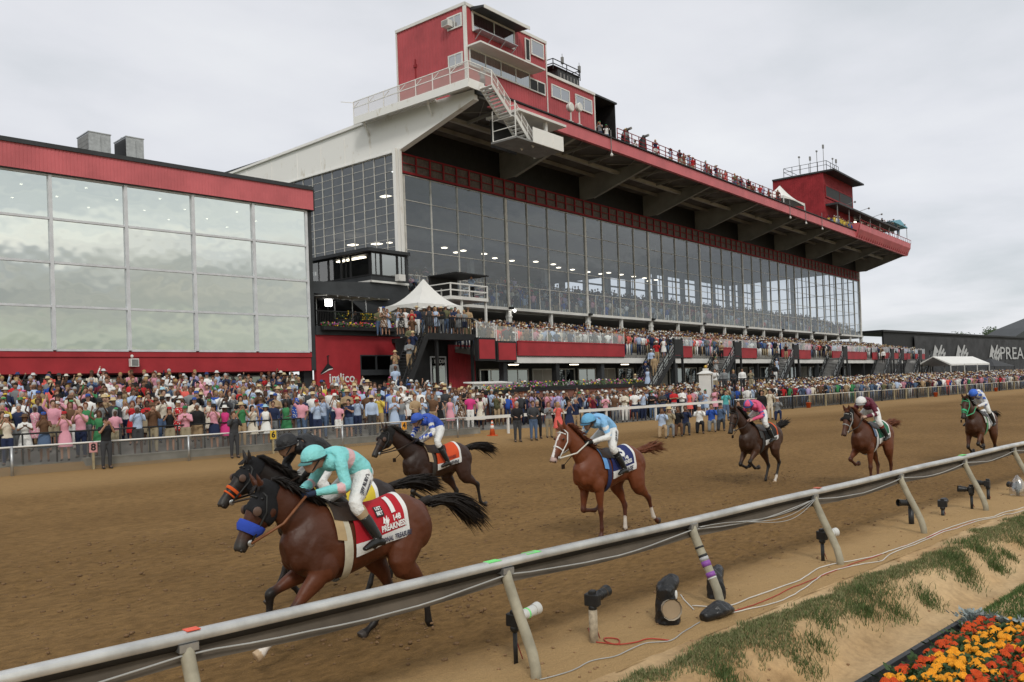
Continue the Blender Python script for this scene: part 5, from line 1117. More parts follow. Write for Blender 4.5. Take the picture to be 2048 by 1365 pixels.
HAIRN = {'dark hair': (.02, .014, .01), 'brown hair': (.07, .035, .018), 'blonde hair': (.36, .24, .10), 'grey hair': (.35, .35, .35), 'auburn hair': (.14, .045, .02)}
HATC = {'straw hat': ('brim', (.55, .43, .25)), 'white brimmed hat': ('brim', (.7, .69, .66)), 'brown brimmed hat': ('brim', (.12, .07, .04)), 'white cap': ('cap', (.7, .7, .7)), 'blue cap': ('cap', (.03, .09, .35)), 'red cap': ('cap', (.45, .02, .03)), 'black cap': ('cap', (.02, .02, .02)), 'green cap': ('cap', (.04, .2, .08)),
        'pink flower headpiece': ('fascinator', (.65, .15, .35)), 'green flower headpiece': ('fascinator', (.08, .35, .15)), 'black wide hat': ('brim', (.02, .02, .02)), 'light blue hat': ('brim', (.35, .55, .65)), 'yellow flower headpiece': ('fascinator', (.7, .5, .08))}
POSEW = {'down': 'standing with arms down', 'film': 'holding a phone up to film', 'wave': 'with one arm raised high', 'rail': 'with hands held out in front', 'clap': 'clapping', 'cheer': 'with both arms raised', 'cross': 'with folded arms'}
NPERS = [0]; USED = set()
def person(x, y, z, yaw, pose='down', fem=False, top=('shirt', 'white'), bottom=('trousers', 'khaki'), hair='brown hair', hat=None, skin=0, low='std', where='', label=None, group='race spectators along the track', scale=1.0, pattern=False, hair_long=None, lean=0.0, shoe=True):
    R_ = person_meshes(pose, fem, low); NPERS[0] += 1
    o = link('person', R_['body'], None, (x, y, z), yaw, SKIN[skin]); s = scale * (.94 if fem else 1.0); o.scale = (s, s, s); o.rotation_euler.y = lean
    def ch(name, key, col):
        me = R_[key]
        if pattern and key in ('dress', 'tee', 'shirt') :
            kk = key + '_p'
            if kk not in R_: R_[kk] = me.copy(); R_[kk].materials.clear(); R_[kk].materials.append(M_print)
            me = R_[kk]
        return link(name, me, o, color=col)
    ch('eyes', 'eyes', (0, 0, 0))
    if top[0] == 'dress': ch('dress', 'dress', COLN[top[1]])
    else:
        if bottom[0] == 'skirt': ch('skirt', 'skirt', COLN[bottom[1]])
        else: ch(bottom[0], bottom[0], COLN[bottom[1]])
        ch({'shirt': 'shirt', 'jacket': 'jacket', 'tee': 'tee_shirt'}[top[0]], 'tee' if top[0] == 'tee' else 'shirt', COLN[top[1]])
    if shoe: ch('shoes', 'shoes', (0, 0, 0))
    lh = fem if hair_long is None else hair_long
    if hair: ch('hair', 'hair_long' if lh else 'hair_short', HAIRN[hair])
    if hat: ch('hat', HATC[hat][0], HATC[hat][1])
    if label is None:
        gar = {'shirt': 'shirt', 'jacket': 'suit jacket', 'tee': 'short sleeved shirt', 'dress': 'dress'}[top[0]]
        if pattern: gar = 'patterned ' + gar.replace('short sleeved ', '')
        lab = '%s in %s %s%s %s%s' % ('woman' if fem else 'man', top[1], gar, (' and ' + hat) if hat else (', ' + hair if hair else ''), POSEW[pose], (', ' + where) if where else '')
        lab = ' '.join(lab.split()[:16])
        label = lab
    tag(o, label, 'person', group); 
    return o
rp = random.Random(42)
def rand_person(x, y, z, yaw, where, group='race spectators along the track', poses=('film', 'film', 'down', 'rail', 'clap', 'wave', 'down', 'cross', 'film'), scale=1., force=None, dark=False):
    for _ in range(400):
        fem = rp.random() < .47; pose = rp.choice(poses)
        if force: fem = force.get('fem', fem)
        c = rp.choice(['white', 'white', 'white', 'white', 'pale blue', 'cream', 'cream', 'cream', 'pale blue', 'pale blue', 'navy', 'navy', 'royal blue', 'pink', 'pink', 'pink', 'coral', 'red', 'black', 'black', 'charcoal', 'grey', 'grey', 'tan', 'yellow', 'green', 'lavender', 'olive', 'denim', 'brown', 'hot pink', 'white', 'burgundy']) if not dark else rp.choice(['black', 'black', 'navy', 'charcoal', 'white', 'grey', 'olive', 'brown', 'pale blue', 'tan', 'red'])
        if fem: top = rp.choice([('dress', c), ('dress', c), ('tee', c)]); bottom = (rp.choice(['skirt', 'trousers', 'shorts']), rp.choice(['navy', 'black', 'white', 'denim', 'khaki']))
        else: top = rp.choice([('shirt', c), ('tee', c), ('jacket', rp.choice(['navy', 'charcoal', 'grey', 'tan', 'black', 'pale blue', 'brown']))]); bottom = (rp.choice(['trousers', 'trousers', 'shorts']), rp.choice(['khaki', 'tan', 'navy', 'charcoal', 'grey', 'denim', 'white']))
        hat = rp.choice(list(HATC)) if rp.random() < (.5 if fem else .42) else None
        if hat and not fem and ('flower' in hat or hat == 'light blue hat'): hat = 'straw hat'
        hair = rp.choice(['dark hair', 'brown hair', 'blonde hair', 'grey hair', 'brown hair', 'auburn hair']); pat = fem and rp.random() < .35
        key = (fem, top, hat or hair, pose, where, pat and top[0] == 'dress')
        if key in USED: continue
        USED.add(key); break
    return person(x, y, z, yaw, pose, fem, top, bottom, hair, hat, rp.choice([0, 0, 1, 2, 2, 3, 4, 5]), where=where, scale=scale * rp.uniform(.95, 1.05), pattern=pat and top[0] == 'dress', group=group)
# ---------------------------------------------------------------- masses of far spectators
CV, CF, CC = [], [], []
def low_template(pose, lod, sit=False):
    m = MB(); n = 6 if lod == 0 else 4; dz = -.35 if sit else 0
    def V(x, y, z): return (x, y, z + dz)
    m.mi = 0; loft(m, [V(0, 0, .88) + (.15, .10), V(0, 0, 1.1) + (.15, .10), V(0, 0, 1.36) + (.20, .10), V(0, 0, 1.48) + (.09, .06)], n + 2, 1)
    m.mi = 1
    for s in (1, -1): loft(m, [V(0, s * .09, .9) + (.09, .09), (0.02 if not sit else .3, s * .1, .5, .06, .06), (0 if not sit else .35, s * .1, .02, .04, .05)], 4, 1)
    m.mi = 2; k = 8 if lod == 0 else 5
    m.ell(V(.01, 0, 1.635), (.088, .075, .115), k, 5 if lod == 0 else 4); 
    if lod == 0: m.ell(V(.10, 0, 1.62), (.02, .014, .022), 4, 3); loft(m, [V(0, 0, 1.46) + (.05, .05), V(0, 0, 1.55) + (.05, .05)], 5, 1)
    for s in (1, -1):
        e, w = ARMS[pose][0 if s > 0 else 1]; m.mi = 0; loft(m, [V(0, s * .19, 1.42) + (.05, .05), V(e[0], s * e[1], e[2]) + (.042, .042)], 4, 1); m.mi = 4
        loft(m, [V(e[0], s * e[1], e[2]) + (.036, .036), V(w[0], s * w[1], w[2]) + (.03, .03)], 4, 1)
        if lod == 0: m.mi = 2; m.ell(V(w[0] + .02, s * w[1], w[2] + .03), (.03, .04, .05), 4, 3)
    m.mi = 3; m.ell(V(-.02, 0, 1.69), (.104, .093, .108), k, 4)
    return np.array(m.v, dtype=float), m.f, np.array(m.m)
TPL = {(p, l, s): low_template(p, l, s) for p in ('down', 'film', 'wave', 'rail', 'cheer') for l in (0, 1) for s in (False, True)}
HATT = MB(); HATT.lathe((0, 0, 1.70), [(.19, -.01), (.09, .01), (.07, .09), (.01, .1)], 7); HATT = (np.array(HATT.v), HATT.f)
TOPC = [COLN[k] for k in ('white', 'white', 'white', 'white', 'cream', 'cream', 'pale blue', 'pale blue', 'navy', 'navy', 'royal blue', 'pink', 'pink', 'coral', 'red', 'black', 'black', 'black', 'charcoal', 'charcoal', 'grey', 'grey', 'tan', 'olive', 'green', 'lavender', 'denim', 'brown', 'burgundy', 'tan', 'navy')]
class Crowd:
    def __init__(s, seed): s.v = []; s.f = []; s.c = []; s.n = 0; s.r = random.Random(seed)
    def add(s, x, y, z, yaw, lod=0, sit=False, poses=('down', 'film', 'rail', 'down', 'film', 'wave'), cols=None, sc=1.):
        r = s.r; T = TPL[(r.choice(poses), lod, sit)]; v = T[0].copy(); k = r.uniform(.92, 1.05) * sc; v *= k
        c_, s_ = math.cos(yaw), math.sin(yaw); X = v[:, 0] * c_ - v[:, 1] * s_ + x; Y = v[:, 0] * s_ + v[:, 1] * c_ + y; Z = v[:, 2] + z
        s.v.append(np.stack([X, Y, Z], 1)); top = r.choice(cols or TOPC); bot = r.choice([COLN['khaki'], COLN['navy'], COLN['charcoal'], COLN['denim'], COLN['white'], COLN['tan'], top]); sk = r.choice(SKIN[:3] + SKIN)
        hr = r.choice(list(HAIRN.values())); slv = top if r.random() < .5 else sk; pal = [top, bot, sk, hr, slv]; cv = np.array([pal[i] for i in T[2]]); b = r.uniform(.8, 1.15)
        s.f += [tuple(i + s.n for i in q) for q in T[1]]; s.c += [tuple(q * b) for q in cv]; s.n += len(v)
        if r.random() < .3:
            v = HATT[0] * k; X = v[:, 0] * c_ - v[:, 1] * s_ + x; Y = v[:, 0] * s_ + v[:, 1] * c_ + y; Z = v[:, 2] + z - (.35 * k if sit else 0); s.v.append(np.stack([X, Y, Z], 1)); hc = r.choice([(.6, .58, .52), (.5, .4, .24), (.6, .6, .6), (.05, .05, .05), (.03, .05, .15), (.62, .6, .56)])
            s.f += [tuple(i + s.n for i in q) for q in HATT[1]]; s.c += [hc] * len(HATT[1]); s.n += len(v)
    def build(s, name, label):
        me = bpy.data.meshes.new(name); v = np.concatenate(s.v); me.from_pydata(v.tolist(), [], s.f); ca = me.color_attributes.new('col', 'FLOAT_COLOR', 'CORNER')
        ls = np.zeros(len(me.polygons), dtype=np.int32); me.polygons.foreach_get('loop_total', ls); c = np.repeat(np.array(s.c), ls, 0); c = np.concatenate([c, np.ones((len(c), 1))], 1)
        ca.data.foreach_set('color', c.astype(np.float32).ravel()); me.polygons.foreach_set('use_smooth', [True] * len(me.polygons)); me.materials.append(mat_obj('crowd_cloth', .85, .01, 14, .1, attr='col')); o = link(name, me)
        tag(o, label, 'crowd', None, 'stuff'); return o
def face(x, y, tx=2., ty=4.): return math.atan2(ty - y, tx - x)
# rows of individual people behind the chain link fence, left of the brick patio
anch = [(0, 'far left'), (110, 'near the left edge'), (215, 'behind the 8 sign'), (330, 'left of the 6 sign'), (450, 'above the leading black horse'), (560, 'behind the 6 sign'), (680, 'behind the annex doors line'), (800, 'behind the 4 sign'), (930, 'left of the white rail')]
def px_of(x, y, z):
    d = Vector((x, y, z)) - O; f_ = d.dot(fp); return PX + F * d.dot(cx) / f_, PY - F * d.dot(cy) / f_
zone = ['over the 8 sign', 'over the 6 sign', 'over the 4 sign']
def where_of(x, y, z, row):
    p = px_of(x, y, z)[0]
    a = ('by the left frame edge', 'just left of the 8 sign', 'just right of the 8 sign', 'midway between the 8 and 6 signs', 'left of the 6 sign', 'right of the 6 sign', 'left of the 4 sign', 'right of the 4 sign', 'left of the white rail')
    k = min(8, max(0, int(p / 115))); return a[k]
rows_l = 5; xl0 = yp(-20, 32.).x; xl1 = yp(940, 32.).x
for r in range(rows_l):
    y0 = 31.85 + r * .98; x = yp(-10, y0).x + rp.uniform(0, .4); xe = yp(960 if r < 3 else 900, y0).x
    while x < xe:
        yy = y0 + rp.uniform(-.22, .22); z = gz(x, yy) + (.12 if r > 0 else 0)
        rand_person(x, yy, z, face(x, yy) + rp.uniform(-.35, .45), where_of(x, yy, z, r)); x += rp.uniform(.46, .66)
SPOTS = []     # filled by hand: people in front of the fence and on the stairs
# ---------------------------------------------------------------- hand placed people
FRONT = [   # px, feet py, zground, dict
    (1036, 884, dict(top=('jacket', 'black'), bottom=('trousers', 'charcoal'), hair='grey hair', skin=0, pose='rail', label='heavy man in black jacket standing on the track side of the fence beside the cone')),
    (1068, 881, dict(top=('jacket', 'charcoal'), bottom=('trousers', 'denim'), hair='brown hair', skin=1, pose='rail', label='man in dark jacket and jeans holding papers before the white rail')),
    (1077, 878, dict(top=('jacket', 'black'), bottom=('trousers', 'black'), hair='grey hair', skin=0, pose='clap', label='slim man in black suit standing alone in front of white rail')),
    (1099, 876, dict(fem=True, top=('shirt', 'grey'), bottom=('trousers', 'khaki'), hair='auburn hair', pose='clap', label='woman in grey sweater and khaki trousers beside the coral dress')),
    (1118, 877, dict(fem=True, top=('dress', 'coral'), hair='blonde hair', pose='film', label='blonde woman in long coral dress in front of the white rail')),
    (1140, 872, dict(fem=True, top=('dress', 'navy'), hair='brown hair', pose='film', label='woman in short navy dress right of the coral dress')),
    (1153, 870, dict(top=('jacket', 'navy'), bottom=('trousers', 'tan'), hair='grey hair', pose='film', label='bald man in navy blazer and tan trousers at the white rail')),
    (470, 921, dict(top=('shirt', 'charcoal'), bottom=('trousers', 'charcoal'), hair='brown hair', pose='film', label='photographer in grey shirt and trousers inside the fence left of 6 sign')),
    (214, 943, dict(top=('tee', 'black'), bottom=('trousers', 'charcoal'), hair='dark hair', hat='black cap', pose='film', label='photographer in black vest standing right beside the pink 8 sign')),
    (8, 955, dict(top=('tee', 'olive'), bottom=('trousers', 'black'), hair='brown hair', pose='film', fem=True, label='photographer with long lens at the far left fence end')),
    (1525, 842, dict(top=('shirt', 'black'), bottom=('trousers', 'black'), hair='dark hair', pose='down', label='person all in black standing at left end of the grey post fence')),
    (1541, 838, dict(top=('shirt', 'cream'), bottom=('trousers', 'cream'), hair='dark hair', pose='film', label='photographer in cream shirt and trousers near the grey post fence')),
    (1453, 842, dict(top=('shirt', 'turquoise'), bottom=('trousers', 'denim'), hair='dark hair', pose='film', label='photographer in teal shirt standing left of the pink jockey')),
]
for px, py, kw in FRONT:
    q = gp(px, py, .36); q.z = gz(q.x, q.y) + (.03 if q.y > YF else 0); k = dict(kw); fem = k.pop('fem', False); person(q.x, q.y, q.z, face(q.x, q.y) + .25, fem=fem, group='people standing at the track edge', **k)
KN = [(1340, 868, 'khaki', 'grey', 'kneeling photographer in grey with straw hat at white rail', 'straw hat'), (1357, 866, 'black', 'brown', 'kneeling photographer in brown print shirt low beside white rail post', None), (1400, 861, 'white', 'black', 'kneeling photographer in white shirt sitting low on the track edge', 'white cap'),
      (1372, 864, 'navy', 'charcoal', 'crouching photographer in charcoal between two white rail posts', None), (1424, 858, 'royal blue', 'grey', 'kneeling photographer in royal blue shirt right of the step ladder', None), (1442, 856, 'denim', 'charcoal', 'kneeling photographer in denim shirt near the last white rail post', 'black cap'), (1478, 850, 'olive', 'tan', 'kneeling photographer in olive shirt and tan trousers behind pink jockey', None), (1556, 838, 'grey', 'navy', 'kneeling photographer in grey shirt and white cap by first orange bucket', 'white cap'),
      (93, 936, 'grey', 'black', 'crouching photographer in grey shirt behind the fence left of the 8 sign', 'blue cap'), (1325, 870, 'pale blue', 'tan', 'leftmost kneeling photographer, pale blue shirt, under the white rail', None)]
for px, py, c, b_, lab, hat in KN:
    q = gp(px, py, .40); q.z = gz(q.x, q.y) + .0; person(q.x, q.y, q.z, face(q.x, q.y) + .1, 'film', False, ('shirt', c), ('trousers', b_), 'brown hair', hat, rp.choice([0, 1, 3]), 'kneel', label=lab, group='photographers kneeling at the rail')
for px, c, lab in ((1350, 'yellow', 'man in yellow'), (1290, 'navy', 'man in navy'), (1270, 'black', 'man in black')): pass
# people standing at the white rail, behind it
x = yp(1165, 31.6).x
i = 0
while x < yp(1470, 31.6).x:
    rand_person(x, 31.7 + rp.uniform(-.1, .3), gz(x, 31.7), face(x, 31.7) + rp.uniform(-.3, .3), 'at the white rail ' + ('left of the rail ladder' if i < 14 else 'near the white finish post')); x += rp.uniform(.8, 1.1); i += 1
# viewing deck
for i in range(22):
    t = lerp(S(815, 660, 8.9).x, dk1 - .2, (i + .5) / 22) + rp.uniform(-.1, .1); w = 8.9 if i % 2 else 8.1
    if t < dk0 + .3: w = rp.uniform(5.5, 7.6)
    p = sw(t, w); rand_person(p.x, p.y, dz + .0, face(p.x, p.y), 'on the deck under the tent', 'guests on the viewing deck', dark=True, poses=('down', 'cross', 'film', 'rail', 'down'))
# people on the stairs
def on_stair(t0, run, zt_, zb_, w, n, lab):
    for i in range(n):
        f_ = (i + .5) / n; p = sw(t0 - run * f_, w + rp.uniform(-.5, .5)); rand_person(p.x, p.y, lerp(zt_, zb_, f_), face(p.x, p.y), lab, 'people on the stairs', dark=True, poses=('down', 'film', 'rail', 'cross'))
on_stair(dk0, dk0 - sx0 + .5, dz, 1.7, 8.7, 9, 'on the black deck stair')
for (a_, run_), n_, lab in zip(STAIRS[:3], (7, 5, 5), ('on the nearest terrace stair', 'on the second terrace stair', 'on the third terrace stair')): on_stair(a_, run_, zfl, 1.4, TWF + .85, n_, lab)
for k_, lab in ((4, 'guard in white shirt at the top of the first open grey stair'),): a_, run_ = STAIRS[k_]; p = sw(a_ - .8, TWF + .9); person(p.x, p.y, zfl - .6, face(p.x, p.y), 'down', False, ('shirt', 'white'), ('trousers', 'black'), 'dark hair', label=lab, group='people on the stairs', hat='black cap')
# presenters on the annex balcony
for px, c, lab, fem in ((706, 'cream', 'presenter in cream jacket standing on the annex balcony', True), (711, 'charcoal', 'bald presenter in dark suit on the annex balcony', False)):
    q = BL(px, 640, 3.0 + (fem)); p = bw(q.x, q.y, za + .12); person(p.x, p.y, p.z, face(p.x, p.y) + 1.5 * (1 if fem else -1) * .6, 'cross', fem, ('jacket', c), ('trousers', 'black'), 'blonde hair' if fem else None, label=lab, group='television presenters')
# people along the roof railing
tA_, tB_ = S(1197, 250, 7).x, S(1556, 380, 7).x
for i in range(34):
    f_ = (i + .5) / 34; t = lerp(tA_, tB_, f_ ** .85) + rp.uniform(-.4, .4)
    if i in (3, 4): continue
    p = sw(t, 6.6 + rp.uniform(-.8, .5)); rand_person(p.x, p.y, 23.0, face(p.x, p.y) + rp.uniform(-.4, .4), 'on the roof ' + ('near the black shed', 'behind the middle of the railing', 'near the white roof tent')[int(f_ * 3)], 'people watching from the stand roof', dark=True, poses=('down', 'rail', 'film', 'cross'), scale=1.0)
for px, lab in ((1250, 'left one of two hooded black covered cameras behind the roof railing'), (1284, 'right one of two hooded black covered cameras behind the roof railing')):
    q = S(px, 262, 6.2); T = sthing('covered_camera', q.x, 6.2, 23.0, lab, 'covered camera'); m = MB(); loft(m, [(q.x, -6.2, 23.0, .45, .4), (q.x, -6.2, 23.9, .4, .38), (q.x, -6.2, 24.5, .38, .3), (q.x + .05, -6.3, 24.95, .2, .2), (q.x + .05, -6.3, 25.15, .1, .1)], 10, 3); sb(m, 'rain_cover', M_black, T, 'all'); m = MB(); m.tube([(q.x + .05, -6.3, 25.0), (q.x - .1, -6.9, 25.0)], .12, 8); sb(m, 'lens', M_grey, T)
p = sw(S(957, 120, 6.6).x, 6.9); person(p.x, p.y, 23.2, face(p.x, p.y), 'film', False, ('shirt', 'grey'), ('trousers', 'charcoal'), 'dark hair', label='photographer in grey at the walkway corner beside the press box', group='people watching from the stand roof')
p = sw(S(1080, 270, 8).x, 7.4); person(p.x, p.y, zf, face(p.x, p.y), 'film', False, ('shirt', 'black'), ('trousers', 'black'), 'dark hair', 'black cap', label='camera operator in black inside the hanging camera pod', group='people watching from the stand roof')
p = sw(S(946, 590, 3.5).x, 3.4); person(p.x, p.y, zf2 + .08, face(p.x, p.y), 'film', False, ('shirt', 'pale blue'), ('trousers', 'black'), 'dark hair', label='camera operator in pale blue shirt on the white camera stand', group='people watching from the stand roof')
# platform people right of the finish post
PL = empty('photo_platform', (yp(1425, 34).x, 34, 0), 0, 'black scaffold photo platform right of the white finish post', 'platform'); pz = hit(1470, 785, (0, 34, 0), (0, 1, 0)).z; pl = yp(1520, 34).x - yp(1425, 34).x
m = MB(); m.box(0, pl, -.6, 1.6, pz - .15, pz); m.build('floor', M_black, PL); m = MB(); m.box(0, pl, -.62, -.55, pz + .95, pz + 1.02)
for i in range(5): x = lerp(.05, pl - .05, i / 4); m.box(x - .04, x + .04, -.62, -.54, gz(40, 34), pz + .95)
m.build('railing', M_black, PL)
for i, (c, fem, lab) in enumerate((('white', False, 'man in white shirt raising arms on the black photo platform'), ('grey', False, 'man in grey suit jacket on the black photo platform'), ('charcoal', True, 'blonde woman in black on the black photo platform'), ('white', False, 'man in white shirt and dark tie on the black photo platform'), ('khaki', True, 'woman in khaki at right end of the black photo platform'))):
    x = PL.location.x + lerp(.8, pl - .8, i / 4); person(x, 34.3, pz, face(x, 34.3), ('film', 'down', 'rail', 'down', 'film')[i], fem, ('shirt', c), ('trousers', ('khaki', 'charcoal', 'black', 'charcoal', 'khaki')[i]), 'blonde hair' if i == 2 else 'dark hair', label=lab, group='people on the photo platform')
q0t = S(1360, 330, 0)
# ---------------------------------------------------------------- masses
C = Crowd(1)
for r in range(rows_l, 13):
    y0 = 32.0 + r * .92; x = yp(-30, y0).x; xe = yp(905, y0).x
    while x < xe:
        yy = y0 + C.r.uniform(-.25, .25)
        if (Vector((x, yy, 0)) - B0).dot(bn) > (2.3 if x < 18 else 3.8) and not (px_of(x, yy, 2.)[0] > 600 and yy > 37.6) and not (x > (sw(dk0, 9.9)).x and yy > 40.5): C.add(x, yy, gz(x, yy) + .1, face(x, yy) + C.r.uniform(-.4, .4))
        x += C.r.uniform(.5, .68)
C.build('crowd', 'packed spectators standing below the clubhouse windows behind the first rows')
C = Crowd(2); bx0, bx1 = sw(S(962, 780, BWW).x, BWW), sw(S(1290, 780, BWW).x, BWW)
x = yp(955, 32).x
while x < 205:
    near = x < 95; dep = 11 if near else 9; y = 32.6 if x < yp(1470, 32).x else 31.7
    while y < 31.7 + dep + (8 if x > 60 else 0):
        px_ = x + C.r.uniform(-.2, .2); py_ = y + C.r.uniform(-.2, .2); v = Vector((px_, py_, 0)) - C0; w = v.dot(sn); t = v.dot(sx_)
        ok = w > TWF + 1.2 and not (bx0.x - .5 < px_ < bx1.x + .4 and w < BWW + .5)
        if abs(px_ - PL.location.x - pl / 2) < pl / 2 and 33 < py_ < 36.5: ok = False
        if ok and C.r.random() < (.93 if y < 38 else .8): C.add(px_, py_, gz(px_, py_) + .02, face(px_, py_) + C.r.uniform(-.4, .4), 0 if x < 60 else 1)
        y += .72 if near else .85
    x += .56 if near else .62
C.build('crowd', 'dense crowd on the apron between the track fence and the terrace')
C = Crowd(3)
for r in range(9):
    w = TWF - .55 - r * 1.03; t = tA - 2.9 + C.r.random() * .3; z = zfl + r * .18
    while t < TL - .3:
        if C.r.random() < .95: p = sw(t, w + C.r.uniform(-.2, .2)); C.add(p.x, p.y, z, face(p.x, p.y) + C.r.uniform(-.3, .3), 0 if t < 35 else 1)
        t += C.r.uniform(.48, .6)
C.build('crowd', 'dense crowd standing on the spectator terrace behind glass panels')
C = Crowd(4)
for r in range(8):
    w = -1.0 - r * 1.0; t = .6; z = 9.3 + r * .36
    while t < LEN - .5:
        if C.r.random() < .8: p = sw(t, w); C.add(p.x, p.y, z, face(p.x, p.y), 1, C.r.random() < .5)
        t += C.r.uniform(.55, .75)
C.build('crowd', 'spectators seated on tiers behind the tall grandstand glass')
C = Crowd(5)
for w in (6.0, 5.2, 4.4):
    t = e0 + .4
    while t < e1 - .3: p = sw(t, w); C.add(p.x, p.y, Z0 + .25, face(p.x, p.y), 1, cols=[COLN[k] for k in ('royal blue', 'white', 'yellow', 'pale blue', 'black', 'tan')]); t += C.r.uniform(.5, .8)
q = S(1775, 425, 4.5).x
for i in range(14): p = sw(q + C.r.uniform(-5, 6), 4.6 + C.r.uniform(-.6, .4)); C.add(p.x, p.y, zh + .05, face(p.x, p.y), 1, cols=[COLN['black'], COLN['charcoal'], COLN['navy']])
C.build('crowd', 'guests on the red far balcony gallery at the roof end')
C = Crowd(6)      # diners behind the brick wall, under the terrace
ta, tb = S(962, 780, BWW).x, S(1290, 780, BWW).x
for w in (13.7, 12.4, 11.2):
    t = ta + .5
    while t < tb - .5:
        if C.r.random() < .75: p = sw(t, w); C.add(p.x, p.y, 1.15 if w > 13 else 1.3, face(p.x, p.y) + C.r.uniform(-.8, .8), 0, C.r.random() < .6)
        t += C.r.uniform(.6, 1.1)
C.build('crowd', 'guests sitting behind the flower topped brick wall')
# ================================================================= horses and jockeys
M_coat = mat_obj('horse_coat', .48, .014, 8, .24, .35, attr='col')
M_silk = mat_obj('racing_silk', .55, .03, 15, .10, .35, attr='col')
M_sc = mat_obj('saddle_cloth', .75, .004, 30, .05, .3, attr='col')
M_maneM = mat_obj('horse_hair', .6, .01, 50, .25)
M_leather = mat('dark_leather', (.03, .018, .012), .45, 0, .2, 12)
M_brownl = mat('brown_rein', (.20, .075, .03), .5, 0, .2, 12)
M_boot = mat('black_boot', (.014, .014, .014), .25, 0, .1, 5)
M_bit = mat('bit_steel', (.5, .5, .5), .3, .9)
TOR = [(-.87, 0, 1.36, .05, .08), (-.80, 0, 1.34, .15, .19), (-.66, 0, 1.30, .235, .29), (-.45, 0, 1.285, .265, .325), (-.20, 0, 1.25, .265, .305), (.05, 0, 1.215, .285, .335), (.28, 0, 1.20, .28, .375), (.45, 0, 1.225, .24, .385), (.62, 0, 1.21, .21, .32), (.75, 0, 1.20, .16, .22), (.83, 0, 1.19, .07, .11)]
TOR = [(x_, y_, z_ + .05 * b_, a_ * .91, b_ * .95) for x_, y_, z_, a_, b_ in TOR]
TORI = catmull(TOR, 6); TX = np.array([s[0] for s in TORI])
def tor(x): return [float(np.interp(x, TX, [s[k] for s in TORI])) for k in (2, 3, 4)]
def drape(x, phi, off):       # point on the horse's barrel; phi: angle from the spine, + = left
    c, w, h = tor(x); return Vector((x, math.sin(phi) * (w + off), c + math.cos(phi) * (h + off)))
def legpath(front, side, A, off=(0, 0)):
    d = lambda a: Vector((math.sin(R(a)), 0, -math.cos(R(a))))
    y = side * (.155 if front else .15)
    if front:
        e = Vector((.45 + off[0], y, 1.0 + off[1])); k_ = e + d(A[0]) * .43; f = k_ + d(A[1]) * .29; p = f + d(A[2]) * .12; h = p + d(A[3]) * .075
        return [Vector((.56, y * .75, 1.18)), e, k_, f, p, h]
    hp = Vector((-.55, y * .9, 1.27)); s = hp + d(A[0]) * .36; s.y = side * .18; k_ = s + d(A[1]) * .44; k_.y = y * .9; f = k_ + d(A[2]) * .39; f.y = y * .8; p = f + d(A[3]) * .12; h = p + d(A[4]) * .075
    return [hp, s, k_, f, p, h]
LIFT = {}
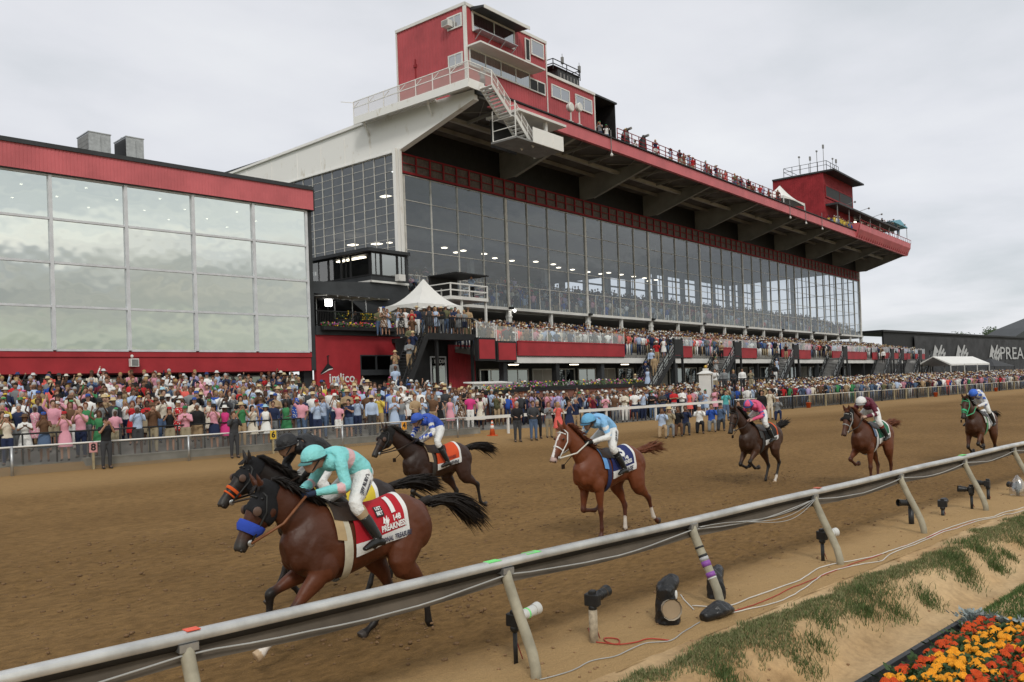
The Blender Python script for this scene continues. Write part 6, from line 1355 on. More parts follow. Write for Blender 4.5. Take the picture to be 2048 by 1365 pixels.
def horse(name_lab, px, Y, pose, coat, points, hairc, cloth, tack, seed=1, dx=0., socks=(), blaze=None, dust=None, head_up=0., head_pitch=48, neck=(.78, .56), headturn=0., lift=-.13, sc=1.04, group='racing thoroughbreds', yaw=180, tail=(1.0, -.35), z0=None):
    x = yp(px, Y).x + dx; g = track_z(x, Y) if z0 is None else z0
    H = link('racehorse', None, None) if 0 else None
    m = MB(); loft(m, TOR, 20, 4)
    # neck and head
    nb = Vector((.50, 0, 1.36)); poll = nb + Vector((neck[0], 0, neck[1] + head_up)); ht = math.sin(R(headturn)); poll.y += .10 * ht
    n1_ = nb.lerp(poll, .33); n2_ = nb.lerp(poll, .68); n1_.z -= .0; n2_.z += .02; n2_.y += .02 * ht
    neckp = [(.42, 0, 1.32, .15, .28), tuple(n1_) + (.10, .20), tuple(n2_) + (.076, .148), tuple(poll) + (.065, .108), tuple(poll + Vector((.05, 0, .0))) + (.055, .08)]
    loft(m, neckp, 16, 4)
    hd = Vector((math.cos(R(head_pitch)) * math.cos(R(headturn)), math.cos(R(head_pitch)) * math.sin(R(headturn)), -math.sin(R(head_pitch)))); hl = .60
    latv = Vector((-math.sin(R(headturn)), math.cos(R(headturn)), 0)); upn = latv.cross(hd).normalized(); upn = upn if upn.z > 0 else -upn
    hb = poll + Vector((-.02, 0, -.01))
    def HP(t, o=0., l=0.): return hb + hd * (hl * t) + upn * o + latv * l
    def headsecs(gr, t0=0., t1=1.0):
        T_ = [(-.02, .0, .055, .08), (.10, -.03, .078, .125), (.27, -.045, .09, .155), (.42, -.03, .082, .135), (.58, -.01, .062, .095), (.74, -.0, .05, .072), (.88, -.005, .056, .068), (.97, -.012, .05, .058), (1.02, -.015, .03, .035)]
        return [tuple(HP(t, o)) + (a + gr, b + gr) for t, o, a, b in T_ if t0 <= t <= t1]
    loft(m, headsecs(0), 16, 4, lat=tuple(latv))
    for s in (1, -1):
        m.ell(HP(.30, .055, s * .075), (.035, .03, .03), 8, 6); m.ell(HP(.26, -.08, s * .05), (.085, .05, .09), 10, 7); m.ell(HP(.93, .01, s * .04), (.03, .022, .028), 8, 5)
        e0_ = HP(.0, .07, s * .045); up_e = (upn * .75 - hd * .55 + latv * s * .15).normalized(); loft(m, [tuple(e0_) + (.03, .028), tuple(e0_ + up_e * .07) + (.036, .026), tuple(e0_ + up_e * .13) + (.022, .016), tuple(e0_ + up_e * .17) + (.008, .008)], 8, 2)
    # muscle masses
    for s in (1, -1):
        m.ell((.56, s * .125, 1.22), (.15, .09, .23), 12, 8, Matrix.Rotation(R(-28), 3, 'Y')); m.ell((.47, s * .165, 1.03), (.14, .085, .15), 12, 8)
        m.ell((-.60, s * .14, 1.27), (.22, .125, .26), 12, 8, Matrix.Rotation(R(20), 3, 'Y')); m.ell((-.05, s * .145, 1.22), (.35, .11, .22), 12, 8)
        m.ell((.72, s * .078, 1.14), (.085, .07, .13), 10, 7)
    legs = []
    for i, (fr, s) in enumerate(((1, 1), (1, -1), (0, 1), (0, -1))):
        P_ = legpath(fr, s, pose[i][0], pose[i][1] if len(pose[i]) > 1 else (0, 0))
        if fr: rr = [(.10, .16), (.078, .115), (.05, .056), (.036, .041), (.033, .036), (.050, .058)]
        else: rr = [(.13, .24), (.105, .165), (.044, .064), (.037, .042), (.034, .037), (.050, .058)]
        a, k_, f = P_[1], P_[2], P_[3]; secs = [tuple(P_[0]) + rr[0], tuple(a) + rr[1]]
        secs += [tuple(a.lerp(k_, .45)) + ((.062, .078) if fr else (.07, .095)), tuple(a.lerp(k_, .8)) + ((.045, .05) if fr else (.042, .058)), tuple(k_) + rr[2], tuple(k_.lerp(f, .2)) + (.036, .042), tuple(k_.lerp(f, .55)) + (.030, .036), tuple(k_.lerp(f, .88)) + (.034, .040), tuple(f) + (.040, .046)]
        loft(m, secs, 12, 3)
        p, h = P_[4], P_[5]; loft(m, [tuple(f) + (.038, .044), tuple(f.lerp(p, .55)) + (.031, .034), tuple(p) + (.042, .044)], 10, 2)
        d_ = (h - p).normalized(); loft(m, [tuple(p - d_ * .01) + (.043, .048), tuple(h) + (.054, .064)], 12, 2)
        pts = []; lens = [0]
        for a_, b_ in zip(P_[1:-1], P_[2:]): lens.append(lens[-1] + (b_ - a_).length)
        for q in range(41):
            L_ = lens[-1] * q / 40; j = min(len(lens) - 2, max(0, sum(1 for v in lens if v <= L_) - 1)); pts.append(tuple(P_[1 + j].lerp(P_[2 + j], (L_ - lens[j]) / (lens[j + 1] - lens[j]))))
        legs.append((np.array(pts), fr, P_, lens[2 - 1] / lens[-1]))
    me = blob(m, 'racehorse', .0125, 9, [M_coat], 1, .5)
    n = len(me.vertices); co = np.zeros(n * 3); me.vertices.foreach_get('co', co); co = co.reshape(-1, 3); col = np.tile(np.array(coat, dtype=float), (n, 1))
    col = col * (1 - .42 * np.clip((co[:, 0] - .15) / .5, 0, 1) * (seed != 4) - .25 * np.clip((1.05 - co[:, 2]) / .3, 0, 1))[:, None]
    hb_ = np.array(HP(1.0)); dm = np.linalg.norm(co - hb_, axis=1); w_ = np.clip(1 - (dm - .09) / .12, 0, 1)[:, None]; pcol = np.array(points, dtype=float); col = col * (1 - w_) + (pcol * .7 + np.array([.02, .018, .016])) * w_
    best = np.full(n, 9.); 
    for i, (pts, fr, P_, kf) in enumerate(legs):
        d = np.linalg.norm(co[:, None, :] - pts[None], axis=2); j = d.argmin(1); dd = d.min(1); t = j / 40.
        sel = (dd < .13) & (dd < best) & ((co[:, 2] < 1.02)); best = np.where(sel, dd, best)
        w = np.clip((t - (kf - .16)) / .14, 0, 1)[:, None]; c = np.array(coat) * (1 - w) + np.array(points) * w
        if i in socks: so_ = socks[i]; so_ = so_ if isinstance(so_, tuple) else (so_, 9.); ws = (np.clip((t - so_[0]) / .03, 0, 1) * (t < so_[1]))[:, None]; c = c * (1 - ws) + np.array((.62, .56, .50)) * ws
        wh = np.clip((t - .93) / .02, 0, 1)[:, None]; hc = (.42, .30, .19) if (i in socks and not isinstance(socks[i], tuple)) else (.055, .045, .04); c = c * (1 - wh) + np.array(hc) * wh
        col = np.where(sel[:, None], c, col)
    if blaze is not None:
        rel = co - np.array(hb); t = rel @ np.array(hd) / hl; o = rel @ np.array(upn); l = rel @ np.array(latv)
        s_ = (t > .15) & (t < 1.05) & (o > .02 * (1 - t)) & (np.abs(l - .008 * np.sin(t * 9)) < blaze * (.6 + .7 * t)); col = np.where(s_[:, None], np.array((.72, .68, .66)), col)
        s_ = (t > .86) & (o > -.05); col = np.where(s_[:, None], np.array((.50, .36, .33)), col)
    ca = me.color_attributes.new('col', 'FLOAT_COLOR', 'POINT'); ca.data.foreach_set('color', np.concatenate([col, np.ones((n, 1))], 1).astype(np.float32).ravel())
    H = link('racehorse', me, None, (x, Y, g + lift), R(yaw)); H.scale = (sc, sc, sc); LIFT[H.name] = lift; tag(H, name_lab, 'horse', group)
    # eyes, nostrils
    for s in (1, -1):
        q = MB(); q.ell(HP(.31, .06, s * .102), (.02, .013, .02), 8, 6); q.build('eye', M_eye, H, 'all'); q = MB(); q.ell(HP(.955, .0, s * .055), (.014, .008, .017), 8, 5); q.build('nostril', M_eye, H, 'all')
    # mane and tail as strands
    rnd = random.Random(seed); q = MB()
    for i in range(300):
        t = rnd.random(); a = nb.lerp(poll, t); i0 = neckp; top = a + Vector((-.55, 0, .8)).normalized() * lerp(.24, .11, t) + Vector((0, 0, -.01)); l_ = rnd.uniform(.09, .19); b_ = Vector((-rnd.uniform(.5, 1), rnd.gauss(.25, .4), rnd.uniform(-.7, .15))).normalized()
        p0_ = top; p1_ = top + Vector((-.02, b_.y * .02, .03)); p2_ = p1_ + b_ * l_ * .5; p3_ = p2_ + (b_ + Vector((0, 0, -.5))).normalized() * l_ * .5; q.tube([p0_ - Vector((0, 0, .04)), p1_, p2_, p3_], [.009, .010, .008, .002], 4)
    for i in range(18): a = poll + Vector((.0, 0, .09)); b_ = (hd * .8 + upn * .3 + latv * rnd.gauss(0, .3)).normalized(); q.tube([a, a + upn * .03 + b_ * .04, a + b_ * .16], [.012, .011, .002], 4)
    q.build('mane', M_maneM, H, 'all', color=hairc)
    q = MB(); dk = Vector((-.84, 0, 1.47)); q.tube([dk + Vector((.06, 0, .0)), dk + Vector((-.05, 0, .03)), dk + Vector((-.22, 0, .0))], [.05, .045, .03], 8)
    for i in range(300):
        sp_ = rnd.gauss(0, .055); dz_ = rnd.gauss(0, .055); L_ = tail[0] * rnd.uniform(.65, 1.05); st = dk + Vector((-.02 - .2 * rnd.random(), rnd.gauss(0, .02), rnd.gauss(.0, .02)))
        pts = []
        for k in range(7): f_ = k / 6; pts.append(st + Vector((-L_ * f_, sp_ * f_ * 1.3 + .02 * math.sin(f_ * 5 + i), .05 * math.sin(f_ * 2.4) + (tail[1] + dz_) * f_ * f_ * L_ + dz_ * .5 * f_)))
        q.tube(pts, [.010, .013, .012, .011, .008, .005, .001], 4)
    q.build('tail', M_maneM, H, 'all', color=hairc)
    # hood / bridle
    hood, hoodc, nose, nosec, brc, reinm = tack
    if hood:
        q = MB(); loft(q, headsecs(.010, -.1, .5), 16, 4, lat=tuple(latv)); loft(q, [tuple(nb.lerp(poll, .86)) + (.085, .135), tuple(poll) + (.08, .125), tuple(HP(.08, -.02)) + (.085, .13)], 14, 2)
        for s in (1, -1): q.ell(HP(.33, .05, s * .085), (.05, .04, .05), 10, 7); e0_ = HP(.0, .07, s * .045); up_e = (upn * .75 - hd * .55 + latv * s * .15).normalized(); loft(q, [tuple(e0_) + (.036, .034), tuple(e0_ + up_e * .05) + (.04, .03)], 8, 2)
        mh = blob(q, 'blinker_hood', .016, 2, [M_cloth], .6); link('blinker_hood', mh, H, color=hoodc)
        for s in (1, -1): q = MB(); q.lathe(HP(.35, .055, s * .118), [(.0, -.01), (.034, -.012), (.045, .0), (.038, .006), (.0, .004)], 12, 'y'); q.build('blinker_cup', MATS.get('cup') or mat('cup', (.10, .06, .045), .4), H, 'all')
    def ringband(t, wd, gr, mm, nm, color=None, tilt=0., sm='all'):
        q = MB(); S_ = catmull([(0,) * 0 + (a, b, c_, d_) for a, b, c_, d_ in ((-.02, .0, .055, .08), (.10, -.03, .078, .125), (.27, -.045, .09, .155), (.42, -.03, .082, .135), (.58, -.01, .062, .095), (.74, -.0, .05, .072), (.88, -.005, .056, .068))], 6); TT = np.array([s_[0] for s_ in S_]); n_ = 20; vs = []
        for k, dt in enumerate((-wd / 2, 0, wd / 2)):
            for a in range(n_):
                an = 2 * math.pi * a / n_; tt = t + dt / hl + tilt * math.cos(an); o, ra, rb = [float(np.interp(tt, TT, [s_[j] for s_ in S_])) for j in (1, 2, 3)]; e_ = gr * (1.0 if k == 1 else .55); vs.append(HP(tt, o + math.cos(an) * (rb + e_), math.sin(an) * (ra + e_)))
        q.add(vs, [(r * n_ + a, r * n_ + (a + 1) % n_, (r + 1) * n_ + (a + 1) % n_, (r + 1) * n_ + a) for r in range(2) for a in range(n_)]); return q.build(nm, mm, H, sm, color=color)
    if nose == 'roll': ringband(.60, .10, .042, M_cloth, 'shadow_roll', nosec)
    elif nose == 'band': ringband(.60, .035, .014, M_cloth, 'noseband', nosec); ringband(.70, .02, .012, M_cloth, 'noseband', nosec)
    brm = mat('bridle_%d%d%d' % tuple(int(c * 99) for c in brc), brc, .5, 0, .1, 10)
    q = MB()
    for s in (1, -1):
        bit = HP(.80, -.05, s * .062); q.tube([HP(.02, .09, s * .03), HP(.08, .02, s * .092), HP(.3, -.04, s * .105), HP(.55, -.05, s * .078), bit], .011, 6); q.tube([HP(.12, .06, s * .0), HP(.14, .04, s * .085)], .011, 6)
    q.tube([HP(.15, .09, -.06), HP(.14, .105, 0), HP(.15, .09, .06)], .011, 6); q.build('bridle', brm, H, 'all'); ringband(.56, .02, .008, brm, 'bridle_noseband')
    q = MB()
    for s in (1, -1): q.lathe(HP(.80, -.05, s * .066), [(.03, -.004), (.036, 0), (.03, .004)], 12, 'y')
    q.build('bit', M_bit, H, 'all')
    hands = Vector((.62, 0, 1.76)); H['_h'] = 0; del H['_h']
    q = MB()
    for s in (1, -1): b0 = HP(.80, -.05, s * .07); e_ = Vector((.60, s * .10, 1.74)); md = b0.lerp(e_, .5) + Vector((0, s * .05, -.05)); q.tube([b0, md, e_], .013, 6)
    q.tube([(.60, .10, 1.74), (.56, 0, 1.70), (.60, -.10, 1.74)], .012, 6); q.build('reins', reinm, H, 'all')
    # saddle cloth
    base, band, trim, lines = cloth; nx_, ny_ = 26, 44; x0_, x1_ = .20, -.45; P0 = 1.93
    def ff(u): return lerp(x0_, x1_, u)
    vs = []; cc = []
    for j in range(ny_ + 1):
        ph = lerp(-P0, P0, j / ny_)
        for i in range(nx_ + 1):
            u = i / nx_; pp = ph * (1 - .04 * u); vs.append(tuple(drape(ff(u) + .03 * abs(ph) * (0), pp, .022 + .006 * math.sin(u * 7 + j * .6) * min(1, abs(ph))))); a = abs(ph) / P0
            cc.append(band if a > .80 else (trim if (u > .93) else base))
    q = MB(); q.add(vs, [(j * (nx_ + 1) + i, j * (nx_ + 1) + i + 1, (j + 1) * (nx_ + 1) + i + 1, (j + 1) * (nx_ + 1) + i) for j in range(ny_) for i in range(nx_)]); mc = q.mesh('saddlecloth', M_sc, 'all')
    # crisp colour per face
    ca = mc.color_attributes.new('col', 'FLOAT_COLOR', 'CORNER'); dat = []
    for p_ in mc.polygons:
        c_ = p_.center; ph = abs(math.atan2(c_.y / (tor(c_.x)[1] + .02), (c_.z - tor(c_.x)[0]) / (tor(c_.x)[2] + .02))); k = band if ph > P0 * .80 else (trim if (c_.x - x0_) / (x1_ - x0_) > .93 else base)
        dat += list(k + (1,)) * p_.loop_total
    ca.data.foreach_set('color', dat); SCo = link('saddlecloth', mc, H)
    def arc(x, phi0, phi1): return
    for (txt, u, a, size, colr, sxs) in lines:
        if txt == 'BOX':
            qb = MB(); qb.add([(-.05, -.055, 0), (.05, -.055, 0), (.05, .055, 0), (-.05, .055, 0)], [(0, 1, 2, 3)]); tm = qb.mesh('panel', M_black); link('emblem_panel', tm, SCo)
        elif txt == 'MARK':
            hm = horse_mark((0, 0, 0), (1, 0, 0), (0, 1, 0), size, M_wl, SCo, 'horse_mark'); tm = hm.data
        else: tm = text_mesh(txt, size, .004 * size / .1)
        # subdivide large letters so that they bend with the cloth
        bm = bmesh.new(); bm.from_mesh(tm); bmesh.ops.triangulate(bm, faces=bm.faces)
        for _ in range(2):
            ed = [e_ for e_ in bm.edges if e_.calc_length() > .05]
            if ed: bmesh.ops.subdivide_edges(bm, edges=ed, cuts=1); bmesh.ops.triangulate(bm, faces=bm.faces)
        bm.to_mesh(tm); bm.free(); xc = ff(u)
        for v in tm.vertices:
            xx = xc - v.co.x * sxs; cz, w, h_ = tor(xx); rr_ = (w + h_) / 2; ph = a * P0 - v.co.y / rr_; v.co = drape(xx, ph, .033 if txt == 'BOX' else .037)
        if txt not in ('MARK', 'BOX'):
            tm.materials.clear(); tm.materials.append(mat('cloth_letter_%d%d%d' % tuple(int(c * 99) for c in colr), colr, .7, 0, .02)); link('lettering', tm, SCo)
    # saddle, pad, girth
    q = MB(); vs = []; n_ = 10
    for j in range(n_ + 1):
        ph = lerp(-.95, .95, j / n_)
        for i in range(7): u = i / 6; vs.append(tuple(drape(lerp(.40, .02, u), ph, .038 + .02 * (abs(u - .5) * 2) ** 2 * (1 - abs(ph)))))
    q.add(vs, [(j * 7 + i, j * 7 + i + 1, (j + 1) * 7 + i + 1, (j + 1) * 7 + i) for j in range(n_) for i in range(6)]); q.build('saddle', M_leather, H, 'all')
    padc, girc = tack_pad.get(seed, ((.5, .42, .30), (.55, .50, .40)))
    for (xa, xb, c_, P1, off, nm) in ((.42, .33, padc, 1.45, .030, 'saddle_pad'), (.36, .27, girc, 3.14, .026, 'girth')):
        vs = []; q = MB()
        for j in range(37):
            ph = lerp(-P1, P1, j / 36)
            for i in range(4): vs.append(tuple(drape(lerp(xa, xb, i / 3) - .02 * abs(ph), ph, off)))
        q.add(vs, [(j * 4 + i, j * 4 + i + 1, (j + 1) * 4 + i + 1, (j + 1) * 4 + i) for j in range(36) for i in range(3)]); q.build(nm, mat('tack_%s_%d%d%d' % ((nm,) + tuple(int(v * 99) for v in c_)), c_, .7, 0, .1, 12), H, 'all')
    q = MB()
    for s in (1, -1): q.tube([(.16, s * .30, 1.50), (.06, s * .37, 1.26)], .009, 5); q.tube([(.0, s * .36, 1.20), (.06, s * .37, 1.27), (.12, s * .38, 1.20), (.06, s * .375, 1.165), (.0, s * .36, 1.20)], .010, 5)
    q.build('stirrups', M_leather, H, 'all')
    if dust:
        for i, (c_, a_, b_) in enumerate(dust): pass
    return H, legs
tack_pad = {1: ((.42, .30, .16), (.50, .46, .36)), 2: ((.5, .4, .05), (.03, .03, .03)), 3: ((.42, .30, .18), (.04, .035, .03)), 4: ((.12, .30, .62), (.02, .03, .10)), 5: ((.05, .05, .05), (.04, .04, .04)), 6: ((.10, .14, .22), (.5, .5, .5)), 7: ((.45, .45, .42), (.10, .3, .14))}
def wrap_text(txt, size, a, b, r, ang0, colr, par, nm='lettering', sh=0.):
    """letters along the line a->b bent round a limb of radius r; ang0 direction vector of the outside"""
    a, b = Vector(a), Vector(b); d = (b - a).normalized(); o = Vector(ang0); o = (o - d * o.dot(d)).normalized(); t = d.cross(o); tm = text_mesh(txt, size, .002); c = a.lerp(b, .5)
    for v in tm.vertices: an = (v.co.y + sh) / r; v.co = c + d * v.co.x + o * (r * math.cos(an)) + t * (-r * math.sin(an))
    tm.materials.clear(); tm.materials.append(mat('silk_letter_%d%d%d' % tuple(int(q * 99) for q in colr), colr, .7)); return link(nm, tm, par)
def jockey(H, label, silkfn, helmet, helmet2, breech, skin, glove, boottop, hz=0., look=0., fwd=0., hd_dn=0., text=None, whip=True, num=None, patch=None, collar=(.7, .7, .7)):
    """crouching rider; joints in the horse's own frame, then placed in the world as a thing of its own"""
    sc = H.scale[0]; kz = LIFT[H.name] - .02
    def V(x, y, z): return Vector((x * sc + fwd, y, z + hz - kz))
    pel, lum, che, nk, hdc = V(-.05, 0, 1.86), V(.06, 0, 1.98), V(.23, 0, 2.03), V(.37, 0, 2.04), V(.48, 0, 2.07 - hd_dn)
    sh = {s: V(.27, s * .165, 2.0) for s in (1, -1)}; el = {1: V(.28, .28, 1.75), -1: V(.36, -.26, 1.77)}; wr = {1: Vector((.55, .115, 1.735)) * sc, -1: Vector((.58, -.09, 1.75)) * sc}
    hp = {s: V(-.05, s * .09, 1.83) for s in (1, -1)}; kn = {s: V(.19, s * .285, 1.56) for s in (1, -1)}; an = {s: Vector((.0, s * .365, 1.25)) * sc for s in (1, -1)}; to = {s: Vector((.17, s * .385, 1.175)) * sc for s in (1, -1)}
    def torso(q, g):
        loft(q, [tuple(pel + Vector((-.09, 0, -.03))) + (.10 + g, .07 + g), tuple(pel) + (.155 + g, .12 + g), tuple(lum) + (.13 + g, .105 + g), tuple(che) + (.17 + g, .115 + g), tuple(sh[1].lerp(sh[-1], .5) + Vector((.04, 0, 0))) + (.15 + g, .085 + g), tuple(nk) + (.06 + g, .055 + g)], 16, 3)
    def arm(q, s, g, end=1.):
        a, e, w = sh[s], el[s], wr[s]; w2 = e.lerp(w, end); loft(q, [tuple(a + Vector((-.03, -s * .05, 0))) + (.06 + g, .06 + g), tuple(a) + (.06 + g, .06 + g), tuple(a.lerp(e, .5)) + (.048 + g, .05 + g), tuple(e) + (.04 + g, .042 + g), tuple(e.lerp(w2, .4)) + (.038 + g, .04 + g), tuple(w2) + (.027 + g * .5, .027 + g * .5)], 12, 3)
    def thigh(q, s, g): loft(q, [tuple(hp[s] + Vector((-.05, 0, .03))) + (.08 + g, .08 + g), tuple(hp[s]) + (.092 + g, .10 + g), tuple(hp[s].lerp(kn[s], .5)) + (.08 + g, .085 + g), tuple(kn[s]) + (.056 + g, .06 + g), tuple(kn[s].lerp(an[s], .25)) + (.052 + g, .056 + g)], 14, 3)
    def shin(q, s, g, t0=0., t1=1.): a, b = kn[s].lerp(an[s], t0), kn[s].lerp(an[s], t1); loft(q, [tuple(a) + (.050 + g, .055 + g), tuple(a.lerp(b, .4)) + (.05 + g, .056 + g), tuple(b) + (.034 + g, .038 + g)], 12, 3)
    M4 = Matrix.LocRotScale(H.location, H.rotation_euler, (1, 1, 1))
    b = MB(); torso(b, 0)
    ld = Vector((math.cos(R(look)), math.sin(R(look)), 0)); ll = Vector((-ld.y, ld.x, 0)); dn = Vector((0, 0, -1)); fd = (ld * .96 + dn * .25).normalized()
    loft(b, [tuple(nk - Vector((.06, 0, .02))) + (.055, .055), tuple(hdc - fd * .03 - Vector((0, 0, .05))) + (.05, .052)], 12, 2)
    loft(b, [tuple(hdc + fd * .045 + dn * .115) + (.026, .03), tuple(hdc + fd * .035 + dn * .08) + (.05, .062), tuple(hdc + fd * .015 + dn * .02) + (.068, .086), tuple(hdc - dn * .05) + (.072, .09), tuple(hdc - dn * .10 - fd * .01) + (.05, .06)], 14, 3, lat=tuple(ll))
    b.ell(hdc + fd * .108 + dn * .025, (.016, .014, .022), 8, 5); b.ell(hdc + fd * .095 + dn * .068, (.012, .022, .007), 8, 5)
    for s in (1, -1): b.ell(hdc + ll * s * .073 + dn * .01, (.02, .01, .028), 8, 5)
    for s in (1, -1):
        arm(b, s, 0); w = wr[s]; d = (w - el[s]).normalized(); loft(b, [tuple(w) + (.026, .024), tuple(w + d * .05) + (.036, .026), tuple(w + d * .085) + (.034, .026)], 10, 2)
        thigh(b, s, 0); shin(b, s, 0); loft(b, [tuple(an[s] + Vector((-.06, 0, -.04))) + (.03, .03), tuple(an[s].lerp(to[s], .5)) + (.038, .035), tuple(to[s]) + (.03, .02)], 10, 2)
    me = blob(b, 'person', .0125, 2, [M_skin], .6); J = link('person', me, None, color=SKIN[skin]); J.matrix_basis = M4; tag(J, label, 'person', 'jockeys')
    def cmesh(fn, vox, nm, colfn, mm=M_silk):
        q = MB(); fn(q); me = blob(q, nm, vox, 2, [mm], 1); n = len(me.vertices); co = np.zeros(n * 3); me.vertices.foreach_get('co', co); co = co.reshape(-1, 3)
        col = np.array([colfn(Vector(c_)) + (1,) for c_ in co], dtype=np.float32); ca = me.color_attributes.new('col', 'FLOAT_COLOR', 'POINT'); ca.data.foreach_set('color', col.ravel()); return link(nm, me, J)
    def sil(p):      # which garment region: 'arm' with position along it, or torso position
        best = None
        for s in (1, -1):
            for a_, b_, t0 in ((sh[s], el[s], 0.), (el[s], wr[s], .5)):
                ab = b_ - a_; t = max(0, min(1, (p - a_).dot(ab) / ab.length_squared)); d = (p - a_ - ab * t).length
                if d < .075 and (best is None or d < best[0]): best = (d, s, t0 + t * .5)
        tt = (p - pel).dot(nk - pel) / (nk - pel).length_squared
        if best and not (best[2] < .12): return silkfn('arm', best[2], best[1], p)
        return silkfn('torso', tt, 0, p)
    cmesh(lambda q: (torso(q, .022), [arm(q, s, .014, .95) for s in (1, -1)]), .0125, 'silks', sil)
    cmesh(lambda q: (loft(q, [tuple(pel + Vector((-.10, 0, -.04))) + (.12, .09), tuple(pel + Vector((.0, 0, -.005))) + (.17, .142), tuple(pel.lerp(lum, .55)) + (.158, .13)], 16, 3), [thigh(q, s, .013) for s in (1, -1)]), .014, 'breeches', lambda p: breech)
    for s in (1, -1): q = MB(); shin(q, s, .010, .38, 1.0); loft(q, [tuple(an[s] + Vector((-.075, 0, -.05))) + (.036, .036), tuple(an[s] + Vector((0, 0, -.03))) + (.042, .045), tuple(an[s].lerp(to[s], .55)) + (.045, .040), tuple(to[s] + Vector((.02, 0, 0))) + (.034, .022)], 12, 2); link('boot', blob(q, 'boot', .0125, 1, [M_boot], .6), J)
    for s in (1, -1): q = MB(); shin(q, s, .014, .12, .45); link('boot_top', blob(q, 'boot_top', .0125, 1, [M_cloth], .6), J, color=boottop)
    # gloved hands with separate fingers closed on the reins
    for s in (1, -1):
        w = wr[s]; d = (w - el[s]).normalized(); q = MB(); loft(q, [tuple(w - d * .03) + (.032, .032), tuple(w) + (.031, .03), tuple(w + d * .05) + (.042, .032), tuple(w + d * .09) + (.040, .03)], 10, 2); sd_ = Vector((0, 0, 1)); lt = d.cross(sd_).normalized()
        for k in range(4):
            p_ = w + d * .085 + sd_ * (.030 - .02 * k); q.tube([p_, p_ + d * .028 - lt * s * .004, p_ + d * .03 - Vector((0, s * .03, 0)), p_ + d * .002 - Vector((0, s * .045, 0))], [.0115, .0115, .011, .010], 7)
        p_ = w + d * .03 + sd_ * .03; q.tube([p_, p_ + d * .03 + sd_ * .018, p_ + d * .055 + sd_ * .012 - Vector((0, s * .02, 0))], [.013, .012, .010], 7); q.build('glove', M_cloth, J, 'all', color=glove)
    # helmet, goggles
    hc = hdc - dn * .035 - fd * .01; rot = Matrix((tuple(fd), tuple(ll), tuple(fd.cross(ll)))).transposed(); q = MB(); n_ = 24; vs = []; fs = []; upv = fd.cross(ll)
    for i in range(11):
        ph = lerp(-.18, math.pi / 2, i / 10)
        for k in range(n_): t_ = 2 * math.pi * k / n_; vs.append(hc + fd * (math.cos(ph) * math.cos(t_) * .142) + ll * (math.cos(ph) * math.sin(t_) * .122) + upv * (math.sin(ph) * .128))
    for i in range(10):
        for k in range(n_): fs.append((i * n_ + k, i * n_ + (k + 1) % n_, (i + 1) * n_ + (k + 1) % n_, (i + 1) * n_ + k))
    q.add(vs, fs); mh = q.mesh('helmet', M_silk, 'all'); ca = mh.color_attributes.new('col', 'FLOAT_COLOR', 'CORNER'); dat = []
    for p_ in mh.polygons:
        r_ = p_.center - hc; k = helmet2 if (helmet2 and helmet2 != helmet and (((math.atan2(r_.dot(ll), r_.dot(fd)) + .4) // (math.pi / 3)) % 2 == 0) and len(helmet2) == 3) else helmet; dat += list(k + (1,)) * p_.loop_total
    ca.data.foreach_set('color', dat); link('helmet', mh, J)
    q = MB(); vs = []; 
    for i in range(9): t_ = lerp(-1.0, 1.0, i / 8); vs += [hc + fd * (math.cos(t_) * .138) + ll * (math.sin(t_) * .118) + upv * (-.015), hc + fd * (math.cos(t_) * .19 + .0) + ll * (math.sin(t_) * .13) + upv * (-.035)]
    q.add(vs, [(2 * i, 2 * i + 1, 2 * i + 3, 2 * i + 2) for i in range(8)]); q.add([v_ + upv * -.006 for v_ in vs], [(2 * i + 2, 2 * i + 3, 2 * i + 1, 2 * i) for i in range(8)]); q.build('helmet_peak', M_cloth, J, 'all', color=tuple(c_ * .35 for c_ in helmet))
    q = MB(); q.ell(hdc + fd * .083 + dn * -.006, (.03, .062, .03), 14, 8, rot); q.build('goggles', mat('amber_goggle', (.16, .10, .04), .12, 0, .1), J, 'all')
    q = MB(); q.tube([hc + fd * (math.cos(t_) * .135) + ll * (math.sin(t_) * .124) + upv * (-.018) for t_ in np.linspace(-math.pi, math.pi, 21)], .011, 6); q.tube([hc + ll * .118 + upv * -.02, hdc + ll * .06 + dn * .07 + fd * .02, hdc + dn * .125 + fd * .05, hdc - ll * .06 + dn * .07 + fd * .02, hc - ll * .118 + upv * -.02], .009, 6); q.build('helmet_strap', M_black, J, 'all')
    q = MB(); q.tube([nk + Vector((.0, math.cos(a_) * .075, math.sin(a_) * .07)) for a_ in np.linspace(0, 2 * math.pi, 13)], .016, 6); q.build('collar', M_cloth, J, 'all', color=collar)
    if text:
        a_, b_ = hp[1], kn[1]; wrap_text(text[0], .058, b_ + (a_ - b_) * .05, a_ + (a_ - b_) * .0, .101, (0, 1, .15), (.02, .02, .03), J, sh=.02); wrap_text(text[1], .034, b_ + (a_ - b_) * .05, a_, .098, (0, 1, .15), (.02, .02, .03), J, sh=-.05)
    if patch:
        for (pc, cc_, w_, h_) in patch:
            q = MB(); vs = []
            for i in range(7):
                for j in range(5):
                    yy = lerp(-w_, w_, i / 6); t = lerp(pc - h_, pc + h_, j / 4); c_ = pel.lerp(che, t * 1.15); vs.append(c_ + Vector((-.04, yy, .152 - yy * yy * 3.2)))
            q.add(vs, [(i * 5 + j, i * 5 + j + 1, (i + 1) * 5 + j + 1, (i + 1) * 5 + j) for i in range(6) for j in range(4)]); q.build('back_emblem', M_cloth, J, 'all', color=cc_)
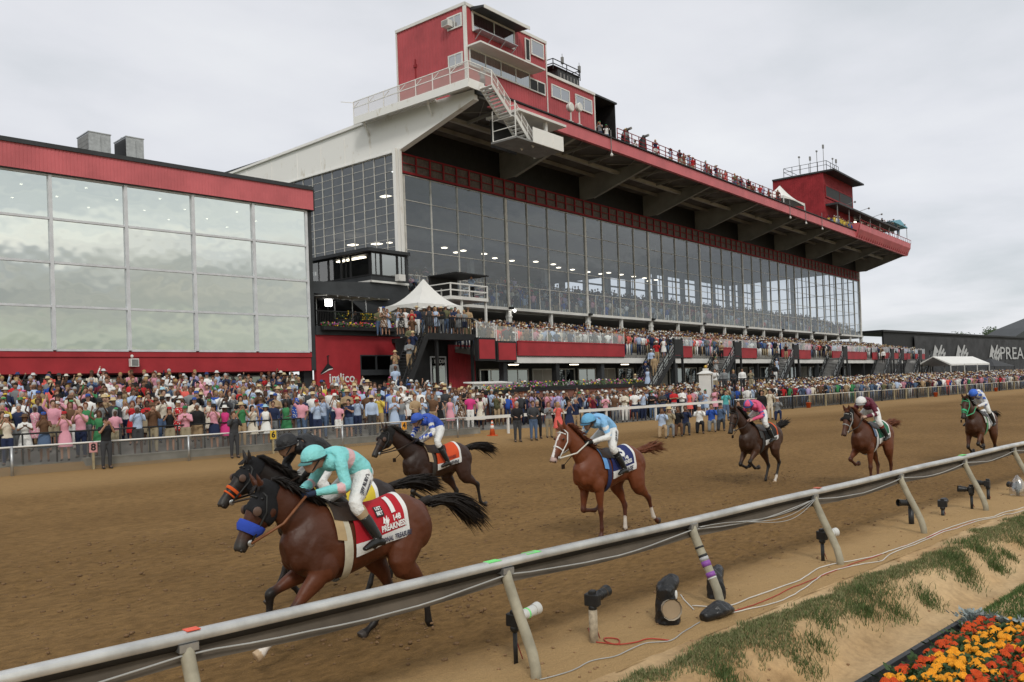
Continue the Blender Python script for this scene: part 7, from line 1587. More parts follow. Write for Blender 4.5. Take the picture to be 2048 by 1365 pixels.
    if whip:
        W_ = empty('riding_whip', (0, 0, 0), 0, 'riding whip held by the ' + label.replace('jockey in ', 'jockey in ').split(' on ')[0], 'whip', 'riding whips'); W_.matrix_basis = M4
        q = MB(); q.tube([(.50, -.12, 1.80), (.72, -.16, 1.62), (.95, -.2, 1.42)], [.012, .009, .006], 6); q.build('shaft', M_leather, W_, 'all'); q = MB(); q.box(.93, 1.0, -.215, -.195, 1.36, 1.44); q.build('flap', M_leather, W_)
    return J
BAY, DBAY, BLK, CHE, BR2, CH2, BR3 = (.105, .030, .012), (.042, .018, .012), (.020, .012, .010), (.150, .040, .014), (.062, .026, .014), (.135, .040, .016), (.085, .030, .013)
PT = (.013, .010, .009)
ORG, WH, NAVY_ = (.62, .10, .025), (.72, .72, .71), (.02, .03, .13)
L1 = [('1', .74, .33, .27, WH, 1.0), ('BOX', .50, .40, .09, None, 1.0), ('1/ST\nBET', .50, .40, .05, WH, .9), ('MARK', .57, .60, .08, WH, 1.0), ('148', .77, .60, .065, WH, 1.0), ('PREAKNESS', .70, .72, .066, WH, .92), ('NATIONAL TREASURE', .68, .90, .058, (.05, .05, .09), .78)]
HORSES = {}
# leading pair
HORSES[1] = horse('bay horse number 1 in the lead with black hood and blue noseband', 705, 7.95, [((45, 44, 52, 62), (.10, -.03)), ((66, 4, -25, -45), (.05, -.02)), ((24, -46, -6, -25, -40), (0, 0)), ((42, -22, 38, 60, 60), (0, 0))], BAY, PT, PT, ((.42, .012, .022), WH, WH, L1), (True, (.012, .012, .014), 'roll', (.03, .07, .42), (.012, .012, .012), M_brownl), 1, socks={0: .80, }, tail=(.72, -.50), neck=(.50, .44), head_pitch=60, sc=1.09, lift=-.20)
HORSES[2] = horse('near black horse with black hood and orange noseband running beside the leader', 668, 9.7, [((55, -10, -40, -60),), ((30, 30, 40, 50),), ((10, -30, 10, 0, -20),), ((25, -35, 20, 30, 30),)], BLK, PT, PT, ((.62, .47, .04), WH, WH, [('4', .6, .4, .3, (.03, .03, .03), 1.)]), (True, (.012, .012, .014), 'band', (.62, .10, .02), (.012, .012, .012), M_leather), 2, neck=(.66, .56), head_pitch=46, tail=(.7, -.15))
HORSES[3] = horse('dark bay horse number 7 with orange saddlecloth running behind the leaders', 868, 14.4, [((48, -58, -85, -100),), ((12, -30, -60, -80),), ((-8, -58, -12, -60, -85),), ((26, -30, 12, -10, -30),)], DBAY, PT, PT, ((.62, .075, .02), WH, WH, [('7', .42, .36, .30, (.03, .01, .01), 1.), ('PREAKNESS', .55, .70, .06, (.25, .03, .02), .9), ('BLAZING SEVENS', .5, .90, .075, (.04, .04, .06), .85)]), (True, (.015, .014, .014), '', None, (.012, .012, .012), M_leather), 3, tail=(.65, -.25), lift=-.16, neck=(.72, .58), head_pitch=52)
HORSES[4] = horse('chestnut horse number 3 with white blaze, white bridle and white hind bandages', 1210, 9.9, [((-4, -2, 10, 20),), ((8, -82, -110, -120),), ((-4, -52, -22, -50, -80),), ((22, -22, 4, -15, -45),)], CHE, (.075, .022, .012), (.13, .04, .018), (NAVY_, WH, WH, [('3', .55, .30, .30, WH, 1.), ('148', .62, .56, .07, WH, 1.), ('PREAKNESS', .55, .68, .07, WH, .9), ('MAGE', .66, .89, .085, (.05, .05, .09), 1.)]), (False, None, '', None, (.70, .69, .67), mat('white_rein', (.66, .63, .56), .5)), 4, socks={2: (.60, .84), 3: (.60, .84)}, blaze=.022, tail=(.55, -.0), neck=(.58, .60), head_pitch=56, lift=-.09)
HORSES[5] = horse('dark brown horse with black and orange saddlecloth below the pink jockey', 1515, 11.6, [((50, -55, -90, -100),), ((35, -70, -100, -110),), ((26, -38, 22, 40, 30),), ((15, -20, 30, 0, -20),)], BR2, PT, PT, ((.02, .02, .02), WH, ORG, [('6', .5, .36, .30, (.75, .42, .04), 1.), ('PERFORM', .6, .89, .085, (.05, .05, .05), .9)]), (False, None, '', None, (.015, .015, .015), M_leather), 5, socks={2: .74}, tail=(.35, .25), neck=(.62, .62), head_pitch=64)
HORSES[6] = horse('chestnut horse in a black hood under the white helmeted maroon jockey', 1738, 9.0, [((2, 0, 15, 25),), ((58, -62, -90, -100),), ((8, -30, 2, -20, -40),), ((20, -25, 10, 0, -10),)], CH2, (.07, .022, .012), (.15, .05, .025), ((.02, .13, .07), WH, WH, [('5', .45, .34, .30, WH, 1.), ('RED ROUTE ONE', .55, .89, .07, (.05, .05, .06), .85)]), (True, (.014, .013, .013), '', None, (.30, .30, .29), M_leather), 6, lift=-.09, tail=(.45, -.05), neck=(.62, .52), head_pitch=62, headturn=-4)
HORSES[7] = horse('last bay horse, farthest away, wearing a bright green bridle', 1957, 8.7, [((46, -70, -95, -110),), ((20, -60, -90, -105),), ((6, -30, 4, 10, 0),), ((20, -28, 16, 10, 0),)], BR3, PT, PT, (WH, WH, WH, [('2', .5, .36, .30, (.03, .03, .03), 1.)]), (False, None, 'band', (.05, .42, .20), (.05, .42, .20), mat('green_rein', (.06, .40, .2), .5)), 7, tail=(.3, -.5), neck=(.60, .60), head_pitch=60)
AQUA, PKP = (.22, .62, .63), (.66, .42, .44)
def s1(k, t, s, p): return PKP if (k == 'torso' and .42 < t < .60) or (k == 'arm' and .52 < t < .64) else AQUA
def s2(k, t, s, p): return (.016, .016, .018)
def s3(k, t, s, p):
    if k == 'arm': return (WH if (int((t * 9)) + int((math.atan2(p.y - .2, p.z - 1.8) + 3.14) * 1.9)) % 2 else (.03, .08, .42))
    return (.03, .08, .42)
SKY = (.22, .46, .74)
def s4(k, t, s, p):
    if k == 'arm': return WH if (p.z * 1.0 + p.x * .6) % .11 < .055 and t > .15 else (SKY if t < .5 else WH)
    return SKY
def s5(k, t, s, p): return (.05, .09, .36) if ((k == 'arm' and .45 < t < .52) or (k == 'torso' and .3 < t < .36) or (k == 'arm' and .3 < t < .36)) else (.66, .09, .20)
def s6(k, t, s, p): return WH if (k == 'arm' and (.42 < t < .54 or .66 < t < .72)) else (.11, .012, .03)
def s7(k, t, s, p): return ((.05, .12, .45) if (math.sin(p.x * 31) * math.sin(p.y * 27 + 1) * math.sin(p.z * 33) > .22) else ((.55, .06, .05) if k == 'torso' and abs(p.y) < .04 and t > .5 else (.68, .68, .70)))
jockey(HORSES[1][0], 'jockey in aqua and pink silks and aqua helmet on the leading bay horse', s1, AQUA, None, WH, 0, (.02, .03, .06), (.36, .26, .16), hz=-.03, text=("JEFF RUBY'S", 'STEAKHOUSE'), hd_dn=.04, fwd=.0, whip=False, collar=AQUA)
jockey(HORSES[2][0], 'jockey in black silks and black helmet behind the aqua jockey', s2, (.018, .018, .02), None, WH, 5, (.02, .02, .02), (.015, .015, .015), patch=[(.66, (.72, .70, .68), .085, .16), (.66, (.25, .02, .02), .05, .10)], hd_dn=.05, whip=False, hz=.03, fwd=.22)
jockey(HORSES[3][0], 'jockey in royal blue silks with blue helmet on the dark bay horse number 7', s3, (.03, .09, .45), None, WH, 1, (.02, .02, .03), (.015, .015, .015), patch=[(.66, WH, .07, .14), (.66, (.03, .08, .42), .045, .11)], hd_dn=.05)
jockey(HORSES[4][0], 'jockey in sky blue and white silks with sky blue helmet on the white blazed chestnut', s4, (.13, .38, .62), None, WH, 5, (.015, .015, .015), (.015, .015, .015), text=('JEFF RUBY', 'STEAKHOUSE'), hd_dn=.06, hz=.02, collar=(.02, .03, .06))
jockey(HORSES[5][0], 'jockey in hot pink silks with blue and pink helmet on the dark brown horse', s5, (.05, .12, .42), (.66, .09, .20), WH, 1, (.5, .3, .25), (.015, .015, .015), hd_dn=.06, look=12)
jockey(HORSES[6][0], 'jockey in maroon silks with white helmet on the black hooded chestnut', s6, (.70, .70, .70), None, WH, 2, (.5, .35, .28), (.20, .03, .02), hd_dn=.05, look=14)
jockey(HORSES[7][0], 'jockey in white silks with blue spots and royal blue helmet on the last horse', s7, (.04, .14, .60), None, WH, 3, (.3, .2, .15), (.015, .015, .015), hd_dn=.06, whip=True, look=10)

r_ = random.Random(77); m = MB()
for (Hh, Lg) in HORSES.values():
    for i in range(70):
        lx = r_.uniform(-1.5, .1); p = Hh.matrix_basis @ Vector((lx, r_.gauss(0, .28), 0)); g_ = track_z(p.x, p.y); hgt = abs(r_.gauss(0, .13)) * (1 if lx < -.3 else .4); sz = r_.uniform(.006, .022); m.ell((p.x, p.y, g_ + hgt), (sz * r_.uniform(.8, 1.6), sz, sz * r_.uniform(.6, 1.1)), 6, 4)
o = m.build('flying_dirt', mat('clod_dark', (.17, .10, .05), .95, 0, .3, 20), None, 'all'); tag(o, 'clods of dirt thrown up behind the hooves of the galloping horses', 'dirt clods', None, 'stuff')
# ================================================================= fences along the far side of the track
M_link = bpy.data.materials.new('chain_link'); M_link.use_nodes = True; _t = M_link.node_tree; _p = _t.nodes['Principled BSDF']; _p.inputs['Base Color'].default_value = (.26, .27, .27, 1); _p.inputs['Metallic'].default_value = .6; _p.inputs['Roughness'].default_value = .5
_c = _t.nodes.new('ShaderNodeTexCoord'); _mp = _t.nodes.new('ShaderNodeMapping'); _mp.inputs['Rotation'].default_value = (0, R(45), 0); _mp.inputs['Scale'].default_value = (1, 1, 1); _t.links.new(_c.outputs['Object'], _mp.inputs[0])
_s = _t.nodes.new('ShaderNodeSeparateXYZ'); _t.links.new(_mp.outputs[0], _s.inputs[0]); outs = []
for i in (0, 2):
    a = _t.nodes.new('ShaderNodeMath'); a.operation = 'MULTIPLY'; a.inputs[1].default_value = 18; _t.links.new(_s.outputs[i], a.inputs[0]); b = _t.nodes.new('ShaderNodeMath'); b.operation = 'FRACT'; _t.links.new(a.outputs[0], b.inputs[0]); c = _t.nodes.new('ShaderNodeMath'); c.operation = 'LESS_THAN'; c.inputs[1].default_value = .15; _t.links.new(b.outputs[0], c.inputs[0]); outs.append(c.outputs[0])
a = _t.nodes.new('ShaderNodeMath'); a.operation = 'MAXIMUM'; _t.links.new(outs[0], a.inputs[0]); _t.links.new(outs[1], a.inputs[1]); _t.links.new(a.outputs[0], _p.inputs['Alpha'])
M_bmesh = bpy.data.materials.new('black_windscreen'); M_bmesh.use_nodes = True; _p = M_bmesh.node_tree.nodes['Principled BSDF']; _p.inputs['Base Color'].default_value = (.03, .03, .03, 1); _p.inputs['Alpha'].default_value = .5
M_wood = mat('pale_post_wood', (.34, .28, .17), .8, 0, .2, 5)
FZ = .45; FT = FZ + .93
def fence(x0, x1, posts, label, meshm, postm, railm, extra=None):
    T = empty('chain_link_fence', (x0, YF, FZ), 0, label, 'fence')
    m = MB(); m.tube([(0, 0, FT - FZ), (x1 - x0, 0, FT - FZ)], .028, 8); m.build('top_rail', railm, T, 'all')
    m = MB(); m.add([(0, -.01, .02), (x1 - x0, -.01, .02), (x1 - x0, -.01, FT - FZ), (0, -.01, FT - FZ)], [(0, 1, 2, 3)]); m.build('fence_mesh', meshm, T)
    for p in posts: m = MB(); m.tube([(p - x0, 0, -.2), (p - x0, 0, FT - FZ + .02)], .045, 8); m.build('post', postm, T, 'all')
    return T
fxs = [yp(p, YF).x for p in (19, 181, 373, 542, 681, 800, 912)]; xl, xr = yp(-60, YF).x, yp(945, YF).x
fence(xl, xr, fxs, 'silver chain link fence along the track before the clubhouse crowd', M_link, M_steel, M_white)
def num_sign(px, digit, colr, label, hgt=.10, par=None):
    x = yp(px, YF).x; z = FT - .18; T = empty('number_sign', (x, YF - .07, z), 0, label, 'number sign', 'numbered signs on the fence'); m = MB(); m.box(-.13, .13, -.012, .012, -.17, .17); m.build('plate', mat('sign_%s' % digit, colr, .6, 0, .03), T); sign_text(digit, .33, M_black, T, (0, -.016, 0), (1, 0, 0), (0, 0, 1), 'digit', .012)
    m = MB(); m.bar((0, .03, -1.0), (0, .03, -.1), .07); m.build('stake', M_wood, T)
num_sign(181, '8', (.62, .30, .30), 'pink sign with black digit 8 on the chain link fence'); num_sign(541, '6', (.65, .45, .05), 'yellow sign with black digit 6 on the fence above the black horse'); num_sign(803, '4', (.70, .30, .03), 'orange sign with black digit 4 on the fence')
# black pipe rail in front of the first row, concrete ledge
PRX0, PRX1 = yp(-30, YF + .6).x, yp(600, YF + .6).x
T = empty('pipe_railing', (PRX0, YF + .62, gz(5, YF + .62)), 0, 'black pipe railing between the fence and the first row of spectators', 'railing'); m = MB()
for z in (1.0, .55): m.tube([(0, 0, z), (PRX1 - PRX0, 0, z)], .03, 7)
for i in range(12): x = (PRX1 - PRX0) * i / 11; m.tube([(x, 0, 0), (x, 0, 1.0)], .03, 7)
m.build('rails', M_black, T, 'all')
m = MB(); a, b = yp(165, YF + .3).x, yp(955, YF + .3).x; m.box(a, b, YF + .22, YF + .62, .35, .80); m.box(a, b, YF + .2, YF + .64, .80, .84); o = m.build('concrete_ledge', mat('ledge_concrete', (.26, .25, .22), .9, 0, .2, 2, .01, 30)); tag(o, kind='structure')
m = MB(); a0, b0_ = yp(-30, YF + .3).x, a - .4
for i in range(3): m.box(a0, b0_, YF + .3 + i * .3, YF + .6 + i * .3, .3, .48 + i * .13)
o = m.build('concrete_steps', MATS['ledge_concrete']); tag(o, kind='structure')
# white plank rail
wx0, wx1 = yp(928, YF).x, yp(1455, YF).x; T = empty('white_track_rail', (wx0, YF, FZ), 0, 'white plank rail on square posts before the standing guests', 'rail')
m = MB(); m.box(0, wx1 - wx0, -.06, .06, .80, .95); m.build('plank', M_white, T)
for px in (1013, 1110, 1210, 1309, 1363, 1452): m = MB(); x = yp(px, YF).x - wx0; m.box(x - .05, x + .05, -.05, .05, -.2, .80); m.build('post', M_white, T)
m = MB(); m.box(-6.3 * 0, 0.05, -.05, .05, .8, .95)
# right hand fence with grey posts and dark screen
rx0 = yp(1468, YF).x; rx1 = 260.; ps = [rx0 + i * 2.6 for i in range(60)]
T = fence(rx0, rx1, [], 'long grey fence with dark screen before the far crowd', M_bmesh, M_wood, M_mullg)
for i, p in enumerate(ps): m = MB(); m.box(p - rx0 - .06, p - rx0 + .06, -.07, .03, -.2, .97 if i % 2 else .92); m.build('post', M_wood if i % 3 else M_black, T)
# small things by the fence
for px, py, lab in ((1615, 828, 'nearest orange bucket at the foot of the grey fence'), (1870, 803, 'middle orange bucket at the foot of the grey fence'), (1991, 789, 'farthest orange bucket at the foot of the grey fence')):
    x = yp(px, YF - .3).x; T = empty('bucket', (x, YF - .3, gz(x, YF - .3)), 0, lab, 'bucket', 'orange buckets along the fence'); m = MB(); m.lathe((0, 0, 0), [(.14, 0), (.19, .38), (.2, .38), (.2, .40), (.17, .40), (.13, .03)], 16); m.build('pail', mat('orange_plastic', (.65, .11, .03), .5), T, 'all'); m = MB(); m.tube([(.19 * math.cos(a_), 0, .38 + .19 * math.sin(a_)) for a_ in np.linspace(0, math.pi, 9)], .008, 5); m.build('handle', M_steel, T, 'all')
x = yp(981, YF - .45).x; T = empty('traffic_cone', (x, YF - .45, gz(x, YF - .45)), 0, 'orange traffic cone with white bands at the end of the chain link fence', 'traffic cone'); m = MB(); m.box(-.19, .19, -.19, .19, 0, .04); m.build('base', MATS['orange_plastic'], T); m = MB(); m.lathe((0, 0, .04), [(.14, 0), (.035, .70), (.03, .70)], 16); m.build('cone', MATS['orange_plastic'], T, 'all'); m = MB(); m.lathe((0, 0, .04), [(.101, .30), (.076, .46)], 16); m.lathe((0, 0, .04), [(.064, .54), (.048, .64)], 16); m.build('reflective_band', M_white, T, 'all')
x = yp(1352, YF - .35).x; T = empty('step_ladder', (x, YF - .35, gz(x, YF - .35)), 0, 'small white step ladder leaning by the white rail post', 'ladder'); m = MB(); [m.bar((s * .2, .0, 0), (s * .15, .25, .75), .04) for s in (-1, 1)]; [m.bar((s * .22, .5, 0), (s * .15, .25, .75), .03) for s in (-1, 1)]; m.build('frame', M_white, T); m = MB(); [m.bar((-.19 + i * .012, .05 + i * .08, .16 + i * .22), (.19 - i * .012, .05 + i * .08, .16 + i * .22), .07, .03) for i in range(3)]; m.build('steps', M_white, T)
# finish post
x = yp(1412, 32.6).x; g0 = gz(x, 32.6); zt2 = hit(1408, 748, (0, 32.6, 0), (0, 1, 0)).z; k = (yp(1424, 32.6).x - yp(1399, 32.6).x); T = empty('finish_post', (x, 32.6, g0), R(20), 'white finish post with gold ball above the crowd', 'post'); hh = zt2 - g0; hw = k * .26
m = MB(); m.box(-hw, hw, -hw, hw, 0, hh); m.build('shaft', M_white, T)
m = MB(); m.add([(-hw * 1.3, -hw * 1.3, hh), (hw * 1.3, -hw * 1.3, hh), (hw * 1.3, hw * 1.3, hh), (-hw * 1.3, hw * 1.3, hh), (-hw * .45, -hw * .45, hh + .2), (hw * .45, -hw * .45, hh + .2), (hw * .45, hw * .45, hh + .2), (-hw * .45, hw * .45, hh + .2)], [(3, 2, 1, 0), (0, 1, 5, 4), (1, 2, 6, 5), (2, 3, 7, 6), (3, 0, 4, 7), (4, 5, 6, 7)]); m.box(-hw * .42, hw * .42, -hw * .42, hw * .42, hh + .2, hh + .36); m.build('cap', M_white, T)
m = MB(); m.ell((0, 0, hh + .47), .12, 14, 9); m.build('ball', mat('gold_paint', (.55, .36, .07), .35, .6), T, 'all'); m = MB(); m.box(-hw * .4, hw * .15, -hw - .012, -hw, hh * .45, hh - .1); m.build('slot', M_black, T)
T = empty('wrapped_camera', (x + .9, 32.8, hh + g0 - .2), 0, 'large camera wrapped in clear plastic to the right of the finish post', 'covered camera'); m = MB(); loft(m, [(-.35, 0, 0, .12, .12), (-.2, 0, .03, .2, .2), (.15, 0, .05, .24, .22), (.4, 0, 0, .2, .17)], 12, 3); m.build('plastic_cover', mat('plastic_cover', (.5, .5, .5), .3, 0, .2, 3, .03, 6), T, 'all'); m = MB(); m.tube([(0, 0, -.15), (0, 0, -1.6)], .05, 8); m.build('stand', M_black, T)
# ================================================================= near running rail
RY, RZ = 6.05, 1.056
pX = [hit(px, py, (0, RY, 0), (0, 1, 0)).x for px, py in ((370, 1275), (985, 1137), (1362, 1050), (1608, 993), (1790, 950), (1925, 920))]
sp_m = (pX[-1] - pX[0]) / 5
T = empty('running_rail', (0, RY, 0), 0, 'white curved post running rail crossing the foreground with dark hanging skirt', 'rail'); ra, rb = pX[0] - 2 * sp_m, pX[0] + 30 * sp_m
M_rail = mat('worn_white_rail', (.52, .52, .51), .36, .4, .22, 2.5, .001, 30); M_post = mat('worn_post_paint', (.33, .30, .225), .6, 0, .18, 6)
prof = [(-.062, -.062), (-.066, -.03), (-.052, -.008), (-.018, 0), (.024, 0), (.054, -.012), (.066, -.033), (.06, -.064), (.048, -.074), (-.05, -.074)]
def rail_dz(x): return .006 * math.sin(x * 1.3) + .004 * math.sin(x * .4)
n = 120; vs = []; fs = []
for i in range(n + 1):
    x = ra + (rb - ra) * (i / n) ** 1.6; vs += [(x, y, RZ + z + rail_dz(x)) for y, z in prof]
k = len(prof)
for i in range(n): fs += [(i * k + j, i * k + (j + 1) % k, (i + 1) * k + (j + 1) % k, (i + 1) * k + j) for j in range(k)]
m = MB(); m.add(vs, fs); m.build('top_rail', M_rail, T, True)
def strip(name, pr, mm, amp=0.):
    vs = []; k = len(pr); n = 260
    for i in range(n + 1):
        x = ra + (rb - ra) * (i / n) ** 1.6; f_ = ((x - pX[0]) / sp_m) % 1; sag = amp * math.sin(math.pi * f_)
        vs += [(x, y, RZ + z - sag * (j / (k - 1)) + rail_dz(x) + .006 * j * fbm(x * 2, j)) for j, (y, z) in enumerate(pr)]
    m = MB(); m.add(vs, [(i * k + j, i * k + j + 1, (i + 1) * k + j + 1, (i + 1) * k + j) for i in range(n) for j in range(k - 1)]); return m.build(name, mm, T, 'all')
strip('under_channel', [(-.05, -.073), (-.03, -.11), (.02, -.135), (.05, -.15)], M_black)
strip('hanging_skirt', [(.03, -.12), (.02, -.16), (.0, -.20), (-.01, -.235)], mat('dusty_skirt', (.105, .085, .065), .8, 0, .25, 1.5), .035)
m = MB(); pts = []
for i in range(200):
    x = ra + 20 * sp_m * (i / 199) ** 1.2; f_ = ((x - pX[0]) / sp_m) % 1; pts.append((x, -.05 + .01 * fbm(x, 2), RZ - .14 - .085 * math.sin(math.pi * f_) + .03 * fbm(x * 1.7, 4)))
m.tube(pts, .008, 6); m.build('cable', mat('grey_cable', (.38, .38, .37), .5), T, 'all')
for q in range(3):
    m = MB(); pts = []
    for i in range(40): f_ = i / 39; x = lerp(pX[2] + .3, pX[3] + .2, f_); pts.append((x, -.055 - .01 * q, RZ - .13 - (.10 + .05 * q) * math.sin(math.pi * (f_ ** (1.4 + .3 * q)))))
    m.tube(pts, .005, 5); m.build('cable', MATS['grey_cable'], T, 'all')
for i in range(-1, 24):
    x = pX[0] + i * sp_m; m = MB(); zc_ = gz(x, 5.66) - .1
    m.tube(catm := [(x, -.02, RZ - .11), (x, -.05, RZ - .2), (x, -.15, RZ - .42), (x, -.27, RZ - .66), (x, -.35, RZ - .84), (x, -.385, RZ - .98), (x, -.39, zc_)], .052, 14); m.build('post', M_post, T, 'all')
    m = MB(); m.box(x - .07, x + .07, -.07, .055, RZ - .13, RZ - .075); m.build('bracket', M_steel, T)
    if i == 2:
        for (s_, e_, c_) in ((.22, .25, (.02, .02, .02)), (.36, .40, (.02, .02, .02)), (.40, .46, (.42, .42, .44)), (.47, .56, (.25, .08, .36)), (.66, .74, (.25, .08, .36)), (.75, .77, (.6, .6, .6))):
            P_ = lambda f: Vector((x, lerp(-.05, -.36, f), lerp(RZ - .2, RZ - .86, f))); m = MB(); m.tube([P_(s_), P_(e_)], .057, 12); m.build('tape', mat('tape_%d%d%d' % tuple(int(v * 99) for v in c_), c_, .5), T, 'all')
for (px, py, c_, w_) in ((383, 1252, (.75, .10, .05), .05), (985, 1128, (.20, .75, .22), .08), (1063, 1110, (.20, .75, .22), .10), (1635, 979, (.55, .12, .06), .06), (1925, 911, (.2, .75, .22), .12)):
    q = hit(px, py, (0, RY, 0), (0, 1, 0)); m = MB(); m.box(q.x - w_, q.x + w_, -.045, .045, RZ + .004, RZ + .0085); m.build('tape_mark', mat('mark_%d%d%d' % tuple(int(v * 99) for v in c_), c_, .5), T)
# ================================================================= remote cameras on the verge
M_cam = mat('camera_black', (.016, .016, .017), .4, 0, .2, 20); M_lensw = mat('lens_white', (.60, .60, .58), .4, 0, .05, 10); M_bag = mat('black_plastic', (.018, .018, .02), .35, 0, .3, 4, .03, 9)
def remote(px, py, lab, hcam, aim, white, Lens=.22, post=.05, dirx=1, postm=None, wrap=False):
    p = gp(px, py, 0.); p.z = gz(p.x, p.y); T = empty('remote_camera', p, 0, lab, 'camera', 'remote cameras along the inner rail'); a = R(aim); d = Vector((math.cos(a), math.sin(a), .08)); s_ = Vector((-d.y, d.x, 0))
    m = MB(); m.tube([(0, 0, -.1), (0, 0, hcam - .1)], post, 10); m.build('mount', postm or M_cam, T, 'all'); m = MB(); m.ell((0, 0, hcam - .08), .045, 10, 7); m.build('ball_head', M_cam, T, 'all')
    c = Vector((0, 0, hcam)); T.scale = (1.05, 1.05, 1.05); m = MB()
    def obx(mb, c, w, l, h):
        vs = [c + d * (i * l) + s_ * (j * w) + Vector((0, 0, k * h)) for k in (-1, 1) for i, j in ((-1, -1), (1, -1), (1, 1), (-1, 1))]; mb.add(vs, [(0, 3, 2, 1), (4, 5, 6, 7), (0, 1, 5, 4), (1, 2, 6, 5), (2, 3, 7, 6), (3, 0, 4, 7)])
    obx(m, c, .078, .038, .06); obx(m, c + Vector((0, 0, .07)), .03, .035, .025); obx(m, c + s_ * .06 + d * .02, .02, .045, .058); b = m.build('body', M_cam, T)
    bv = b.modifiers.new('b', 'BEVEL'); bv.width = .01; bv.segments = 2
    L0 = c + d * .038; m = MB(); m.tube([L0, L0 + d * .03, L0 + d * Lens * .45, L0 + d * Lens * .5, L0 + d * Lens], [.036, .042, .042, .05, .052], 16); ln = m.build('lens', M_lensw if white else M_cam, T, True); m = MB(); m.tube([L0 + d * Lens, L0 + d * (Lens + .07)], [.055, .062], 16, False); m.build('lens_hood', M_lensw if white == 1 else M_cam, ln, 'all')
    m = MB(); m.tube([L0 + d * (Lens * .55), L0 + d * (Lens * .62)], .054, 16); m.build('lens_ring', mat('mark_green', (.20, .75, .22), .5) if white else M_cam, ln, 'all')
    m = MB(); m.tube([(0, .02, hcam - .06), (.06, .04, hcam - .15), (.04, .03, .2), (.07, -.02, .02)], .005, 5); m.build('cable', M_red if not wrap else M_white, T, 'all'); return T
remote(1032, 1325, 'remote camera with big white lens and green tape behind the nearest full post', .40, 8, 1, .26, .022)
remote(1188, 1285, 'black remote camera with black lens on short taped post, nearest the flower bed side', .42, 12, 0, .2, .045, postm=mat('wrapped_post', (.34, .28, .20), .7, 0, .3, 20))
remote(1646, 1122, 'remote camera with white lens beside the fourth rail post', .36, -20, 1, .16, .025)
remote(1823, 1048, 'black remote camera beside the fifth rail post', .36, 150, 0, .14, .045)
remote(1886, 1032, 'black remote camera with green tape on low stand between two posts', .22, 10, 0, .14, .03)
remote(1944, 1018, 'slim black remote camera on pole left of the sixth rail post', .36, 120, 0, .12, .025)
remote(1977, 1000, 'tall black remote camera on stand right of the sixth rail post', .32, 100, 0, .16, .03)
T = remote(2036, 992, 'remote camera under clear plastic bag at the far right of the rail', .2, 60, 0, .12, .03); m = MB(); loft(m, [(0, 0, -.02, .15, .14), (0, 0, .15, .16, .13), (0, 0, .32, .10, .08), (0, 0, .43, .01, .01)], 10, 3); o = m.build('plastic_bag', glass('bag_film', .22, (.85, .85, .86), (1, 1, 1), .2), T, 'all')
def wrapped(px, py, label, secs, extra=None):
    p = gp(px, py, 0.); p.z = gz(p.x, p.y); T = empty('wrapped_camera', p, 0, label, 'covered camera'); m = MB()
    for S_ in secs: loft(m, S_, 14, 3)
    me = blob(m, 'rain_cover', .012, 1, [M_bag], 1)
    for v in me.vertices: v.co += v.co.normalized() * (.05 * (fbm(v.co.x * 13 + v.co.z * 9, v.co.y * 13 + v.co.z * 7, 3)))
    link('rain_cover', me, T); T.scale = (1.15,) * 3; return T
T = wrapped(1335, 1245, 'black shrouded camera with pale lens hood standing left of the taped post', [[(0, 0, 0, .13, .12), (-.01, 0, .18, .12, .11), (0, 0, .32, .09, .09)], [(-.12, -.05, .30, .07, .06), (0, 0, .34, .10, .09), (.13, .02, .38, .08, .07), (.18, .03, .34, .03, .03)]])
m = MB(); d = Vector((-.55, -.8, .02)).normalized(); m.tube([d * .02 + Vector((-.06, -.05, .17)), d * .13 + Vector((-.06, -.05, .17))], [.075, .105], 12, False); o = m.build('lens_hood', mat('pale_hood', (.42, .36, .28), .6), T, True); m = MB(); m.tube([d * .10 + Vector((-.06, -.05, .17)), d * .112 + Vector((-.06, -.05, .17))], [.094, .094], 12); m.build('lens_glass', mat('lens_amber', (.36, .27, .18), .3), o, True)
m = MB(); m.ell((.02, -.10, .28), (.02, .012, .045), 8, 6); m.build('white_tag', M_white, T, 'all')
T = wrapped(1432, 1198, 'black shrouded camera with lens pointing right, just behind the taped post', [[(0, 0, -.01, .10, .09), (0, 0, .14, .11, .09), (-.02, 0, .25, .07, .06), (-.06, 0, .33, .02, .02)], [(.02, 0, .18, .07, .07), (.12, .06, .22, .075, .075), (.21, .10, .25, .07, .07)]])
T = wrapped(1432, 1236, 'crumpled black plastic bag lying on the sand at the foot of the taped post', [[(-.20, .02, .04, .05, .05), (-.08, 0, .07, .09, .07), (.08, 0, .08, .11, .08), (.22, -.02, .05, .07, .04), (.28, -.02, .03, .02, .02)]]); T.name = 'plastic_bag'; T['category'] = 'bag'
def cable(name, pts, r, mm, label):
    q = []
    for px, py in pts: p = gp(px, py, -.0); p.z = gz(p.x, p.y) + r + .012 + .03 * fbm(p.x * 6, p.y * 6, 2) * 0; q.append((p.x, p.y, p.z))
    S_ = catmull(q, 6); m = MB(); P_ = [Vector(s) + Vector((0, .03 * fbm(s[0] * 3, r * 900, 2), 0)) for s in S_]
    for v in P_: v.z = track_z(v.x, v.y) + r + .004 if v.y > 5.2 else gz(v.x, v.y) + .03 * fbm(v.x * 6, v.y * 6, 2) + r + .006
    m.tube(P_, r, 6); o = m.build(name, mm, None, 'all'); tag(o, label, 'cable'); return o
M_cw = mat('white_cord', (.60, .58, .54), .6); M_cr = mat('red_cord', (.40, .05, .03), .6)
cable('white_cable', [(1385, 1215), (1450, 1216), (1510, 1195), (1600, 1162), (1640, 1137), (1700, 1125), (1765, 1110), (1840, 1082), (1920, 1050), (2000, 1030), (2060, 1012)], .008, M_cw, 'upper white cable running along the sand from the black bag')
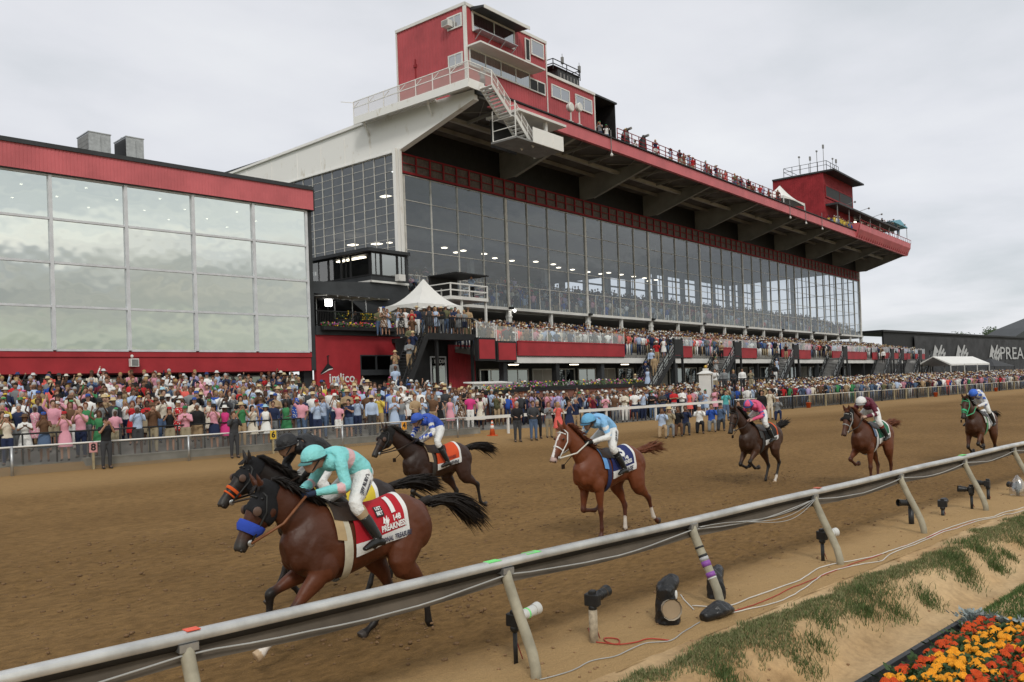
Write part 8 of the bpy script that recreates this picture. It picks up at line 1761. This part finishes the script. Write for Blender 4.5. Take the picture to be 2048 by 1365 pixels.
cable('white_cable', [(1465, 1228), (1530, 1212), (1600, 1185), (1650, 1150), (1720, 1132), (1760, 1126), (1780, 1112), (1830, 1090), (1900, 1062), (1980, 1038), (2060, 1020)], .007, M_cw, 'lower knotted white cable running along the sand')
cable('red_cable', [(1462, 1226), (1520, 1206), (1600, 1172), (1680, 1140), (1760, 1112), (1850, 1078), (1950, 1045)], .006, M_cr, 'thin red cable tangled with the white cables on the sand')
cable('red_cable', [(1178, 1262), (1186, 1284), (1206, 1288), (1236, 1290), (1236, 1280), (1210, 1278), (1214, 1286), (1240, 1292), (1275, 1288), (1300, 1280), (1338, 1282)], .007, M_cr, 'coiled red cable at the foot of the short taped camera post')
cable('grey_cable', [(1400, 1247), (1370, 1265), (1340, 1283), (1290, 1290), (1240, 1312), (1180, 1325), (1140, 1345), (1080, 1362)], .006, MATS['grey_cable'], 'thin grey cable crossing the sand toward the near corner')
o = cable('white_cable', [(1362, 1195), (1375, 1208), (1388, 1222)], .007, M_cw, 'short white cord between the shrouded camera and the black bag')
# ================================================================= turf, flower bed
def blades(name, label, n, fn, hgt, cols, seed, wdt=.006):
    r_ = np.random.RandomState(seed); V_ = []; k = 0; F_ = []; pts = fn(r_, n); nn_ = len(pts); ang = r_.uniform(0, 6.28, nn_); h = r_.uniform(hgt[0], hgt[1], nn_); ln = r_.uniform(.2, .9, nn_) * h; la = r_.uniform(0, 6.28, nn_)
    dx = np.cos(ang) * wdt; dy = np.sin(ang) * wdt; P0 = pts; A = P0 - np.stack([dx, dy, 0 * dx], 1); B = P0 + np.stack([dx, dy, 0 * dx], 1); M_ = P0 + np.stack([np.cos(la) * ln * .35, np.sin(la) * ln * .35, h * .6], 1); M1 = M_ + np.stack([dx, dy, 0 * dx], 1) * .7; M0 = M_ - np.stack([dx, dy, 0 * dx], 1) * .7; T_ = P0 + np.stack([np.cos(la) * ln, np.sin(la) * ln, h], 1)
    V = np.stack([A, B, M1, M0, T_], 1).reshape(-1, 3); f = []
    for i in range(nn_): b = i * 5; f += [(b, b + 1, b + 2, b + 3), (b + 3, b + 2, b + 4)]
    me = bpy.data.meshes.new(name); me.from_pydata(V.tolist(), [], f); c = np.array(cols)[r_.randint(0, len(cols), nn_)] * r_.uniform(.75, 1.25, (nn_, 1)); c = np.repeat(np.repeat(c, 2, 0), [4, 3] * nn_, 0)
    ca = me.color_attributes.new('col', 'FLOAT_COLOR', 'CORNER'); ca.data.foreach_set('color', np.concatenate([c, np.ones((len(c), 1))], 1).astype(np.float32).ravel()); me.materials.append(mat_obj('grass_blade', .7, 0, 20, .05, .2, attr='col')); o = link(name, me); tag(o, label, 'grass', None, 'stuff'); return o
def turf(r_, n):
    out = []
    while len(out) < n:
        x = 1.5 + 40 * r_.uniform() ** 2.0; y = r_.uniform(4.05, 5.35); c = 4.72 + .22 * fbm(x * .55, 2.2) * 2; wd = .36 + .3 * fbm(x * .9, 9.1); d = abs(y - c) / max(.1, wd); m_ = fbm(x * 1.6, y * 2.2, 3) * 2.2 + .55 - d * .75
        if m_ > r_.uniform(0, .35): out.append((x, y, gz(x, y) + .03 * fbm(x * 6, y * 6, 2)))
    return np.array(out)
GC = [(.14, .165, .065), (.11, .135, .05), (.18, .185, .085), (.27, .235, .125), (.15, .165, .07)]
blades('turf_grass', 'ragged green turf growing along the lip of the sandy ditch', 68000, turf, (.025, .06), GC, 4, .0045)
def tufts(r_, n):
    out = []; cs = []
    for i in range(70): x = 1.5 + 26 * r_.uniform() ** 1.6; cs.append((x, 4.38 + .25 * fbm(x * .7, 5) + r_.normal(0, .13), r_.uniform(.05, .13)))
    for i in range(n): c = cs[r_.randint(0, len(cs))]; x = c[0] + r_.normal(0, c[2] * 1.3); y = c[1] + r_.normal(0, c[2]); out.append((x, y, gz(x, y) + .02 * fbm(x * 6, y * 6, 2)))
    return np.array(out)
blades('grass_tufts', 'taller dark green grass tufts hanging over the ditch edge', 14000, tufts, (.04, .11), [(.075, .11, .035), (.095, .135, .045)], 5, .004)
def lawn(r_, n):
    out = []
    while len(out) < n:
        x = 9.7 + 25 * r_.uniform() ** 2; y = r_.uniform(2.2, 3.72 + .05 * math.sin(x * 2)); out.append((x, y, gz(x, y)))
    return np.array(out)
blades('lawn_grass', 'mown green lawn beyond the marigold bed', 30000, lawn, (.03, .08), [(.07, .12, .035), (.09, .14, .045)], 6, .005)
m = MB(); m.box(5.0, 9.55, 3.22, 3.27, -.25, .13); m.box(9.52, 9.57, 1.5, 3.22, -.25, .13); o = m.build('bed_edging', mat('black_edging', (.035, .036, .038), .6, 0, .3, 8)); tag(o, 'black plastic edging strip round the marigold bed', 'edging')
m = MB(); m.box(5.0, 9.52, 1.4, 3.22, -.3, .085); o = m.build('bed_soil', mat('dark_mulch', (.022, .020, .018), .95, 0, .5, 25, .03, 60)); tag(o, kind='structure')
def bloom_mesh(seed, c):
    """marigold pompon: a dome of ruffled petal rows"""
    r_ = random.Random(seed); m = MB()
    for (R0, z0, n, am) in ((.038, .006, 13, .14), (.033, .014, 12, .15), (.026, .022, 10, .18), (.018, .029, 8, .22), (.010, .034, 6, .2)):
        vs = []; k = 36; ph = r_.uniform(0, 6)
        for i in range(k): a = 2 * math.pi * i / k; w = 1 + am * math.sin(n * a + ph) + r_.uniform(-.04, .04); vs += [(math.cos(a) * R0 * w, math.sin(a) * R0 * w, z0 + .003 * math.sin(n * a + ph + 1)), (math.cos(a) * R0 * .78, math.sin(a) * R0 * .78, z0 + .009), (math.cos(a) * R0 * .5, math.sin(a) * R0 * .5, z0 + .003)]
        m.add(vs, [q for i in range(k) for q in ((3 * i, 3 * ((i + 1) % k), 3 * ((i + 1) % k) + 1, 3 * i + 1), (3 * i + 1, 3 * ((i + 1) % k) + 1, 3 * ((i + 1) % k) + 2, 3 * i + 2))])
    m.ell((0, 0, .008), (.033, .033, .024), 12, 6); return m.mesh('bloom', mat('petals_%d%d' % (int(c[0] * 99), int(c[1] * 99)), c, .8, 0, .2, 60), 'all')
YB = [bloom_mesh(i, (.82, .33, .015)) for i in range(3)]; OB = [bloom_mesh(i + 5, (.58, .07, .01)) for i in range(3)] + [bloom_mesh(9, (.42, .03, .01))]
def foliage_mesh(seed, c, silver=False):
    r_ = random.Random(seed); m = MB()
    for i in range(150 if not silver else 110):
        a = r_.uniform(0, 6.28); rad = abs(r_.gauss(0, .07)); p = Vector((math.cos(a) * rad, math.sin(a) * rad, r_.uniform(.01, .15 if not silver else .17))); d = Vector((math.cos(a) * .8, math.sin(a) * .8, r_.uniform(.1, 1))).normalized() * r_.uniform(.03, .06); w = d.orthogonal().normalized() * r_.uniform(.006, .012); m.add([p - w, p + d * .5 - w * 1.4, p + d, p + d * .5 + w * 1.4, p + w], [(0, 1, 2, 3, 4)])
    return m.mesh('foliage', mat('silver_leaf', (.28, .32, .32), .8, 0, .2, 30) if silver else mat('marigold_leaf', (.035, .07, .02), .7, 0, .35, 30), False)
FM = [foliage_mesh(i, None) for i in range(3)]; SM = [foliage_mesh(i, None, True) for i in range(2)]
rf = random.Random(11); npl = 0
def seen(p, mg=40): d = p - O; f_ = d.dot(fp); x_, y_ = PX + F * d.dot(cx) / f_, PY - F * d.dot(cy) / f_; return -mg < x_ < 2048 + mg and -mg < y_ < 1365 + mg
for j in range(9):
    y = 2.93 - j * .16; 
    for i in range(26):
        x = 9.28 - i * .17 + rf.uniform(-.03, .03) + (j % 2) * .08; p = Vector((x, y + rf.uniform(-.02, .02), .085))
        if not seen(p) or x < 5.2: continue
        yel = (j % 4 not in (0, (3 if i % 5 else 0))) if rf.random() > .15 else (j % 4 == 0); npl += 1; nm = 'yellow' if yel else 'orange red'
        T = link('marigold_plant', rf.choice(FM), None, p, rf.uniform(0, 6)); tag(T, nm + ' marigold plant in full bloom in the flower bed', 'plant', nm + ' marigolds in the flower bed')
        for k in range(rf.choice((5, 6, 7))):
            a = rf.uniform(0, 6.28); rad = rf.uniform(.0, .095); b = link('bloom', rf.choice(YB if yel else OB), T, (math.cos(a) * rad, math.sin(a) * rad, rf.uniform(.10, .155))); s = rf.uniform(.8, 1.15); b.scale = (s, s, s); b.rotation_euler = (rf.uniform(-.5, .5), rf.uniform(-.5, .5), rf.uniform(0, 6))
for i in range(11): 
    p = Vector((9.40 + rf.uniform(-.06, .03) - .02 * (i > 9) * (i - 9) * 3, 3.12 - (i % 10) * .11, .085)); T = link('dusty_miller', rf.choice(SM), None, p, rf.uniform(0, 6)); tag(T, 'silver grey leafed plant at the far edge of the flower bed', 'plant', 'silver grey plants edging the flower bed')
# small stones and dirt lumps on the verge
r_ = random.Random(5); m = MB()
for i in range(500):
    x = 1 + 22 * r_.random() ** 1.5; y = r_.uniform(3.4, 6.6); s = r_.uniform(.006, .02); m.ell((x, y, (track_z(x, y) if y > 5.2 else gz(x, y)) + s * .3), (s * r_.uniform(.8, 1.5), s, s * .6), 6, 4)
o = m.build('dirt_clods', mat('clod', (.27, .165, .085), .95, 0, .2, 20), None, 'all'); tag(o, 'small dirt clods and stones scattered on the sandy verge', 'dirt clods', None, 'stuff')
m = MB()
for i in range(2600):
    x = -4 + 26 * r_.random(); y = r_.uniform(6.6, 17); s = r_.uniform(.008, .032); m.ell((x, y, track_z(x, y) + s * .2), (s * r_.uniform(.8, 1.6), s * r_.uniform(.8, 1.3), s * .6), 5, 3)
o = m.build('dirt_clods', mat('clod_dark', (.17, .10, .05), .95, 0, .3, 20), None, 'all'); tag(o, 'loose dark clods of dirt kicked up over the track surface', 'dirt clods', None, 'stuff')
